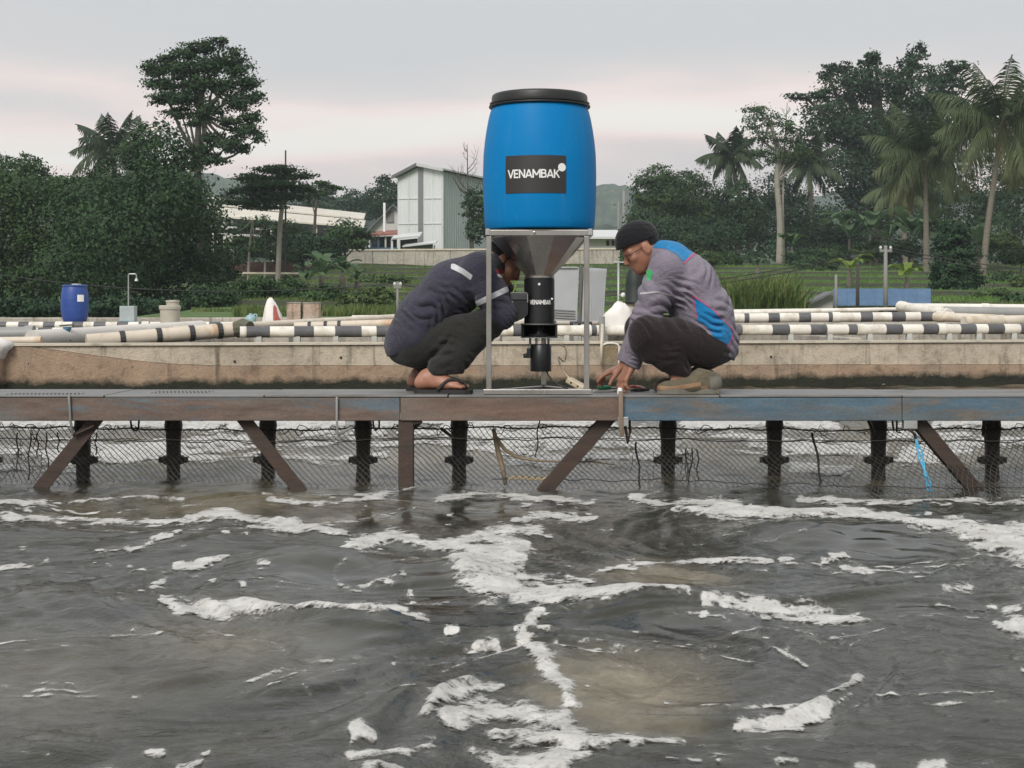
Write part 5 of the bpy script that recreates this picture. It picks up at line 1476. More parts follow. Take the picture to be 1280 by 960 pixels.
# ------------------------------------------------------------------ man in grey (right), squatting, facing left
rb = thing('person', 'squatting man in black cap and grey shirt with blue panels, hands on the deck', 'person', (J(860, 480, 7.42)[0], 7.42, DZ))
lo = np.array([J(728, 0, 7.6)[0], 7.13, .44]); hi = np.array([J(940, 0, 7.6)[0], 7.80, J(0, 262, 7.6)[2]])
YC = 7.46
pel, wai, che, sho = J(889, 424, YC), J(878, 392, YC), J(858, 355, YC), J(838, 329, YC)
hipN, kneeN, ankN = J(882, 432, 7.35), J(806, 418, 7.255), J(852, 466, 7.30)
hipF, kneeF, ankF = J(882, 432, 7.57), J(800, 412, 7.66), J(848, 468, 7.60)
shN, elN, wrN = J(833, 337, 7.30), J(808, 398, 7.335), J(789, 457, 7.40)
shF, elF, wrF = J(832, 334, 7.62), J(806, 400, 7.60), J(779, 459, 7.53)
b = Field(lo, hi, .0044)
b.cap(pel, wai, .108, .108, .05, 1.35); b.cap(wai, che, .108, .115, .05, 1.4); b.cap(che, sho, .115, .088, .05, 1.45)
for h_, k_, a_ in ((hipN, kneeN, ankN), (hipF, kneeF, ankF)):
    limb(b, [h_, k_], [.08, .055], .03); limb(b, [k_, k_ * .45 + a_ * .55, a_], [.052, .05, .036], .02); b.cap(a_, a_ + (-.03, 0, -.05), .034, .03, .02)
for s_, e_, w_ in ((shN, elN, wrN), (shF, elF, wrF)): limb(b, [s_, e_, w_], [.058, .043, .027], .02)
Ch = J(801, 310, YC)
q, rot, (hf, hu, hs) = head(b, Ch, (-.85, -.08, -.53), (-.53, 0, .85), sho * .9 + che * .1 + np.array([-.02, 0, .012]), .058)
hand(b, wrN, (-.52, -.12, -.85), (.62, .35, -.55), (-.75, -.3, .5), (.45, .5, .55, .65), (.75, .3, .5))
hand(b, wrF, (-.93, -.12, -.30), (-.1, 0, -1), (0, -1, -.1), (.22, .45, .55, .6), (.75, .4, .45))
finish(b, 'body', m_skin, rb)
eyes(rb, q)
# black knit cap, short hair at the nape
c_ = Field(Ch - .2, Ch + .2, .005); c_.ell(J(795.5, 303, YC), (.106, .084, .101), .0, None); c_.ell(q(-.012, .045), (.104, .084, .088), .02, rot)
pa, pb = J(771, 313.5, YC), J(821, 295.5, YC); dn = pb - pa
c_.cut(pa, (dn[2], 0, -dn[0])); finish(c_, 'cap', m_knit, rb)
hr = Field(Ch - .17, Ch + .17, .005); hr.ell(q(-.022, .030), (.091, .0775, .082), .0, rot); hr.cut(q(-.035, 0), hf); hr.cut(q(-.03, -.032), -hu + hf * .4); finish(hr, 'hair', m_hair, rb)
# glasses: two rims, bridge, temple arms
gl = thing('glasses', None, None, Ch); gl.parent = None
mb = MB()
for sg in (-1, 1):
    c0 = q(.090, -.006, sg * .032)
    ring = [c0 + hs * .022 * math.cos(a) + hu * .016 * math.sin(a) for a in np.linspace(0, 2 * math.pi, 17)]
    mb.tube(ring, .0020, 6, cap=False)
    mb.tube([q(.088, .0, sg * .054), q(.055, .0, sg * .074), q(-.002, -.002, sg * .080)], .0022, 6)
mb.tube([q(.092, -.002, -.011), q(.096, .0, 0), q(.092, -.002, .011)], .002, 6)
bpy.data.objects.remove(gl)
mb.build('glasses', m_black, rb, smooth=True)
# shirt
s = Field(lo, hi, .0044)
s.cap(pel + (0.002, 0, 0), wai, .128, .138, .05, 1.36); s.cap(wai, che, .138, .138, .05, 1.4); s.cap(che, sho, .138, .106, .05, 1.48)
s.cap(J(899, 438, YC), pel, .078, .10, .05, 1.9)
s.cap(sho, J(824, 319, YC), .080, .066, .04, 1.15)
hemA, hemB = J(922, 454, YC), J(885, 432, YC)
s.cut(hemA, (-(hemB[2] - hemA[2]), 0, hemB[0] - hemA[0]))
limb(s, [shN, elN * .5 + shN * .5, elN, elN * .45 + wrN * .55, wrN + (wrN - elN) / np.linalg.norm(wrN - elN) * -.012], [.088, .080, .070, .054, .046], .03); limb(s, [shF, elF, wrF], [.082, .066, .045], .03)
s.cut(wrN + (0, 0, -.004), (-.45, 0, -.9))
s.folds(J(850, 385, 7.25), .17, (.25, 0, .97), .036, .0055, .7); s.folds((shN + elN) / 2, .14, (.75, 0, .55), .05, .0048, 1.9); s.folds(elN, .11, (.4, 0, .9), .03, .005, 3.3); s.folds(J(795, 440, 7.37), .09, (.3, 0, .95), .024, .0045, 2.0); s.folds(J(905, 425, 7.4), .15, (.8, 0, .5), .04, .004, 5.1); s.folds(J(885, 360, 7.4), .2, (.6, .2, -.75), .06, .005, 4.4); s.folds(J(845, 372, 7.25), .12, (.55, 0, .8), .03, .0055, 8.2, 2.4); s.folds(J(895, 400, 7.3), .15, (.3, .2, .9), .045, .005, 6.6, 2.6)
shirt, Vs, Fs = finish(s, 'shirt', m_shirt2, rb)
Ns = vnormals(Vs, Fs); us, vs_ = to_px(Vs[:, 0], Vs[:, 1], Vs[:, 2])
near = np.where(Ns[:, 1] < .25, 0, 30.0)
yoke = [(809, 309), (816, 298), (836, 290), (852, 297), (869, 314), (854, 328.5), (846, 318.5), (832, 311), (818, 310)]
patch('blue_yoke', Vs, Ns, Fs, poly_sd(us, vs_, yoke) + np.where(Ns[:, 2] > -.2, 0, 30), m_bluep, shirt)
patch('pink_piping', Vs, Ns, Fs, poly_sd(us, vs_, [(853.5, 329), (869, 314), (871, 315.5), (854.5, 331)]) + near * 0, m_pink, shirt, proud=.0026)
side = [(866, 370), (876, 376), (892, 388), (906, 402), (917, 414), (914.5, 424), (909, 434), (903.5, 443), (900, 440), (894, 424), (884, 408), (872, 401), (869, 386)]
sdv = poly_sd(us, vs_, side)
patch('blue_side_panel', Vs, Ns, Fs, sdv + near, m_bluep, shirt)
low = (vs_ > 398) & (us < 898)
patch('pink_piping', Vs, Ns, Fs, np.where(low, 5, np.abs(sdv) - .8) + near, m_pink, shirt, proud=.0026)
patch('green_logo', Vs, Ns, Fs, np.minimum(poly_sd(us, vs_, [(808, 338), (813, 336.5), (815, 340), (817.5, 341), (815, 344), (814, 349), (809, 352)]), 9) + near + np.where(Vs[:, 1] < shN[1] + .03, 0, 30), m_logo, shirt)
patch('sleeve_line', Vs, Ns, Fs, poly_sd(us, vs_, [(800, 366), (822, 363.5), (839, 368.5), (839, 370), (822, 365.5), (800, 368)]) + near, m_refl, shirt, proud=.001)
# trousers
t = Field(lo, hi, .0044)
t.cap(J(897, 432, YC), J(875, 428, YC), .094, .098, .05, 1.55)
for h_, k_, a_ in ((hipN, kneeN, ankN), (hipF, kneeF, ankF)):
    limb(t, [h_ + (.01, 0, -.008), h_ * .45 + k_ * .55, k_ + (.008, 0, .004)], [.106, .098, .082], .04); limb(t, [k_ + (.01, 0, 0), k_ * .45 + a_ * .55 + (.01, 0, .012), a_ + (0, 0, .0)], [.080, .078, .050], .03)
    t.cap(k_ + (-.01, 0, -.05), k_ + (.02, 0, -.095), .055, .045, .03)
t.folds(J(815, 420, 7.2), .13, (.7, .2, .7), .062, .0042, .5, 3.0); t.folds(J(850, 415, 7.25), .14, (.9, 0, .4), .07, .004, 2.0, 2.6); t.folds(J(845, 452, 7.25), .1, (.35, 0, .95), .042, .005, 3.6, 3.0); t.folds(J(885, 440, 7.3), .12, (.5, 0, .85), .034, .004, 5.2)
t.cut(J(852, 470.5, 7.3), (-.15, 0, -1))
finish(t, 'trousers', m_trous2, rb)
# shoes: olive canvas uppers on rubber soles
m_shoe = cloth('olive_canvas', (.135, .115, .078)); m_shoe2 = mat('tan_overlay', (.26, .16, .085), .7, var=.3, vscale=20); m_sole = mat('pale_sole', (.16, .15, .125), .75, var=.25, vscale=15, stain=(.05, .04, .03), stain_amt=.3)
m_sock = cloth('dark_sock', (.03, .03, .035))
for (yy, dx, dy_) in ((7.30, 0, 0), (7.60, -4, 0)):
    heel = np.array([J(896 + dx, 0, yy)[0], yy, DZ]); toe = np.array([J(823 + dx, 0, yy - .02)[0], yy - .025, DZ])
    d = toe - heel; L = np.linalg.norm(d); d /= L
    f_ = Field(np.minimum(heel, toe) - (.06, .09, .0), np.maximum(heel, toe) + (.06, .09, .17), .0044)
    at_ = lambda u_, z_, w_=0.0: heel + d * L * u_ + np.array([0, w_, z_])
    f_.cap(at_(.08, .045), at_(.45, .042), .040, .040, .03, .95); f_.cap(at_(.45, .040), at_(.86, .028), .040, .030, .03, 1.15); f_.cap(at_(.86, .03), at_(.94, .027), .030, .024, .02, 1.3)
    f_.cap(at_(.08, .06), at_(.17, .105), .038, .034, .03); f_.cap(at_(.30, .075), at_(.62, .050), .032, .026, .03); f_.cap(at_(.17, .105), at_(.30, .085), .034, .03, .03)
    f_.cut(at_(.2, .118), (.25, 0, 1)); f_.cut(at_(.2, .014), (0, 0, -1))
    so, Vq, Fq_ = finish(f_, 'shoe', m_shoe, rb)
    out = [(-.045, .014), (-.03, .032), (.08, .038), (.3, .035), (.45, .036), (.7, .047), (.88, .043), (.97, .028), (1.02, .010)]
    ring = [(at_(u_, 0)[0], at_(u_, 0)[1] + w_) for u_, w_ in out] + [(at_(u_, 0)[0], at_(u_, 0)[1] - w_) for u_, w_ in out[::-1]]
    n = len(ring); V = [(*p, DZ + .002) for p in ring] + [(*p, DZ + .026) for p in ring]
    obj('sole', V, [tuple(range(n)), tuple(range(n, 2 * n))[::-1]] + [(i, n + i, n + (i + 1) % n, (i + 1) % n) for i in range(n)], m_sole, so)
    Nq = vnormals(Vq, Fq_); uu = ((Vq - heel) @ d) / L; zz_ = Vq[:, 2] - DZ
    patch('overlay', Vq, Nq, Fq_, np.maximum(np.abs(zz_ - (.030 + .045 * np.clip(.75 - uu, 0, 1) * (uu > .3))) - .010, .18 - uu) * 100, m_shoe2, so)
    patch('heel_counter', Vq, Nq, Fq_, np.maximum(uu - .14 - .5 * (zz_ - .03), zz_ - .085) * 100, m_sole, so, proud=.002)
    for i in range(4):
        u0 = .36 + i * .06
        mb = MB(); mb.tube(spline([at_(u0 - .03, .075 - i * .008, -.034), at_(u0, .100 - i * .011, -.015), at_(u0 + .01, .103 - i * .011, .015), at_(u0 - .02, .075 - i * .008, .034)], 10), .0028, 5); mb.build('lace', m_sole, so, smooth=True)
# ================================================================== THINGS ON THE FAR TANKS
m_bluebar = mat('dark_blue_barrel', (.022, .065, .27), .45, var=.12, vscale=4, stain=(.05, .10, .30), stain_amt=.2, bmp=.1)
m_lidw = mat('pale_lid', (.50, .50, .46), .6)
Yb = 25.1; S2 = Yb / F; zb = .712
c = P(93.5, 402, Yb)
br = thing('blue_barrel', 'dark blue plastic barrel with white label on the far ledge at left', 'barrel', (c[0], Yb, zb))
hb = 47 * S2
pf = [(.72, 0), (.80, .03), (.92, .14), (1.0, .35), (1.0, .6), (.96, .8), (.88, .93), (.86, .955), (.92, .957), (.92, .985), (.84, 1.0), (.3, 1.0)]
mb = MB(); mb.lathe([(r * 17 * S2, zb + z * hb) for r, z in pf], (c[0], Yb, 0), n=36); auto_smooth(mb.build('drum', m_bluebar, br), 50)
mb = MB(); mb.lathe([(6 * S2, zb + hb), (6 * S2, zb + hb * 1.03), (1 * S2, zb + hb * 1.035)], (c[0] + .03, Yb, 0), n=18); mb.build('bung', m_lidw, br)
for z_ in (.33, .62):
    r = 17.05 * S2; mb = MB(); mb.lathe([(r * .995, zb + hb * z_ - .006), (r * 1.012, zb + hb * z_), (r * .995, zb + hb * z_ + .006)], (c[0], Yb, 0), n=36, cap=False); mb.build('hoop', m_bluebar, br, smooth=True)
r = 17.2 * S2; V = []
for a in np.linspace(.45, .95, 6):
    for z in (376, 367.5): V.append((c[0] + r * 1.012 * math.sin(a), Yb - r * 1.012 * math.cos(a), zb + (402 - z) * S2 - .0))
obj('label_sticker', V, [(2 * i, 2 * i + 2, 2 * i + 3, 2 * i + 1) for i in range(5)], m_white, br)
# grey box with a thin bent standpipe
m_gbox = mat('pale_blue_grey_box', (.34, .39, .40), .6, var=.15, stain=(.20, .22, .22), stain_amt=.3); m_tealb = mat('teal_tray', (.10, .22, .25), .6)
c = P(160.5, 402, 25.0)
bx_ = thing('control_box', 'small pale grey box with a thin bent standpipe on the far ledge', 'box', (c[0], 25.0, zb))
mb = MB(); mb.box((c[0], 25.0, zb + .145), (.245, .2, .255), ch=.01); mb.build('case', m_gbox, bx_)
mb = MB(); mb.box((c[0], 25.0, zb + .009), (.29, .24, .018), ch=.003); mb.build('tray', m_tealb, bx_)
mb = MB(); mb.tube([P(160.5, 382, 25.0), P(160.5, 344, 25.0), P(161.5, 342.5, 25.0), P(169, 342.5, 25.0), P(170.5, 344, 25.0), P(170.5, 348, 25.0)], .011, 8); mb.build('standpipe', m_galv, bx_)
mb = MB(); mb.lathe([(.012, .05), (.03, .02), (.035, 0)], P(170.5, 349, 25.0) - (0, 0, .03), n=10); mb.build('nozzle', m_galv, bx_)
# pale bucket with lid and a jar on it
m_buck = mat('dirty_bucket', (.47, .44, .36), .65, var=.18, vscale=4, stain=(.28, .25, .17), stain_amt=.35, bmp=.15)
c = P(212.5, 411, 22.2); S3 = 22.2 / F; zq = .633
bk = thing('bucket', 'dirty pale plastic bucket with rim, standing before the far striped pipe', 'bucket', (c[0], 22.2, zq))
mb = MB(); mb.lathe([(11.2 * S3, zq), (12.0 * S3, zq + 12 * S3), (12.4 * S3, zq + 24 * S3), (13.4 * S3, zq + 24.2 * S3), (13.6 * S3, zq + 28 * S3), (12.6 * S3, zq + 29.2 * S3), (2 * S3, zq + 29.4 * S3)], (c[0], 22.2, 0), n=30); auto_smooth(mb.build('pail', m_buck, bk), 40)
mb = MB(); mb.lathe([(8.0 * S3, zq + 29.5 * S3), (8.0 * S3, zq + 33 * S3), (8.8 * S3, zq + 33.2 * S3), (8.8 * S3, zq + 35.5 * S3), (1 * S3, zq + 36 * S3)], (c[0] + 3.5 * S3, 22.2, 0), n=24); auto_smooth(mb.build('lid', m_buck, bk), 40)
mb = MB(); mb.box((c[0], 22.2, (.35 + zq) / 2), (.34, .34, zq - .352), ch=.01); mb.build('plinth', m_conc_grey, label='concrete plinth under the pale bucket', cat='plinth')
# slumped white feed sack with red print
m_sack = mat('woven_sack', (.74, .71, .67), .7, var=.08, vscale=8, bmp=.3, bdist=.01); m_sackr = mat('red_print', (.42, .12, .09), .7, var=.3, vscale=20)
def sack(name, outline, Yv, dep, label, m=m_sack):
    """outline: rows of (py, left px, right px) from bottom to top"""
    S_ = Yv / F; V = []; n = 22
    for py, l, r in outline:
        cx_ = ((l + r) / 2 - 640) * S_; hw = (r - l) / 2 * S_; z = HC + (HZ - py) * S_
        for k in range(n):
            a = 2 * math.pi * k / n; w = 1 + .07 * math.sin(3 * a + py) + .05 * math.sin(7 * a + py * 2.2)
            V.append((cx_ + hw * math.cos(a) * w, Yv + min(hw, dep) * math.sin(a) * w, z + .012 * math.sin(5 * a + py)))
    m_ = len(outline)
    Fc = [(i * n + j, i * n + (j + 1) % n, (i + 1) * n + (j + 1) % n, (i + 1) * n + j) for i in range(m_ - 1) for j in range(n)] + [tuple(range(n))[::-1], tuple((m_ - 1) * n + j for j in range(n))]
    base = ((outline[0][1] + outline[0][2]) / 2 - 640) * S_
    root = thing(name, label, 'sack', (base, Yv, HC + (HZ - outline[0][0]) * S_))
    o = obj('bag', V, Fc, m, root, smooth=True)
    return root, np.array(V), Fc
ol = [(413, 328, 356), (408, 327, 357), (402, 328, 354), (396, 329, 352), (390, 329.5, 349.5), (384, 330.5, 347), (379, 332.5, 344.5), (375, 334.5, 342), (372.5, 336.5, 340)]
rt, Vs_, Fs_ = sack('feed_sack', ol, 21.6, .14, 'white woven feed sack with red print standing behind the striped pipe')
qd = np.array([f for f in Fs_ if len(f) == 4]); Nn = vnormals(Vs_, qd); uu, vv_ = to_px(Vs_[:, 0], Vs_[:, 1], Vs_[:, 2])
patch('red_print', Vs_, Nn, qd, poly_sd(uu, vv_, [(342, 382), (345, 382), (347, 394), (354, 405), (355, 409), (342, 409), (341, 400)]) + np.where(Nn[:, 1] < 0, 0, 40) + 1.5 * (vnoise(uu * .6, vv_ * .6) - .6), m_sackr, rt, proud=.004)
mb = MB(); p = P(342, 413, 21.6); mb.box((p[0], 21.6, (.35 + p[2] + .01) / 2), (.5, .4, p[2] + .01 - .35), ch=.015); mb.build('plinth', m_conc_grey, label='concrete plinth under the white feed sack', cat='plinth')
sack('white_sack', [(414, 754, 791), (408, 752, 792), (400, 752, 791), (392, 756, 789), (385, 763, 786), (380, 768, 781), (377.5, 771, 776)], 17.9, .14, 'crumpled white sack left of the crouching man in grey')
mb = MB(); p = P(772, 414, 17.9); mb.box((p[0], 17.9, (.35 + p[2] + .012) / 2), (.42, .34, p[2] + .012 - .35), ch=.015); mb.build('plinth', m_conc_grey, label='concrete plinth under the crumpled white sack', cat='plinth')
p = WP(-14, 440)
sack('white_sack', [(455, -34, -2), (448, -36, 4), (440, -36, 8), (434, -36, 14), (428, -34, 12), (424, -30, 4), (421, -24, -6)], p[1] - .02, .16, 'torn white plastic sack at the left edge on the wall pier')
# two rusty concrete blocks on the ledge
m_block = concrete('block_concrete', (.43, .38, .32), (.42, .22, .13), None)
for pa, pb_, ra_, lab in ((359.5, 377, 378.5, 'rust streaked concrete block standing left of its twin on the far ledge'), (380, 400, 379, 'pale concrete block standing right of its rust streaked twin on the far ledge')):
    c = P((pa + pb_) / 2, 402, 25.3); w = (pb_ - pa) * 25.3 / F
    rt = thing('concrete_block', lab, 'block', (c[0], 25.3, .712))
    hgt = (402.5 - ra_) * 25.3 / F
    mb = MB(); mb.box((c[0], 25.3, .713 + hgt / 2), (w, .24, hgt), ch=.012); mb.build('block', m_block, rt)
    mb = MB(); mb.box((c[0], 25.3, .713 + hgt + .009), (w * 1.03, .26, .018), ch=.004); mb.build('top_slab', m_conc_grey, rt)
# teal jug
m_jug = mat('pale_teal_jug', (.28, .42, .45), .4, var=.15)
c = P(313.5, 402, 25.0); z0 = .712
jg = thing('plastic_jug', 'small pale teal plastic jug on the far ledge', 'jug', (c[0], 25.0, z0))
mb = MB(); mb.lathe([(.07, 0), (.085, .02), (.088, .09), (.06, .12), (.03, .13), (.028, .15)], (c[0], 25.0, z0), n=18); auto_smooth(mb.build('jug_body', m_jug, jg), 50)
mb = MB(); mb.tube(spline([(c[0] + .04, 25.0, z0 + .13), (c[0] + .10, 25.0, z0 + .13), (c[0] + .085, 25.0, z0 + .06)], 10), .011, 8); mb.build('handle', m_jug, jg, smooth=True)
# grey ribbed cabinet behind the feeder (two leaning plastic panels of a blower housing)
m_cab = mat('grey_cabinet', (.40, .41, .42), .5, var=.08, vscale=3, stain=(.30, .30, .29), stain_amt=.25)
Yc_ = 19.2
cb = thing('grey_cabinet', 'pale grey ribbed metal cabinet standing behind the feeder', 'cabinet', P(722, 402, Yc_))
def panel(name, quad, th, m, par):
    Q = np.array([P(a, b_, Yc_) for a, b_ in quad]); B = Q + (0, th, 0)
    return obj(name, np.concatenate([Q, B]), [(0, 1, 2, 3), (7, 6, 5, 4), (0, 4, 5, 1), (1, 5, 6, 2), (2, 6, 7, 3), (3, 7, 4, 0)], m, par)
panel('panel', [(690, 401), (690, 334), (724, 334), (721, 402)][::-1], .34, m_cab, cb)
panel('panel', [(727, 402), (730, 334), (758.5, 336), (754, 402)][::-1], .30, m_cab, cb)
mb = MB(); mb.bar(P(724.5, 403, Yc_ - .01), P(726.5, 333, Yc_ - .01), .03, .03, ch=.004); mb.build('edge_strip', mat('cabinet_edge', (.11, .11, .11), .5), cb)
for i in range(4):
    mb = MB(); mb.bar(P(692, 387 + i * 3.2, Yc_ - .012), P(719, 388.5 + i * 3.2, Yc_ - .012), .012, .012); mb.build('vent_slat', m_grey_pvc, cb)
mb = MB(); mb.bar(P(694, 334.5, Yc_ - .012), P(722, 334.5, Yc_ - .012), .02, .02, ch=.003); mb.build('top_rail', m_galv, cb)
mb = MB()
for i in range(9):
    mb.bar(P(733 + i * 2.7, 399, Yc_ - .006), P(735 + i * 2.7, 338, Yc_ - .006), .006, .008)
mb.build('ribs', m_cab, cb)
# legs so that it stands on the tank floor
mb = MB()
for px in (693, 720, 730, 752):
    q_ = P(px, 401, Yc_); mb.box((q_[0], Yc_ + .15, (.35 + q_[2]) / 2), (.05, .2, q_[2] - .35))
mb.build('leg_frame', m_galv, cb)
# dark upturned bucket on a cream post, behind the man in grey
c = P(791, 380, 18.4); S4 = 18.4 / F
bp = thing('post', 'cream plastic post behind the man in grey, under a dark bucket', 'post', (c[0], 18.4, .35))
mb = MB(); mb.lathe([(6 * S4, .35), (6 * S4, c[2]), (1 * S4, c[2])], (c[0], 18.4, 0), n=18); auto_smooth(mb.build('shaft', m_pvc2, bp), 50)
mb = MB(); mb.lathe([(7.2 * S4, .35), (7.2 * S4, .40), (6 * S4, .41)], (c[0], 18.4, 0), n=18); mb.build('socket', m_pvc2, bp)
m_dkb = mat('dark_green_bucket', (.012, .020, .016), .6, var=.2)
db_ = thing('dark_bucket', 'black upturned bucket on the cream post behind the man in grey', 'bucket', (c[0], 18.4, c[2] + .002))
mb = MB(); mb.lathe([(12.5 * S4, c[2] + .003), (13.2 * S4, c[2] + .02), (12.6 * S4, c[2] + .03), (12.2 * S4, c[2] + 25 * S4), (10.5 * S4, c[2] + 38 * S4), (8 * S4, c[2] + 43 * S4), (2 * S4, c[2] + 45 * S4)], (c[0] + 3 * S4, 18.4, 0), n=28); auto_smooth(mb.build('shell', m_dkb, db_), 40)
mb = MB(); mb.tube([(c[0] - 9.5 * S4, 18.4 + .0, c[2] + .01), (c[0] + 3 * S4, 18.4 - .135, c[2] - .0), (c[0] + 15.5 * S4, 18.4, c[2] + .01)], .006, 6); mb.build('handle', m_galv, db_)
# standpipe with tap left of his face
c = P(773, 392, 18.6)
tp = thing('standpipe', 'thin grey standpipe with a white tap beside the dark bucket', 'tap', (c[0], 18.6, .35))
mb = MB(); mb.tube([(c[0], 18.6, .35), (c[0], 18.6, P(773, 326, 18.6)[2])], .014, 8); mb.build('riser', m_galv, tp, smooth=True)
mb = MB(); mb.tube([P(767, 328, 18.6), P(781, 328, 18.6)], .010, 8); mb.build('cross_bar', m_galv, tp)
mb = MB(); mb.lathe([(.012, -.03), (.026, -.015), (.028, .01), (.015, .03)], P(779, 369, 18.55), n=12); mb.build('tap', m_white, tp)
mb = MB(); mb.tube([P(773, 369, 18.6), P(779, 369, 18.56)], .012, 8); mb.build('tap_neck', m_galv, tp)
# white pipe frame with coarse netting leaning on the wall
hn = thing('hand_net', 'white pipe frame with tan netting hung on the pond wall', 'net frame', WP(764, 458, -.06))
fp = [WP(753, 405, -.05), WP(752, 432, -.06), WP(751.5, 456, -.07)]
mb = MB(); mb.tube(fp, .017, 10); mb.build('pole', m_pvc2, hn, smooth=True)
fr_ = spline([WP(753, 432, -.05), WP(758, 429.5, -.05), WP(768, 429.5, -.05), WP(773, 432, -.05), WP(774, 440, -.05), WP(773.5, 456, -.05)], 24)
mb = MB(); mb.tube(fr_, .012, 8); mb.build('hoop', m_pvc, hn, smooth=True)
mb = MB()
for i in range(9):
    a0 = 754.5 + i * 2.3
    mb.tube([WP(a0, 431.5, -.045), WP(min(a0 + 12, 773), 431.5 + min(12, 773 - a0) * 2.0, -.045)], .0035, 4); mb.tube([WP(a0, 431.5, -.042), WP(max(a0 - 12, 754), 431.5 + min(12, a0 - 754) * 2.0, -.042)], .0035, 4)
mb.build('netting', m_rope_y, hn, kind='stuff')
# valve tee where the frame's pole meets the pipe
mb = MB(); q_ = WP(752.5, 402, .2); mb.tube([q_ + (0, 0, .06), q_ - (0, 0, .30)], .034, 12); mb.build('tee_pipe', m_grey_pvc, label='short grey upright pipe beside the crumpled white sack', cat='pipe', smooth=False)
# small debris on the walkway: twigs
for px, py, L in ((1140, 485.5, .05), (1105, 480.5, .012)):
    q_ = G(px, py + 1.5, DZ); mb = MB(); mb.tube([q_ + (-L, 0, .004), q_ + (0, .004, .006), q_ + (L * .7, 0, .004)], [.003, .006, .002], 6); mb.build('twig', m_mossp, label='dark twig lying on the deck at right, ' + ('long and flat' if L > .02 else 'very small'), cat='twig')
# ================================================================== TREES AND PLANTS
def leaf_mat(name, dark, light, warm=None, trans=.25):
    m, nt, bs, nd, lk = new_mat(name)
    v = texco(nt, 'World')
    g = nd.new('ShaderNodeAttribute'); g.attribute_name = 'tint'
    a = noise(nt, v, .9, 3, .6)
    f = mth(nt, 'ADD', mth(nt, 'MULTIPLY', a, .55), mth(nt, 'MULTIPLY', g.outputs['Fac'], .45))
    c = ramp(nt, f, [(.25, dark), (.75, light)])
    if warm is not None:
        c = mixc(nt, ramp(nt, g.outputs['Fac'], [(.80, (0, 0, 0)), (.98, (.8, .8, .8))]), c, warm)
    lk.new(c, bs.inputs['Base Color']); bs.inputs['Roughness'].default_value = .6; bs.inputs['Specular IOR Level'].default_value = .25
    tr = nd.new('ShaderNodeBsdfTranslucent'); lk.new(c, tr.inputs['Color'])
    mx = nd.new('ShaderNodeMixShader'); mx.inputs[0].default_value = trans
    lk.new(bs.outputs[0], mx.inputs[1]); lk.new(tr.outputs[0], mx.inputs[2])
    lk.new(mx.outputs[0], nd['Material Output'].inputs['Surface'])
    return m
L_dark = leaf_mat('dark_leaves', (.015, .042, .017), (.054, .108, .038))
L_mid = leaf_mat('green_leaves', (.023, .056, .019), (.078, .140, .045))
L_lite = leaf_mat('light_leaves', (.045, .080, .026), (.110, .165, .055))
L_blue = leaf_mat('deep_green_leaves', (.011, .036, .018), (.042, .092, .038))
L_palm = leaf_mat('palm_fronds', (.045, .070, .030), (.125, .150, .070), warm=(.19, .15, .06))
L_palm_d = leaf_mat('dark_palm_fronds', (.032, .055, .028), (.085, .115, .060))
L_ban = leaf_mat('banana_leaves', (.045, .095, .045), (.125, .195, .095), trans=.35)
L_yel = leaf_mat('yellow_green_leaves', (.10, .17, .03), (.20, .27, .05), trans=.35)
L_gr = leaf_mat('grass_blades', (.075, .125, .032), (.17, .22, .07), warm=(.17, .155, .065), trans=.3)
L_rice = leaf_mat('rice_blades', (.075, .155, .032), (.15, .245, .06), trans=.3)
m_bark = mat('bark', (.075, .062, .048), .9, var=.3, vscale=3, bmp=.6, bdist=.03); m_bark_p = mat('pale_bark', (.27, .245, .205), .85, var=.25, vscale=3, stain=(.12, .10, .08), stain_amt=.3, bmp=.4, bdist=.02)
m_palmt = mat('palm_trunk', (.175, .15, .122), .9, var=.25, vscale=4, bmp=.6, bdist=.02, stretch=(1, 1, 6))

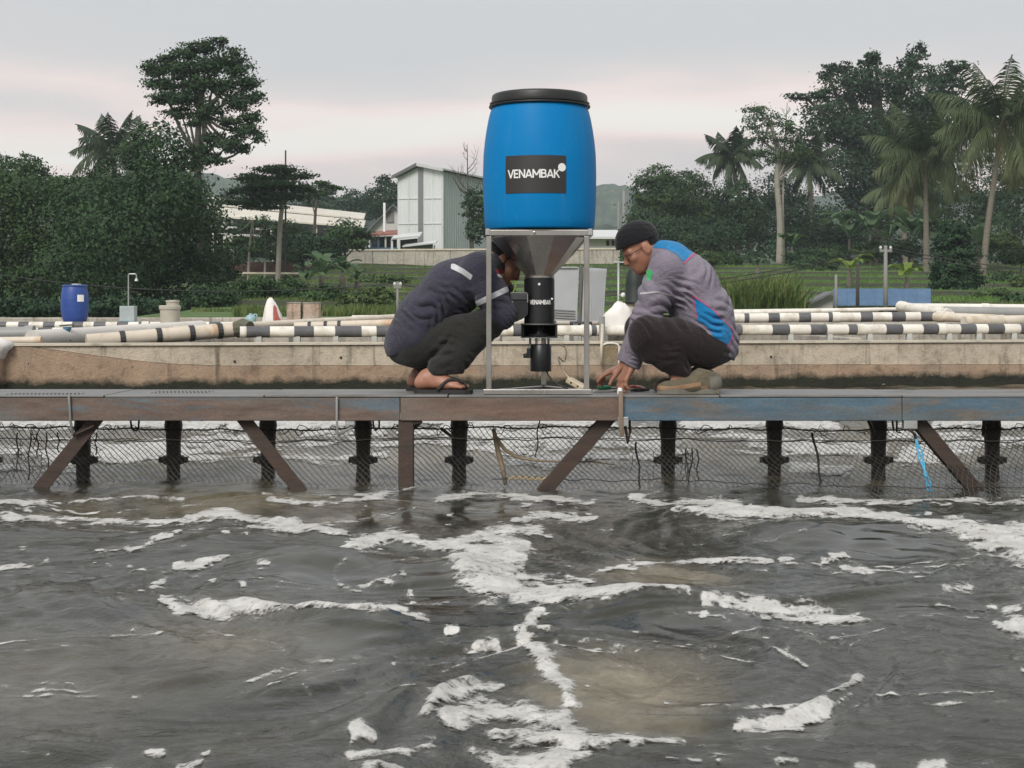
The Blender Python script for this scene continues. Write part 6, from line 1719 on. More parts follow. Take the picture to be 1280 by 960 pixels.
def leaf_cloud(lobes, n, size, rng, clump=.22, shell=.55, flat=.0, droop=.0, aspect=.6):
    """leaf-sized faces in clumps over the lobes' volumes. lobes: (centre, radii)"""
    vol = np.array([(l[1][0] * l[1][2] + l[1][0] * l[1][1] + l[1][1] * l[1][2]) for l in lobes]); pr_ = vol / vol.sum()
    per = rng.multinomial(n, pr_)
    P_, O_, S_n, T_ = [], [], [], []
    for (c, r), k in zip(lobes, per):
        if k < 4: continue
        c = np.array(c); r = np.array(r)
        nc = max(6, int(k / 34))
        d = rng.normal(size=(nc, 3)); d /= np.linalg.norm(d, axis=1)[:, None]
        rad = shell + (1.06 - shell) * rng.random(nc) ** .6
        cc = c + d * rad[:, None] * r
        j = rng.integers(0, nc, k)
        g = rng.normal(size=(k, 3)) * clump * r * np.array([1, 1, .62]) * (.6 + .8 * rng.random(nc)[j])[:, None]
        P_.append(cc[j] + g); O_.append(d[j]); gn_ = g / (clump * r); S_n.append(d[j] * .75 + gn_ * .45); T_.append(rng.random(nc)[j])
    Pn = np.concatenate(P_); On = np.concatenate(O_); k = len(Pn)
    Sn = np.concatenate(S_n) + np.array([0, 0, .35]) + rng.normal(size=(k, 3)) * .28; Sn /= np.linalg.norm(Sn, axis=1)[:, None]
    nrm = On * .7 + rng.normal(size=(k, 3)) * .65 + np.array([0, 0, .45]); nrm /= np.linalg.norm(nrm, axis=1)[:, None]
    fl_ = np.sign((nrm * Sn).sum(1)); fl_[fl_ == 0] = 1; nrm = nrm * fl_[:, None]; Sn = Sn * .75 + nrm * .42; Sn /= np.linalg.norm(Sn, axis=1)[:, None]
    t = rng.normal(size=(k, 3)); t[:, 2] = t[:, 2] * (1 - flat) - droop; t = t - nrm * (t * nrm).sum(1)[:, None]; t /= np.linalg.norm(t, axis=1)[:, None] + 1e-9
    b_ = np.cross(nrm, t)
    L = size * (.55 + .9 * rng.random(k))[:, None]; W = L * aspect
    V = np.stack([Pn - t * L * .5, Pn - b_ * W * .5 - t * L * .05, Pn + t * L * .5, Pn + b_ * W * .5 - t * L * .05], 1).reshape(-1, 3)
    Fq = np.arange(k * 4).reshape(-1, 4)
    tint = np.repeat(np.clip(np.concatenate(T_) * .7 + rng.random(k) * .3, 0, 1), 4)
    return V, Fq, tint, np.repeat(Sn, 4, 0)
def px_lobes(lst, Y, dep=1.0):
    S_ = Y / F; out = []
    for e in lst:
        px, py, rx, ry = e[:4]; dy = e[4] if len(e) > 4 else 0
        out.append((P(px, py, Y + dy), (rx * S_, max(rx, ry) * .5 * S_ * dep + min(rx, ry) * .5 * S_, ry * S_)))
    return out
def gz(x, y): return float(terrain(np.array([x]), np.array([y]))[0])
def tree(name, label, lobes_px, Y, n, size, lm, trunk=None, bark=None, cat='tree', group=None, limbs=True, tr=.2, seed=1, dep=1.0, **kw):
    rng = np.random.default_rng(seed)
    lobes = px_lobes(lobes_px, Y, dep)
    cx_ = np.mean([l[0][0] for l in lobes]) if trunk is None else P(trunk[0][0], 0, Y)[0]
    z0 = gz(cx_, Y) - .15
    root = thing(name, label, cat, (cx_, Y, z0), group)
    V, Fq, ti, Sn = leaf_cloud(lobes, n, size, rng, **kw)
    co = obj('crown', V, Fq, lm, root, attrs={'tint': ti}, smooth=True)
    co.data.normals_split_custom_set_from_vertices(Sn.tolist())      # soft clump shading
    mb = MB()
    if trunk is None:
        low = min(l[0][2] - l[1][2] * .2 for l in lobes); tp = np.array([np.mean([l[0][0] for l in lobes]), Y, max(low, z0 + .4)])
        pts = [np.array([cx_, Y, z0]), (np.array([cx_, Y, z0]) + tp) / 2 + rng.normal(size=3) * .1, tp]
    else:
        pts = [np.array([cx_, Y, z0])] + [P(a, b_, Y) for a, b_ in trunk[1:]]
    pts = np.array(pts); k = len(pts)
    mb.tube(spline(pts, max(8, 4 * k)), np.linspace(tr, tr * .45, max(8, 4 * k)), 8)
    if limbs:
        for c, r in lobes:
            j = min(int(rng.integers(k // 2, k)), k - 1); a = pts[j]
            mid = a * .5 + np.array(c) * .5 + np.array([0, 0, -.15 * abs(c[0] - a[0])])
            mb.tube(spline([a, mid, np.array(c)], 8), np.linspace(tr * .42, tr * .1, 8), 6)
    mb.build('trunk', bark or m_bark, root, smooth=True)
    return root
TG = 'trees around the ponds'
# left group
tree('broadleaf_tree', 'huge dense dark tree filling the left, behind the blue barrel', [(195, 188, 40, 34), (165, 222, 46, 36), (222, 222, 36, 40), (118, 262, 50, 40), (180, 280, 70, 50), (246, 290, 34, 55), (232, 352, 46, 36), (150, 345, 66, 46), (100, 320, 40, 40), (205, 250, 50, 40, -3), (150, 300, 60, 50, -4)], 60, 46000, .145, L_dark, trunk=[(122, 395), (122, 345), (138, 290), (170, 240)], seed=2, tr=.32, shell=.5)
tree('broadleaf_tree', 'broad dark tree at the left edge beside the huge one', [(30, 240, 40, 32), (62, 272, 50, 40), (12, 305, 44, 50), (68, 335, 52, 46), (22, 360, 48, 34), (-30, 270, 50, 60), (-40, 340, 50, 50)], 64, 30000, .145, L_mid, seed=3, tr=.3, shell=.5)
tree('broadleaf_tree', 'lighter tree rising above the left edge canopy', [(12, 216, 24, 18), (38, 204, 15, 11), (44, 218, 16, 14), (-12, 212, 24, 20), (20, 240, 30, 20)], 92, 8000, .17, L_mid, seed=4, tr=.25)
tree('broadleaf_tree', 'low rounded tree canopy below the left palm', [(88, 232, 26, 12), (118, 226, 22, 14), (70, 244, 24, 14), (105, 250, 34, 20)], 84, 8000, .16, L_mid, seed=41, tr=.22)
tree('broadleaf_tree', 'tall open crowned tree standing above all others at left', [(196, 86, 15, 10), (204, 104, 20, 9), (212, 78, 15, 9), (232, 64, 17, 10), (228, 88, 20, 12), (258, 60, 16, 9), (276, 52, 8, 7), (262, 80, 22, 13), (288, 70, 16, 10), (296, 86, 17, 11), (250, 104, 22, 12), (208, 122, 20, 9), (232, 122, 20, 11), (284, 108, 20, 12), (310, 104, 14, 9), (320, 122, 11, 7), (300, 130, 18, 11), (262, 136, 18, 11), (226, 140, 17, 7), (246, 150, 15, 7), (316, 146, 12, 9), (288, 152, 15, 9), (306, 164, 16, 9), (324, 172, 8, 7), (268, 172, 14, 9), (286, 182, 18, 10), (304, 186, 8, 5), (254, 190, 16, 8), (272, 200, 14, 7), (248, 208, 12, 6)], 76, 27000, .15, L_dark, trunk=[(252, 395), (250, 300), (247, 200), (249, 140), (252, 100)], bark=m_bark, seed=5, tr=.24, shell=.2, clump=.34)
tree('umbrella_tree', 'flat topped umbrella tree before the long shed roofs', [(345, 212, 26, 5), (322, 222, 26, 5), (366, 220, 24, 5), (345, 232, 40, 6), (310, 240, 24, 5), (382, 236, 18, 5), (350, 245, 34, 6), (300, 252, 32, 4), (330, 258, 24, 5)], 82, 13000, .15, L_dark, trunk=[(346, 322), (350, 285), (354, 250), (354, 222)], bark=m_bark_p, seed=6, tr=.16, shell=.2, clump=.3)
tree('umbrella_tree', 'small flat branched tree right of the umbrella tree', [(404, 228, 10, 3), (414, 234, 14, 3), (398, 242, 12, 4), (386, 236, 10, 3)], 95, 1500, .17, L_mid, trunk=[(392, 320), (394, 270), (398, 240)], seed=7, tr=.12, shell=.2, clump=.3)
tree('broadleaf_tree', 'dark round tree under the long shed roofs', [(378, 304, 24, 15), (400, 310, 24, 14), (360, 314, 26, 15)], 92, 9000, .16, L_blue, seed=8, tr=.18)
tree('broadleaf_tree', 'small tree under the right end of the shed roofs', [(430, 290, 20, 14), (448, 300, 16, 12), (415, 308, 22, 14)], 94, 3800, .19, L_mid, seed=9, tr=.14)
tree('slender_tree', 'thin pale trunked sapling at the shed scaffold', [(300, 300, 20, 6), (290, 290, 14, 5), (318, 312, 20, 5)], 84, 900, .18, L_mid, trunk=[(309, 352), (312, 310), (316, 275)], bark=m_bark_p, seed=10, tr=.09, shell=.2)
tree('slender_tree', 'sparse leafy tree before the open side of the long shed', [(300, 284, 16, 7), (324, 279, 20, 8), (346, 290, 20, 11), (328, 304, 24, 11), (364, 283, 15, 8), (290, 304, 14, 8), (306, 318, 20, 10), (350, 318, 22, 9)], 88, 5200, .15, L_dark, trunk=[(330, 345), (332, 310), (330, 282)], bark=m_bark_p, seed=44, tr=.08, shell=.2, clump=.32)
SH = [('leafy shrub left of the white feed sack, under the umbrella tree', [(300, 372, 26, 18), (322, 362, 22, 16)], 54, L_mid), ('leafy shrub behind the white feed sack', [(346, 370, 24, 18), (366, 362, 20, 14)], 55, L_mid), ('low shrub behind the two concrete blocks', [(392, 376, 24, 14), (412, 370, 20, 14)], 54, L_mid),
      ('low pale shrub below the retaining wall', [(462, 352, 22, 8), (490, 350, 20, 7)], 70, L_lite), ('dark shrub at the foot of the huge left tree', [(268, 374, 26, 20), (246, 382, 24, 14)], 52, L_dark), ('dark hedge left of the blue barrel', [(20, 384, 36, 14), (60, 386, 30, 12)], 50, L_blue), ('dark hedge right of the blue barrel', [(140, 384, 36, 14), (190, 386, 36, 12)], 50, L_blue),
      ('shrub on the bank left of the man in navy', [(448, 376, 22, 12), (474, 372, 18, 12)], 52, L_lite), ('reddish dark bush below the shed scaffold', [(280, 330, 22, 22), (268, 345, 20, 20)], 66, L_dark)]
for i, (lb, lo_, Y_, lm) in enumerate(SH):
    tree('shrub', lb, lo_, Y_, 4200, .125, lm, seed=60 + i, cat='shrub', tr=.05, shell=.3)
# behind the long roofs
for i, (lb, lo_, Y_, nn) in enumerate([('dark wooded crown left of the white tower building', [(486, 232, 14, 14), (478, 250, 22, 18), (494, 262, 18, 20)], 165, 3600), ('dark wooded crown above the right end of the shed roofs', [(446, 250, 24, 14), (425, 258, 22, 14), (462, 262, 22, 14)], 175, 3600),
                                       ('wooded crown above the middle of the shed roofs', [(398, 252, 20, 14), (380, 262, 22, 12), (410, 246, 12, 9)], 180, 3200), ('wooded crown behind the tall open tree', [(330, 262, 26, 12), (300, 266, 24, 10), (286, 254, 18, 12)], 170, 3200), ('bushy tree in front of the small gabled house', [(442, 288, 16, 10), (428, 280, 16, 12)], 140, 2000)]):
    tree('broadleaf_tree', lb, lo_, Y_, int(nn * 1.5), .27, L_blue, seed=90 + i, tr=.3, limbs=False)
# by the white building
def bare_tree(name, label, base, top, Y, spread, n, seed, r=.09, bark=m_bark_p):
    rng = np.random.default_rng(seed); a = P(*base, Y); a[2] = gz(a[0], Y) - .1; t = P(*top, Y)
    root = thing(name, label, 'tree', a); mb = MB()
    H = t - a; mb.tube(spline([a, a + H * .5 + rng.normal(size=3) * .1, t], 14), np.linspace(r, r * .2, 14), 7); mb.build('trunk', bark, root, smooth=True)
    mb = MB()
    for k in range(n):
        u = rng.uniform(.45, .98); p = a + H * u; sg = rng.choice([-1, 1]); L = spread * (1.15 - u) * rng.uniform(.7, 1.6)
        e = p + np.array([sg * L * .55, rng.normal() * L * .4, L * rng.uniform(.7, 1.2)])
        mb.tube(spline([p, (p + e) / 2 + np.array([sg * L * .12, 0, -.05]), e], 7), np.linspace(r * .3, r * .06, 7), 5)
        for j in range(3):
            q0 = p + (e - p) * rng.uniform(.4, .9); e2 = q0 + rng.normal(size=3) * L * .18 + np.array([0, 0, L * .3]); mb.tube([q0, (q0 + e2) / 2, e2], [r * .12, r * .09, r * .04], 4)
    mb.build('branches', bark, root)
    return root
bare_tree('bare_tree', 'leafless thin tree before the white tower building', (590, 313), (584, 182), 104, 2.6, 16, 5, .10, m_bark)
tree('broadleaf_tree', 'small bushy tree between the white tower building and the drum', [(592, 248, 12, 14), (600, 262, 12, 14), (586, 262, 8, 10), (596, 288, 14, 14), (606, 280, 12, 20)], 101, 3600, .19, L_dark, trunk=[(592, 318), (590, 290), (590, 262)], seed=12, tr=.10)
# right group
for i, (lb, lo_, Y_, nn, lm) in enumerate([
    ('rounded tree at the left end of the right-hand wood', [(822, 222, 22, 14), (808, 240, 18, 18), (832, 246, 24, 20), (806, 268, 20, 20)], 118, 6500, L_mid), ('broad tree in the right-hand wood beside the small palm', [(856, 228, 26, 14), (870, 248, 30, 22), (848, 262, 30, 22), (884, 268, 24, 24)], 120, 7500, L_mid),
    ('dark tree low in the wood above the man in grey', [(828, 292, 34, 24), (858, 300, 34, 24), (800, 300, 22, 20), (880, 305, 28, 20)], 112, 7500, L_dark), ('leafy tree right of the small palm', [(918, 250, 24, 24), (935, 275, 26, 24), (905, 290, 26, 22)], 116, 6500, L_dark),
    ('dark tree behind the tall pale trunk', [(968, 238, 28, 24), (990, 262, 28, 26), (960, 280, 28, 26), (1000, 295, 30, 22)], 122, 7500, L_blue), ('dark undergrowth tree below the banyan', [(1040, 282, 34, 22), (1070, 298, 30, 18), (1022, 305, 26, 18)], 116, 5500, L_blue),
    ('dark tree behind the two large palms', [(1180, 230, 34, 30), (1210, 262, 34, 26), (1160, 270, 28, 26), (1240, 240, 34, 34)], 118, 7500, L_dark), ('tree at the right edge behind the leaning palm', [(1275, 200, 34, 40), (1290, 260, 40, 40), (1250, 285, 34, 20)], 112, 6500, L_dark)]):
    tree('broadleaf_tree', lb, lo_, Y_, int(nn * 1.7), .19, lm, seed=120 + i, tr=.25)
tree('banyan_tree', 'giant dark banyan towering over the right-hand wood', [(1006, 121, 20, 5), (1030, 118, 16, 8), (1034, 90, 14, 9), (1052, 84, 14, 9), (1084, 78, 12, 14), (1096, 72, 7, 10), (1064, 108, 34, 20), (1100, 108, 32, 24), (1146, 72, 13, 17), (1152, 60, 7, 8), (1132, 84, 12, 12), (1176, 92, 24, 11), (1200, 82, 15, 7), (1190, 108, 22, 11), (1150, 115, 44, 26), (1042, 140, 34, 20), (1076, 162, 44, 28), (1124, 168, 50, 34), (1180, 148, 38, 28), (1210, 135, 20, 14), (1062, 212, 36, 34), (1110, 225, 46, 40), (1020, 168, 24, 18), (1155, 215, 40, 36), (1090, 258, 36, 24)], 128, 56000, .25, L_blue, trunk=[(1092, 320), (1092, 280), (1095, 220), (1100, 170)], seed=14, tr=.9, shell=.45, clump=.24, droop=.4)
tree('slender_tree', 'tall feathery tree with forked pale trunk in the right-hand wood', [(948, 140, 18, 9), (940, 156, 15, 9), (965, 150, 15, 9), (985, 158, 12, 14), (958, 172, 24, 8), (990, 182, 20, 10), (972, 196, 28, 10), (950, 190, 16, 8), (1004, 190, 14, 14)], 108, 6500, .16, L_mid, trunk=[(974, 326), (975, 280), (971, 225), (972, 190), (962, 150)], bark=m_bark_p, seed=15, tr=.26, shell=.2, clump=.32)
bare_tree('bare_tree', 'leafless fork beside the tall feathery tree', (979, 326), (984, 128), 108.6, 2.2, 9, 8, .13)
RS = [(800, 322, 92), (836, 324, 94), (872, 322, 92), (905, 324, 96), (1008, 322, 94), (1040, 318, 96), (1090, 312, 96), (1126, 308, 92), (1248, 300, 92), (1275, 318, 86), (1260, 352, 70), (1290, 350, 68), (1020, 332, 90), (1275, 378, 52), (1240, 372, 56)]
RL = ['behind the man in grey\'s cap', 'above the man in grey\'s shoulder', 'right of the cap, above the terraces', 'left of the small palm\'s trunk foot', 'right of the tall pale trunk\'s foot', 'below the banyan, left', 'below the banyan, right of the bananas', 'left of the upright palm\'s trunk', 'right of the leaning palm\'s trunk', 'at the right edge at mid height', 'right of the leaning palm on the lower bank', 'partly cut by the right edge on the lower bank', 'lowest below the banyan', 'lowest at the right edge', 'between the dense dark tree and the right edge']
for i, (a, b_, Y_) in enumerate(RS):
    tree('shrub', 'bushy shrub ' + RL[i], [(a, b_, 20, 11), (a + 12, b_ + 3, 15, 9), (a - 12, b_ + 4, 14, 9)], Y_, 3400, .15, [L_mid, L_dark, L_lite][i % 3] if i != 5 else L_mid, seed=150 + i, cat='shrub', tr=.05, shell=.3, group='shrubs along the right-hand wood')
tree('dense_tree', 'dense dark layered tree between the two large palms', [(1196, 288, 16, 12), (1192, 304, 22, 12), (1200, 318, 24, 12), (1190, 332, 25, 12), (1200, 348, 26, 13), (1190, 364, 26, 13), (1204, 376, 22, 10), (1180, 350, 16, 20)], 62, 14000, .13, L_blue, trunk=[(1196, 386), (1196, 340), (1195, 300)], seed=17, tr=.12, shell=.55, droop=1.2, clump=.18)

# undergrowth closing the view at the foot of the right-hand wood
rgu = np.random.default_rng(5); ul = []
for k in range(44):
    u_ = 780 + k * 13.5 + rgu.normal() * 5; Yu = rgu.uniform(112, 136); ul.append((P(u_, 0, Yu)[0], Yu))
ulob = [((x_, y_, gz(x_, y_) + rgu.uniform(.6, 1.9)), (rgu.uniform(1.0, 1.9), 1.5, rgu.uniform(.9, 2.0))) for x_, y_ in ul]
V, Fq, ti, Sn = leaf_cloud(ulob, 16000, .26, rgu)
un = obj('undergrowth', V, Fq, L_blue, kind='stuff', attrs={'tint': ti}, origin=(0, 0, 0), smooth=True, label='dark undergrowth at the foot of the right-hand wood', cat='undergrowth')
un.data.normals_split_custom_set_from_vertices(Sn.tolist())
def palm(label, crown, base, Y, Lpx, seed, nf=22, lm=L_palm, tr=.14, nuts=True, name='coconut_palm'):
    rng = np.random.default_rng(seed); S_ = Y / F
    c = P(*crown, Y); a = P(*base, Y); a[2] = gz(a[0], Y) - .15
    root = thing(name, label, 'palm', a); mb = MB()
    pts = spline([a, a * .66 + c * .34 + np.array([(a[0] - c[0]) * .06, 0, 0]), a * .3 + c * .7, c], 26)
    rr_ = np.linspace(tr * 1.25, tr * .8, 26); rr_[::2] *= 1.05
    mb.tube(pts, rr_, 9); mb.build('trunk', m_palmt, root, smooth=True)
    L = Lpx * S_
    for k in range(nf):
        az = k * 2.39996 + rng.normal() * .12; el = R(78) - R(112) * (k / (nf - 1)) + rng.normal() * .1   # young fronds upright, old ones hanging
        ln = L * rng.uniform(.88, 1.12) * (.85 + .15 * (k / nf))
        m = 16; t = np.linspace(0, 1, m)
        sag = (.35 + .55 * k / nf)
        hz_ = np.array([math.cos(az), math.sin(az), 0])
        # integrate a bending rachis
        ang = el - sag * 1.5 * t ** 1.3; ds = ln / (m - 1)
        p = c.copy(); rach = [p]
        for i in range(1, m): p = p + (hz_ * math.cos(ang[i]) + np.array([0, 0, math.sin(ang[i])])) * ds; rach.append(p)
        rach = np.array(rach)
        mb = MB(); mb.tube(rach, np.linspace(.05, .012, m), 5)
        V = list(np.concatenate(mb.V)); Fc = [list(f) for f in mb.F if len(f) == 4]
        nl = 40; sd_ = np.cross(hz_, [0, 0, 1.])
        for q_ in np.linspace(.12, 1, nl):
            i = min(int(q_ * (m - 1)), m - 2); u = q_ * (m - 1) - i; o = rach[i] * (1 - u) + rach[i + 1] * u; tg = rach[i + 1] - rach[i]; tg /= np.linalg.norm(tg)
            ll = ln * .32 * math.sin(math.pi * min(.12 + q_ * .92, 1)) ** .7 * rng.uniform(.8, 1.15) + .06
            for sg in (-1, 1):
                dv = sd_ * sg * .75 + tg * .65 + np.array([0, 0, -.62 - .6 * k / nf]) + rng.normal(size=3) * .1; dv /= np.linalg.norm(dv)
                w = tg * .042 * (Y / 85)
                mid = o + dv * ll * .55; tip = o + dv * ll + np.array([0, 0, -ll * .28])
                n0 = len(V); V += [o - w * .6, o + w * .6, mid + w, mid - w, tip]; Fc += [[n0, n0 + 1, n0 + 2, n0 + 3], [n0 + 3, n0 + 2, n0 + 4, n0 + 4]]
        V = np.array(V); Fc2 = [f if len(set(f)) == len(f) else f[:3] for f in Fc]
        obj('frond', V, Fc2, lm, root, attrs={'tint': np.clip(np.full(len(V), (k / nf) * .95) + rng.normal(size=len(V)) * .04, 0, 1)})
    if nuts:
        m_nut = M_NUT
        for k in range(7):
            d = rng.normal(size=3); d[2] = -abs(d[2]) - .3; d /= np.linalg.norm(d); q_ = c + d * .38
            bm = bmesh.new(); bmesh.ops.create_icosphere(bm, subdivisions=1, radius=.13)
            V = np.array([v_.co[:] for v_ in bm.verts]) * [1, 1, 1.2] + q_; Fc = [[x.index for x in f.verts] for f in bm.faces]; bm.free(); obj('coconut', V, Fc, m_nut, root, smooth=True)
    return root
M_NUT = mat('coconut', (.15, .14, .05), .6, var=.2)
palm('upright coconut palm with drooping olive fronds, right of the banyan', (1157, 196), (1158, 362), 85, 92, 21, 28)
palm('leaning coconut palm at the right edge, tallest of the palms', (1252, 152), (1228, 380), 78, 108, 22, 30)
palm('small palm at the left of the right-hand wood', (914, 194), (941, 324), 120, 50, 23, 20, L_palm_d, .2)
palm('half hidden palm between the feathery tree and the banyan', (1012, 205), (1016, 320), 121, 54, 24, 18, L_palm_d, .2)
palm('palm behind and left of the upright coconut palm', (1128, 232), (1132, 320), 108, 58, 26, 16, L_palm, .16)
palm('palm rising from the canopy at the left of the photo', (142, 186), (146, 330), 100, 68, 25, 18, L_palm_d, .2, False)
palm('large palm partly cut by the right edge of the photo', (1300, 180), (1296, 350), 92, 84, 27, 20, L_palm, .18)

def banana(label, base, top, Y, seed, lm=L_ban, nl=8, group=None):
    rng = np.random.default_rng(seed); a = P(*base, Y); a[2] = gz(a[0], Y) - .1; c = P(*top, Y); H = max(c[2] - a[2], 1.0)
    root = thing('banana_plant', label, 'banana plant', a, group); st_ = a + np.array([0, 0, H * .5]); mb = MB()
    mb.tube([a, (a + st_) / 2, st_], [.14, .12, .08], 8); mb.build('stem', m_palmt, root, smooth=True)
    for k in range(nl):
        az = k * 2.4 + rng.normal() * .3; el = R(rng.uniform(48, 82)) - .25 * (k > nl // 2); ln = H * rng.uniform(.6, .8); w = ln * rng.uniform(.13, .18); hz_ = np.array([math.cos(az), math.sin(az), 0]); sd_ = np.array([-math.sin(az), math.cos(az), 0])
        m = 10; p = st_.copy(); V = []; t_ = np.linspace(0, 1, m); ti = []
        for i in range(m):
            an = el - 1.5 * t_[i] ** 1.5; p = p + (hz_ * math.cos(an) + np.array([0, 0, math.sin(an)])) * ln / m
            ww = w * (math.sin(math.pi * min(max(t_[i] * 1.05 - .12, 0), 1)) ** .6 if t_[i] > .12 else .06) + .02
            ww *= 1 + .12 * rng.normal() * (t_[i] > .2); up = np.array([0, 0, .35 * ww])
            V += [p - sd_ * ww + up, p, p + sd_ * ww + up]; ti += [rng.random()] * 3
        Fc = [[3 * i + j, 3 * i + j + 1, 3 * i + j + 4, 3 * i + j + 3] for i in range(m - 1) for j in (0, 1)]
        obj('leaf', V, Fc, lm, root, attrs={'tint': ti})
BG = 'banana plants'
banana('tall banana plant in the clump left of the man in navy', (402, 388), (398, 312), 60, 31, group=BG); banana('broad banana plant leaning right in the clump left of the man in navy', (428, 386), (434, 318), 61, 32, group=BG); banana('small banana plant at the left of that clump', (384, 388), (380, 330), 59, 33, group=BG); banana('low banana plant at the right of that clump', (446, 384), (452, 336), 62, 34, group=BG)
banana('banana plant left of the banyan\'s foot in the right-hand wood', (1062, 316), (1058, 262), 98, 35, group=BG); banana('tall banana plant below the banyan', (1088, 312), (1086, 250), 96, 36, group=BG); banana('banana plant right of the tall one below the banyan', (1112, 312), (1114, 262), 97, 37, group=BG); banana('banana plant left of the upright palm trunk', (1140, 312), (1138, 260), 95, 38, group=BG); banana('banana plant between the upright palm and the dense tree', (1176, 312), (1176, 268), 94, 39, group=BG); banana('pale banana plant right of the dense dark tree', (1222, 330), (1222, 274), 88, 40, group=BG)
banana('single banana plant standing in the terraces right of the man in grey', (947, 366), (946, 318), 76, 41, group=BG); banana('yellow green banana plant beside the dark pole', (1062, 362), (1062, 312), 66, 42, L_yel, group=BG); banana('small yellow green banana plant behind the blue roof', (1134, 366), (1134, 326), 62, 43, L_yel, group=BG); banana('dark banana plant far in the wood', (990, 326), (988, 285), 100, 44, L_mid, group=BG)

# grass and rice on the terraces
def blades(n, xr, yr, h, w, rng, dens=None, lean=.35, px=None):
    x = rng.uniform(*xr, n); y = rng.uniform(*yr, n)
    if px is not None:
        u = rng.uniform(px[0], px[1], n); x = (u - 640) * y / F
    if dens is not None:
        k = dens(x, y) > rng.random(n); x, y = x[k], y[k]
    n = len(x); z = terrain(x, y)
    hh = h * (.45 + .7 * rng.random(n)) * (.55 + .9 * fbm(x * 1.3, y * .6, 3)); a = rng.uniform(0, 6.283, n); lx, ly = np.cos(a), np.sin(a)
    ln = lean * rng.random(n)
    b0 = np.stack([x, y, z - .03], 1); s_ = np.stack([-ly, lx, 0 * x], 1) * (w * (.6 + .8 * rng.random(n)))[:, None]
    mid = b0 + np.stack([lx * ln * hh * .35, ly * ln * hh * .35, hh * .6], 1); tip = b0 + np.stack([lx * ln * hh, ly * ln * hh, hh], 1)
    V = np.stack([b0 - s_, b0 + s_, mid + s_ * .7, mid - s_ * .7, tip + s_ * .1, tip - s_ * .1], 1).reshape(-1, 3)
    i = np.arange(n)[:, None] * 6
    Fq = np.concatenate([i + [[0, 1, 2, 3]], i + [[3, 2, 4, 5]]]); return V, Fq, np.repeat(rng.random(n), 6)
rg = np.random.default_rng(77)
def terr_t(x, y): return np.clip((y + 2.6 * (fbm(x * .055 + 3, x * 0 + 2.2, 2) - .5) * 2 + 1.2 * (vnoise(x * .3, y * .05) - .5) - 46) / 54.0, 0, 1) * 7
def terr_f(x, y): t_ = terr_t(x, y); return t_ - np.floor(t_)
def terr_k(x, y): return np.floor(terr_t(x, y))
V, Fq, ti = blades(60000, (0, 0), (47.5, 100), .15, .030, rg, px=(700, 1420), dens=lambda x, y: (terr_f(x, y) < .62) * (.35 + .65 * (np.sin(terr_k(x, y) * 2.4) > -.2))); obj('rice_field', V, Fq, L_rice, kind='stuff', attrs={'tint': ti}, origin=(0, 0, 0), label='green rice on the terraces at right', cat='rice')
V, Fq, ti = blades(50000, (0, 0), (47, 98), .15, .03, rg, px=(240, 640), dens=lambda x, y: (terr_f(x, y) < .62) * (.4 + .6 * (fbm(x * .15, y * .3, 2) > .45))); obj('field_grass', V, Fq, L_gr, kind='stuff', attrs={'tint': ti}, origin=(0, 0, 0), label='rough grass on the bank at left behind the man in navy', cat='grass')
V, Fq, ti = blades(5200, (0, 0), (43, 47.5), 1.0, .034, rg, px=(890, 1012), lean=1.0, dens=lambda x, y: np.clip(1.15 - np.abs(640 + x * F / y - 950) / 52 + .5 * (fbm(x * 1.5, y, 2) - .5), 0, 1)); V2, F2, t2 = blades(4000, (0, 0), (48, 52), .3, .026, rg, px=(1000, 1420), lean=.5); V3, F3, t3 = blades(7000, (0, 0), (43, 48), .28, .024, rg, px=(290, 640), lean=.5)
Vn = np.concatenate([V, V2, V3]); Fn = np.concatenate([Fq, F2 + len(V), F3 + len(V) + len(V2)]); obj('tall_grass', Vn, Fn, L_gr, kind='stuff', attrs={'tint': np.concatenate([ti, t2, t3])}, origin=(0, 0, 0), label='tall reedy grass right behind the far tanks', cat='grass')

# ================================================================== BUILDINGS
m_wsheet, nt, bs, nd, lk = new_mat('white_sheet_cladding')
v = texco(nt); wv = nd.new('ShaderNodeTexWave'); wv.inputs['Scale'].default_value = 1.6; wv.inputs['Distortion'].default_value = 0; wv.bands_direction = 'X'; lk.new(v, wv.inputs['Vector'])
c = ramp(nt, noise(nt, texco(nt, 'Object', (1, 1, .3)), .6, 5, .6), [(.3, (.64, .66, .66)), (.7, (.76, .77, .77))])
lk.new(mixc(nt, 1.0, c, ramp(nt, wv.outputs[0], [(.0, (.86,) * 3), (.25, (1,) * 3)]), 'MULTIPLY'), bs.inputs['Base Color']); bs.inputs['Roughness'].default_value = .5; bump(nt, bs, wv.outputs[0], .4, .03)
m_sheet_g = mat('greenish_sheet', (.42, .47, .46), .5, var=.08, vscale=.6); m_roofg = mat('pale_roof_sheet', (.55, .56, .55), .5, var=.1, vscale=.5); m_dgrey = mat('dark_grey_trim', (.13, .13, .135), .6); m_cream = mat('cream_roof_sheet', (.56, .53, .45), .6, var=.12, vscale=.6, stain=(.40, .34, .26), stain_amt=.3, sscale=.6)
m_wallw = mat('white_plaster', (.56, .54, .51), .85, var=.12, vscale=.8, stain=(.35, .32, .27), stain_amt=.25, sscale=.7); m_redroof = mat('red_awning', (.23, .085, .060), .8, var=.2, vscale=1); m_darkop = mat('dark_opening', (.016, .017, .018), .8); m_bluesh = mat('blue_tarp', (.05, .14, .24), .6); m_brick = mat('red_brown_fence', (.105, .052, .038), .9, var=.3, vscale=2)
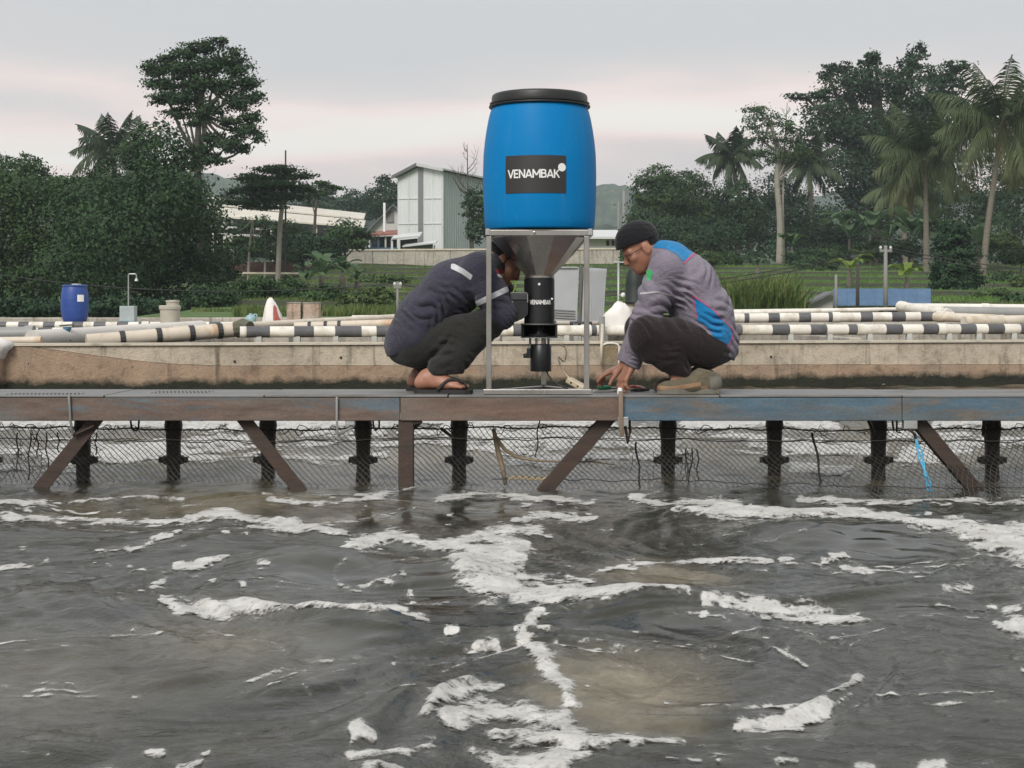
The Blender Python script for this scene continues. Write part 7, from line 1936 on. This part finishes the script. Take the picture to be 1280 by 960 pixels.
def prism(mb, poly, d):
    """poly: list of 3d points (planar), extruded by vector d"""
    A = np.array(poly, float); n = len(A); mb.add(np.concatenate([A, A + np.array(d)]), [tuple(range(n)), tuple(range(n, 2 * n))[::-1]] + [(i, n + i, n + (i + 1) % n, (i + 1) % n) for i in range(n)]); return mb
def prism_obj(name, poly, d, m, par, **k): return prism(MB(), poly, d).build(name, m, par, **k)
# white tower building: corner nearest us, gable front to the left, long side to the right
C0 = P(553, 310, 125); L0 = P(497, 310, 131); R0 = P(640, 310, 139); zb_ = gz(C0[0], 125) - .5
zc1 = P(0, 214, 125)[2]; mid = (C0 + L0) / 2; zap = P(0, 208.2, 128)[2]; dside = (R0 - C0) * np.array([1, 1, 0])
wb = thing('tower_building', 'tall white sheet clad building with gable roof left of the drum', 'building', (mid[0], mid[1], zb_))
g = [np.array([C0[0], C0[1], zb_]), np.array([C0[0], C0[1], zc1]), np.array([mid[0], mid[1], zap]), np.array([L0[0], L0[1], zc1]), np.array([L0[0], L0[1], zb_])]
prism_obj('gable_wall', g, dside / np.linalg.norm(dside) * .3, m_wsheet, wb)
prism_obj('rear_wall', [p + dside for p in g], dside / np.linalg.norm(dside) * .3, m_wsheet, wb)
fd_ = (C0 - L0) / np.linalg.norm(C0 - L0); fd_[2] = 0
sn = dside / np.linalg.norm(dside)
prism_obj('side_wall', [g[0] + sn * .31, g[1] + sn * .31, g[1] + dside - sn * .01, g[0] + dside - sn * .01], -fd_ * .3, m_sheet_g, wb)
prism_obj('side_wall', [g[4] + sn * .31, g[3] + sn * .31, g[3] + dside - sn * .01, g[4] + dside - sn * .01], fd_ * .3, m_sheet_g, wb)
nr_ = 34
for k in range(nr_):            # standing ribs of the side cladding
    p0 = g[0] + dside * ((k + .7) / nr_) + fd_ * .03; mb = MB(); mb.bar(p0, p0 + np.array([0, 0, zc1 - zb_ - .02]), .07, .07); mb.build('cladding_rib', m_sheet_g, wb)
for p_, e_ in ((g[1], 1), (g[3], -1)):
    up_ = (g[2] - p_); ov = p_ - up_ * .14 + np.array([0, 0, .12]); tp = g[2] + np.array([0, 0, .12])
    prism_obj('roof_slope', [ov - sn * .5, tp - sn * .5, tp + dside + sn * .5, ov + dside + sn * .5], np.array([0, 0, .14]), m_roofg, wb)
    mb = MB(); mb.bar(ov - sn * .53 + (0, 0, .02), tp - sn * .53 + (0, 0, .02), .1, .26); mb.build('barge_board', m_dgrey if e_ < 0 else m_roofg, wb)
# dark vertical strip and seams on the gable
def on_gable(px, py):
    k = (px - 640) / F; # intersect with line L0-C0
    d = C0[:2] - L0[:2]; t_ = (k * L0[1] - L0[0]) / (d[0] - k * d[1]); q_ = L0[:2] + d * t_
    return np.array([q_[0], q_[1], HC + (HZ - py) * q_[1] / F])
off = -sn * .06
prism_obj('dark_strip', [on_gable(523, 306) + off, on_gable(529, 306) + off, on_gable(529, 207.8) + off, on_gable(523, 206.8) + off][::-1], sn * .05, mat('strip_grey', (.20, .20, .21), .5, var=.15, vscale=.8), wb)
for a, b_ in ((511, 311), (541, 311)):
    mb = MB(); mb.bar(on_gable(a, 310) + off, on_gable(a, 215) + off, .05, .05); mb.build('panel_seam', m_wsheet, wb)
for py in (248.5, 280):
    mb = MB(); mb.bar(on_gable(498, py) + off * .9, on_gable(522, py - .3) + off * .9, .04, .05); mb.build('panel_seam', m_wsheet, wb); mb = MB(); mb.bar(on_gable(530, py - .3) + off * .9, on_gable(552, py - .6) + off * .9, .04, .05); mb.build('panel_seam', m_wsheet, wb)
mb = MB(); mb.bar(g[0] - sn * .05 + fd_ * .05, g[1] - sn * .05 + fd_ * .05, .16, .16); mb.build('corner_trim', m_roofg, wb)
# awnings at its foot
Y_ = 118
aw = thing('awning', 'grey lean-to awning at the left foot of the white tower building', 'awning', P(506, 311, Y_))
prism_obj('roof', [P(489, 298, Y_), P(525, 294.5, Y_ + 2), P(525, 296, Y_ + 2), P(489, 299.8, Y_)], (0, 3.5, .5), m_roofg, aw)
for px in (490, 499): mb = MB(); mb.bar(P(px, 299, Y_ + .3), P(px, 313, Y_ + .3), .16, .16); mb.build('post', m_roofg, aw)
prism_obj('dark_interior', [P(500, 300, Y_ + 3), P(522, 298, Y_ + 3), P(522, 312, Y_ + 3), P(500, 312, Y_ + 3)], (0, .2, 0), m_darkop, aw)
aw2 = thing('awning', 'small low lean-to roof right of the grey awning', 'awning', P(524, 311, Y_))
prism_obj('roof', [P(503, 307.5, Y_), P(545, 303, Y_ + 1), P(545, 304.4, Y_ + 1), P(503, 309, Y_)], (0, 2.5, .3), m_roofg, aw2)
for px in (505, 543): mb = MB(); mb.bar(P(px, 306, Y_ + .3), P(px, 313, Y_ + .3), .12, .12); mb.build('post', m_dgrey, aw2)
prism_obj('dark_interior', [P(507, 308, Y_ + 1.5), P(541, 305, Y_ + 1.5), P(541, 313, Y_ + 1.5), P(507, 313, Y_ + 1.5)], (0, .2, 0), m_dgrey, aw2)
# small gabled house left of it
Y_ = 136
hs_ = thing('gabled_house', 'small white gabled house with red awning left of the tower building', 'house', P(480, 312, Y_))
prism_obj('wall', [P(457, 313, Y_), P(457, 291, Y_), P(491, 258, Y_), P(525, 291, Y_), P(525, 313, Y_)][::-1], (0, 9, 0), m_wallw, hs_)
prism_obj('roof', [P(452, 294.5, Y_ - .6), P(491, 255.5, Y_ - .6), P(491, 257.2, Y_ - .6), P(453, 296, Y_ - .6)], (0, 10, 0), m_dgrey, hs_)
prism_obj('roof', [P(491, 255.5, Y_ - .6), P(530, 294.5, Y_ - .6), P(529, 296, Y_ - .6), P(491, 257.2, Y_ - .6)], (0, 10, 0), m_dgrey, hs_)
prism_obj('shutter', [P(483, 278, Y_ - .12), P(483, 264, Y_ - .12), P(492, 264, Y_ - .12), P(492, 278, Y_ - .12)], (0, .1, 0), mat('grey_shutter', (.21, .20, .19), .7), hs_)
Y_ = 124
prism_obj('awning_roof', [P(462, 295.5, Y_ - 3), P(497, 293.5, Y_ - 3), P(497, 289, Y_ - .2), P(468, 291, Y_ - .2)], (0, 0, .12), m_redroof, hs_)
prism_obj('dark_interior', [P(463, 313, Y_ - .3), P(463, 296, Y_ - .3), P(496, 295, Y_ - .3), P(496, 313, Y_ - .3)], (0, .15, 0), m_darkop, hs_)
for px in (464, 473, 482): mb = MB(); mb.bar(P(px, 295, Y_ - 2.6), P(px, 313, Y_ - 2.6), .14, .14); mb.build('post', m_bluesh if px != 482 else m_wallw, hs_)
mb = MB(); mb.tube([P(480.5, 291, Y_ - 1), P(480.5, 253.5, Y_ - 1)], .10, 8); mb.build('vent_pipe', m_white, hs_)
mb = MB(); mb.box(P(470, 311.5, Y_ - 4) , (3.4, .5, .25)); mb.build('tarp', m_bluesh, label='blue tarp along the wall below the small gabled house', cat='tarp')
# long two-tier shed
Y_ = 116
sh_ = thing('long_shed', 'long open shed with two cream roof tiers behind the umbrella tree', 'shed', P(360, 320, Y_))
ra_, rb_ = (246, 247.5), (457, 270.5)
def tier(y0l, y1l, y0r, y1r, Ya, Yb_, nm):
    prism_obj(nm, [P(246, y1l, Ya), P(455, y1r, Ya), P(457, y0r, Yb_), P(246, y0l, Yb_)], (0, 0, .12), m_cream, sh_)
tier(246, 255, 268.5, 274.5, Y_, Y_ + 3, 'upper_roof'); tier(258, 270, 277.5, 285, Y_ - 3.5, Y_ - .2, 'lower_roof')
prism_obj('fascia', [P(246, 256, Y_ - .1), P(456, 274.8, Y_ - .1), P(456, 277.5, Y_ - .1), P(246, 259, Y_ - .1)][::-1], (0, .1, 0), m_dgrey, sh_)
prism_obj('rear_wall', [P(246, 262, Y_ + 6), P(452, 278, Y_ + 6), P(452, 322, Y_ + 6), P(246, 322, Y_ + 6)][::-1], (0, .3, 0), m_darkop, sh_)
for px, w in ((266, .16), (273, .2), (281, .2), (290, .16), (340, .2), (395, .2), (440, .2)): mb = MB(); mb.bar(P(px, 330, Y_ - 3), P(px, 272 + (px - 266) * .07, Y_ - 3), w, w); mb.build('column', m_wallw, sh_)
for py in (283, 292): mb = MB(); mb.bar(P(264, py, Y_ - 2.9), P(345, py + 4, Y_ - 2.9), .14, .16); mb.build('rail', m_wallw, sh_)
mb = MB(); mb.bar(P(283, 286, Y_ - 3.1), P(294, 326, Y_ - 3.1), .16, .18); mb.build('brace', m_wallw, sh_)
# retaining wall in bays
rw = thing('retaining_wall', 'long pale block retaining wall below the white buildings', 'wall', P(600, 332, 100))
xs_ = [428, 466, 505, 531, 563, 600, 640, 685, 725, 775]
for i in range(len(xs_) - 1):
    a, b_ = xs_[i] + .25, xs_[i + 1] - .25; ytop = 313 if i < 6 else 311; mb = MB(); q0, q1 = P(a, 336, 100), P(b_, ytop, 100)
    mb.box(((q0[0] + q1[0]) / 2, 100 + .02 * (i % 2), (q0[2] + q1[2]) / 2), (q1[0] - q0[0], .3, q1[2] - q0[2]), ch=.02); mb.build('wall_bay', m_wallb if False else m_conc_grey, rw)
mb = MB(); q0, q1 = P(427, 312.6, 100), P(776, 311, 100); mb.bar(q0, q1, .42, .1); mb.build('coping', m_cap, rw)
# red-brown fence and pale kerb on the left terraces
fz_ = thing('plank_fence', 'low red brown plank fence under the umbrella tree', 'fence', P(325, 342, 90))
for k in range(30):
    px = 288 + k * 2.65; q0, q1 = P(px, 342, 90), P(px, 327.5 + random.uniform(-1, 1), 90); mb = MB(); mb.box(((q0[0] + q1[0]) / 2, 90, (q0[2] + q1[2]) / 2), (.115, .05, q1[2] - q0[2])); mb.build('plank', m_brick, fz_)
mb = MB(); mb.bar(P(286, 334, 90.05), P(367, 334, 90.05), .05, .08); mb.build('rail', m_brick, fz_)
mb = MB(); mb.bar(P(292, 341.2, 84), P(452, 342.2, 84), .3, .10); mb.build('kerb', m_cap, label='thin pale kerb line across the left terraces', cat='kerb')
# house behind the feeder's right leg
Y_ = 106
h2 = thing('small_house', 'low white house with dark windows between the feeder and the man in grey', 'house', P(752, 314, Y_))
prism_obj('wall', [P(730, 336, Y_), P(730, 297, Y_), P(772, 297, Y_), P(772, 336, Y_)][::-1], (0, 6, 0), m_wallw, h2)
prism_obj('roof', [P(727, 298.5, Y_ - .8), P(775, 298.5, Y_ - .8), P(772, 290, Y_ + 2.5), P(730, 290, Y_ + 2.5)], (0, 0, .15), m_roofg, h2)
for a in (758, 764.5): prism_obj('window', [P(a, 307, Y_ - .06), P(a, 300.5, Y_ - .06), P(a + 3.6, 300.5, Y_ - .06), P(a + 3.6, 307, Y_ - .06)][::-1], (0, .05, 0), m_darkop, h2)
prism_obj('plinth', [P(729.5, 336, Y_ - .1), P(729.5, 313, Y_ - .1), P(772.5, 313, Y_ - .1), P(772.5, 336, Y_ - .1)][::-1], (0, .09, 0), m_cap, h2)
Y_ = 120
h3 = thing('small_house', 'tiny pale hut half hidden in the wood right of the cap', 'house', P(902, 318, Y_))
prism_obj('wall', [P(893, 324, Y_), P(893, 309, Y_), P(914, 309, Y_), P(914, 324, Y_)][::-1], (0, 4, 0), m_wallw, h3)
prism_obj('roof', [P(890, 311, Y_ - .6), P(917, 311, Y_ - .6), P(914, 305, Y_ + 2), P(893, 305, Y_ + 2)], (0, 0, .12), m_cream, h3)
prism_obj('door', [P(902, 324, Y_ - .05), P(902, 313, Y_ - .05), P(906, 313, Y_ - .05), P(906, 324, Y_ - .05)][::-1], (0, .04, 0), m_darkop, h3)
# pump shed with blue sheet roof
Y_ = 46
m_blueroof, nt, bs, nd, lk = new_mat('blue_roof_sheet'); v = texco(nt)
wv = nd.new('ShaderNodeTexWave'); wv.inputs['Scale'].default_value = 2.2; wv.bands_direction = 'X'; lk.new(v, wv.inputs['Vector'])
lk.new(ramp(nt, noise(nt, v, 2.2, 6, .65), [(.3, (.032, .085, .17)), (.55, (.050, .12, .22)), (.8, (.11, .16, .22))]), bs.inputs['Base Color']); bs.inputs['Roughness'].default_value = .5; bump(nt, bs, wv.outputs[0], .5, .02)
ps = thing('pump_shed', 'small shed with blue sheet roof and grey gable beside the poles', 'shed', P(1090, 392, Y_))
n_ = 7
for k in range(n_):
    a0, a1 = 1042 + 122 * k / n_, 1042 + 122 * (k + 1) / n_ - .3
    prism_obj('roof_sheet', [P(a0, 382 + .0 * k, Y_ - .8), P(a1, 382, Y_ - .8), P(a1, 361.5, Y_ + .5), P(a0, 361.5, Y_ + .5)], (0, .02, .02), m_blueroof, ps)
prism_obj('gable_roof', [P(1000, 384, Y_ - .3), P(1042, 364, Y_ - .3), P(1042, 366.5, Y_ - .3), P(1003, 386, Y_ - .3)][::-1], (0, 1.4, 0), m_dgrey, ps)
prism_obj('gable_wall', [P(1008, 395, Y_), P(1008, 383, Y_), P(1041, 367, Y_), P(1041, 395, Y_)][::-1], (0, .9, 0), m_wallw, ps)
prism_obj('wall', [P(1043, 395, Y_ - .2), P(1043, 383, Y_ - .2), P(1162, 383, Y_ - .2), P(1162, 395, Y_ - .2)][::-1], (0, .7, 0), m_dgrey, ps)
# poles and wires
m_pole = mat('pole_grey', (.22, .215, .20), .8, var=.2, vscale=3); m_pole_d = mat('pole_dark', (.045, .042, .04), .8)
def pole(label, px, ytop, Y, r, m=m_pole, arm=None):
    c = P(px, ytop, Y); z0 = gz(c[0], Y) - .2; root = thing('utility_pole', label, 'pole', (c[0], Y, z0)); mb = MB(); mb.tube([(c[0], Y, z0), (c[0], Y, c[2])], [r, r * .75], 8); mb.build('shaft', m, root, smooth=True)
    if arm:
        mb = MB(); mb.bar(c + np.array([-arm, 0, -.15]), c + np.array([arm, 0, -.15]), .08, .08); mb.build('cross_arm', m, root)
        for s_ in (-.8, .8): mb = MB(); mb.lathe([(.03, 0), (.05, .04), (.02, .1)], c + np.array([arm * s_, 0, -.11]), n=8); mb.build('insulator', m_wallw, root)
pole('pale pole carrying the wires behind the blue roof', 1107, 307, 44, .07, arm=.18); pole('thin dark pole beside the yellow green banana plant', 1072, 330, 43.5, .06, m_pole_d); pole('short pole at the left corner of the blue roof', 1045, 343, 44, .05); pole('thin pale lamp pole left of the man in navy', 497, 352, 42, .045, arm=.1)
pole('grey power pole far behind between the feeder and the cap', 780, 238, 165, .22, arm=1.6); pole('second thin far pole left of the grey power pole', 773, 252, 175, .14, arm=.9); pole('slim bare pole standing above the umbrella tree', 357, 188, 84, .06, m_pole_d)
def wire(a, b_, Ya, Yb_, sag, label, r=.014):
    A_, B_ = P(*a, Ya), P(*b_, Yb_); t_ = np.linspace(0, 1, 40); mb = MB(); mb.tube([A_ + (B_ - A_) * q_ - np.array([0, 0, sag * 4 * q_ * (1 - q_)]) for q_ in t_], r, 5); mb.build('overhead_wire', m_wire, label=label, cat='wire', group='overhead wires', smooth=True)
wire((1107, 309, ), (640, 372), 44, 43, .28, 'upper wire sagging left from the pale pole'); wire((1107, 312), (640, 375), 44, 43, .34, 'lower wire sagging left from the pale pole'); wire((1107, 309), (1480, 345), 44, 43, .25, 'upper wire running right from the pale pole'); wire((1107, 312), (1480, 349), 44, 43, .3, 'lower wire running right from the pale pole'); wire((497, 354), (640, 372), 42, 43, .1, 'wire from the lamp pole towards the feeder'); wire((497, 354), (-120, 322), 42, 46, .55, 'long wire sagging left across the dark trees from the lamp pole')
# fallen grey branch between the far posts in the terraces: field markers
for i, (px, ya, yb_, Y_) in enumerate(((555, 330, 384, 47), (561, 332, 384, 47.3))):
    pass
# ================================================================== EVENING HAZE
m_haze = bpy.data.materials.new('haze_air'); m_haze.use_nodes = True
nt = m_haze.node_tree; nt.nodes.clear()
ho = nt.nodes.new('ShaderNodeOutputMaterial'); pv = nt.nodes.new('ShaderNodeVolumePrincipled')
pv.inputs['Color'].default_value = (.80, .88, .95, 1); pv.inputs['Density'].default_value = .00045; pv.inputs['Anisotropy'].default_value = 0.0
nt.links.new(pv.outputs[0], ho.inputs['Volume'])
hz_o = MB(); hz_o.box((0, 395, 59), (1990, 1420, 122)); hz_o.build('haze', m_haze, kind='stuff', label='thin pale evening haze over the whole valley', cat='haze')
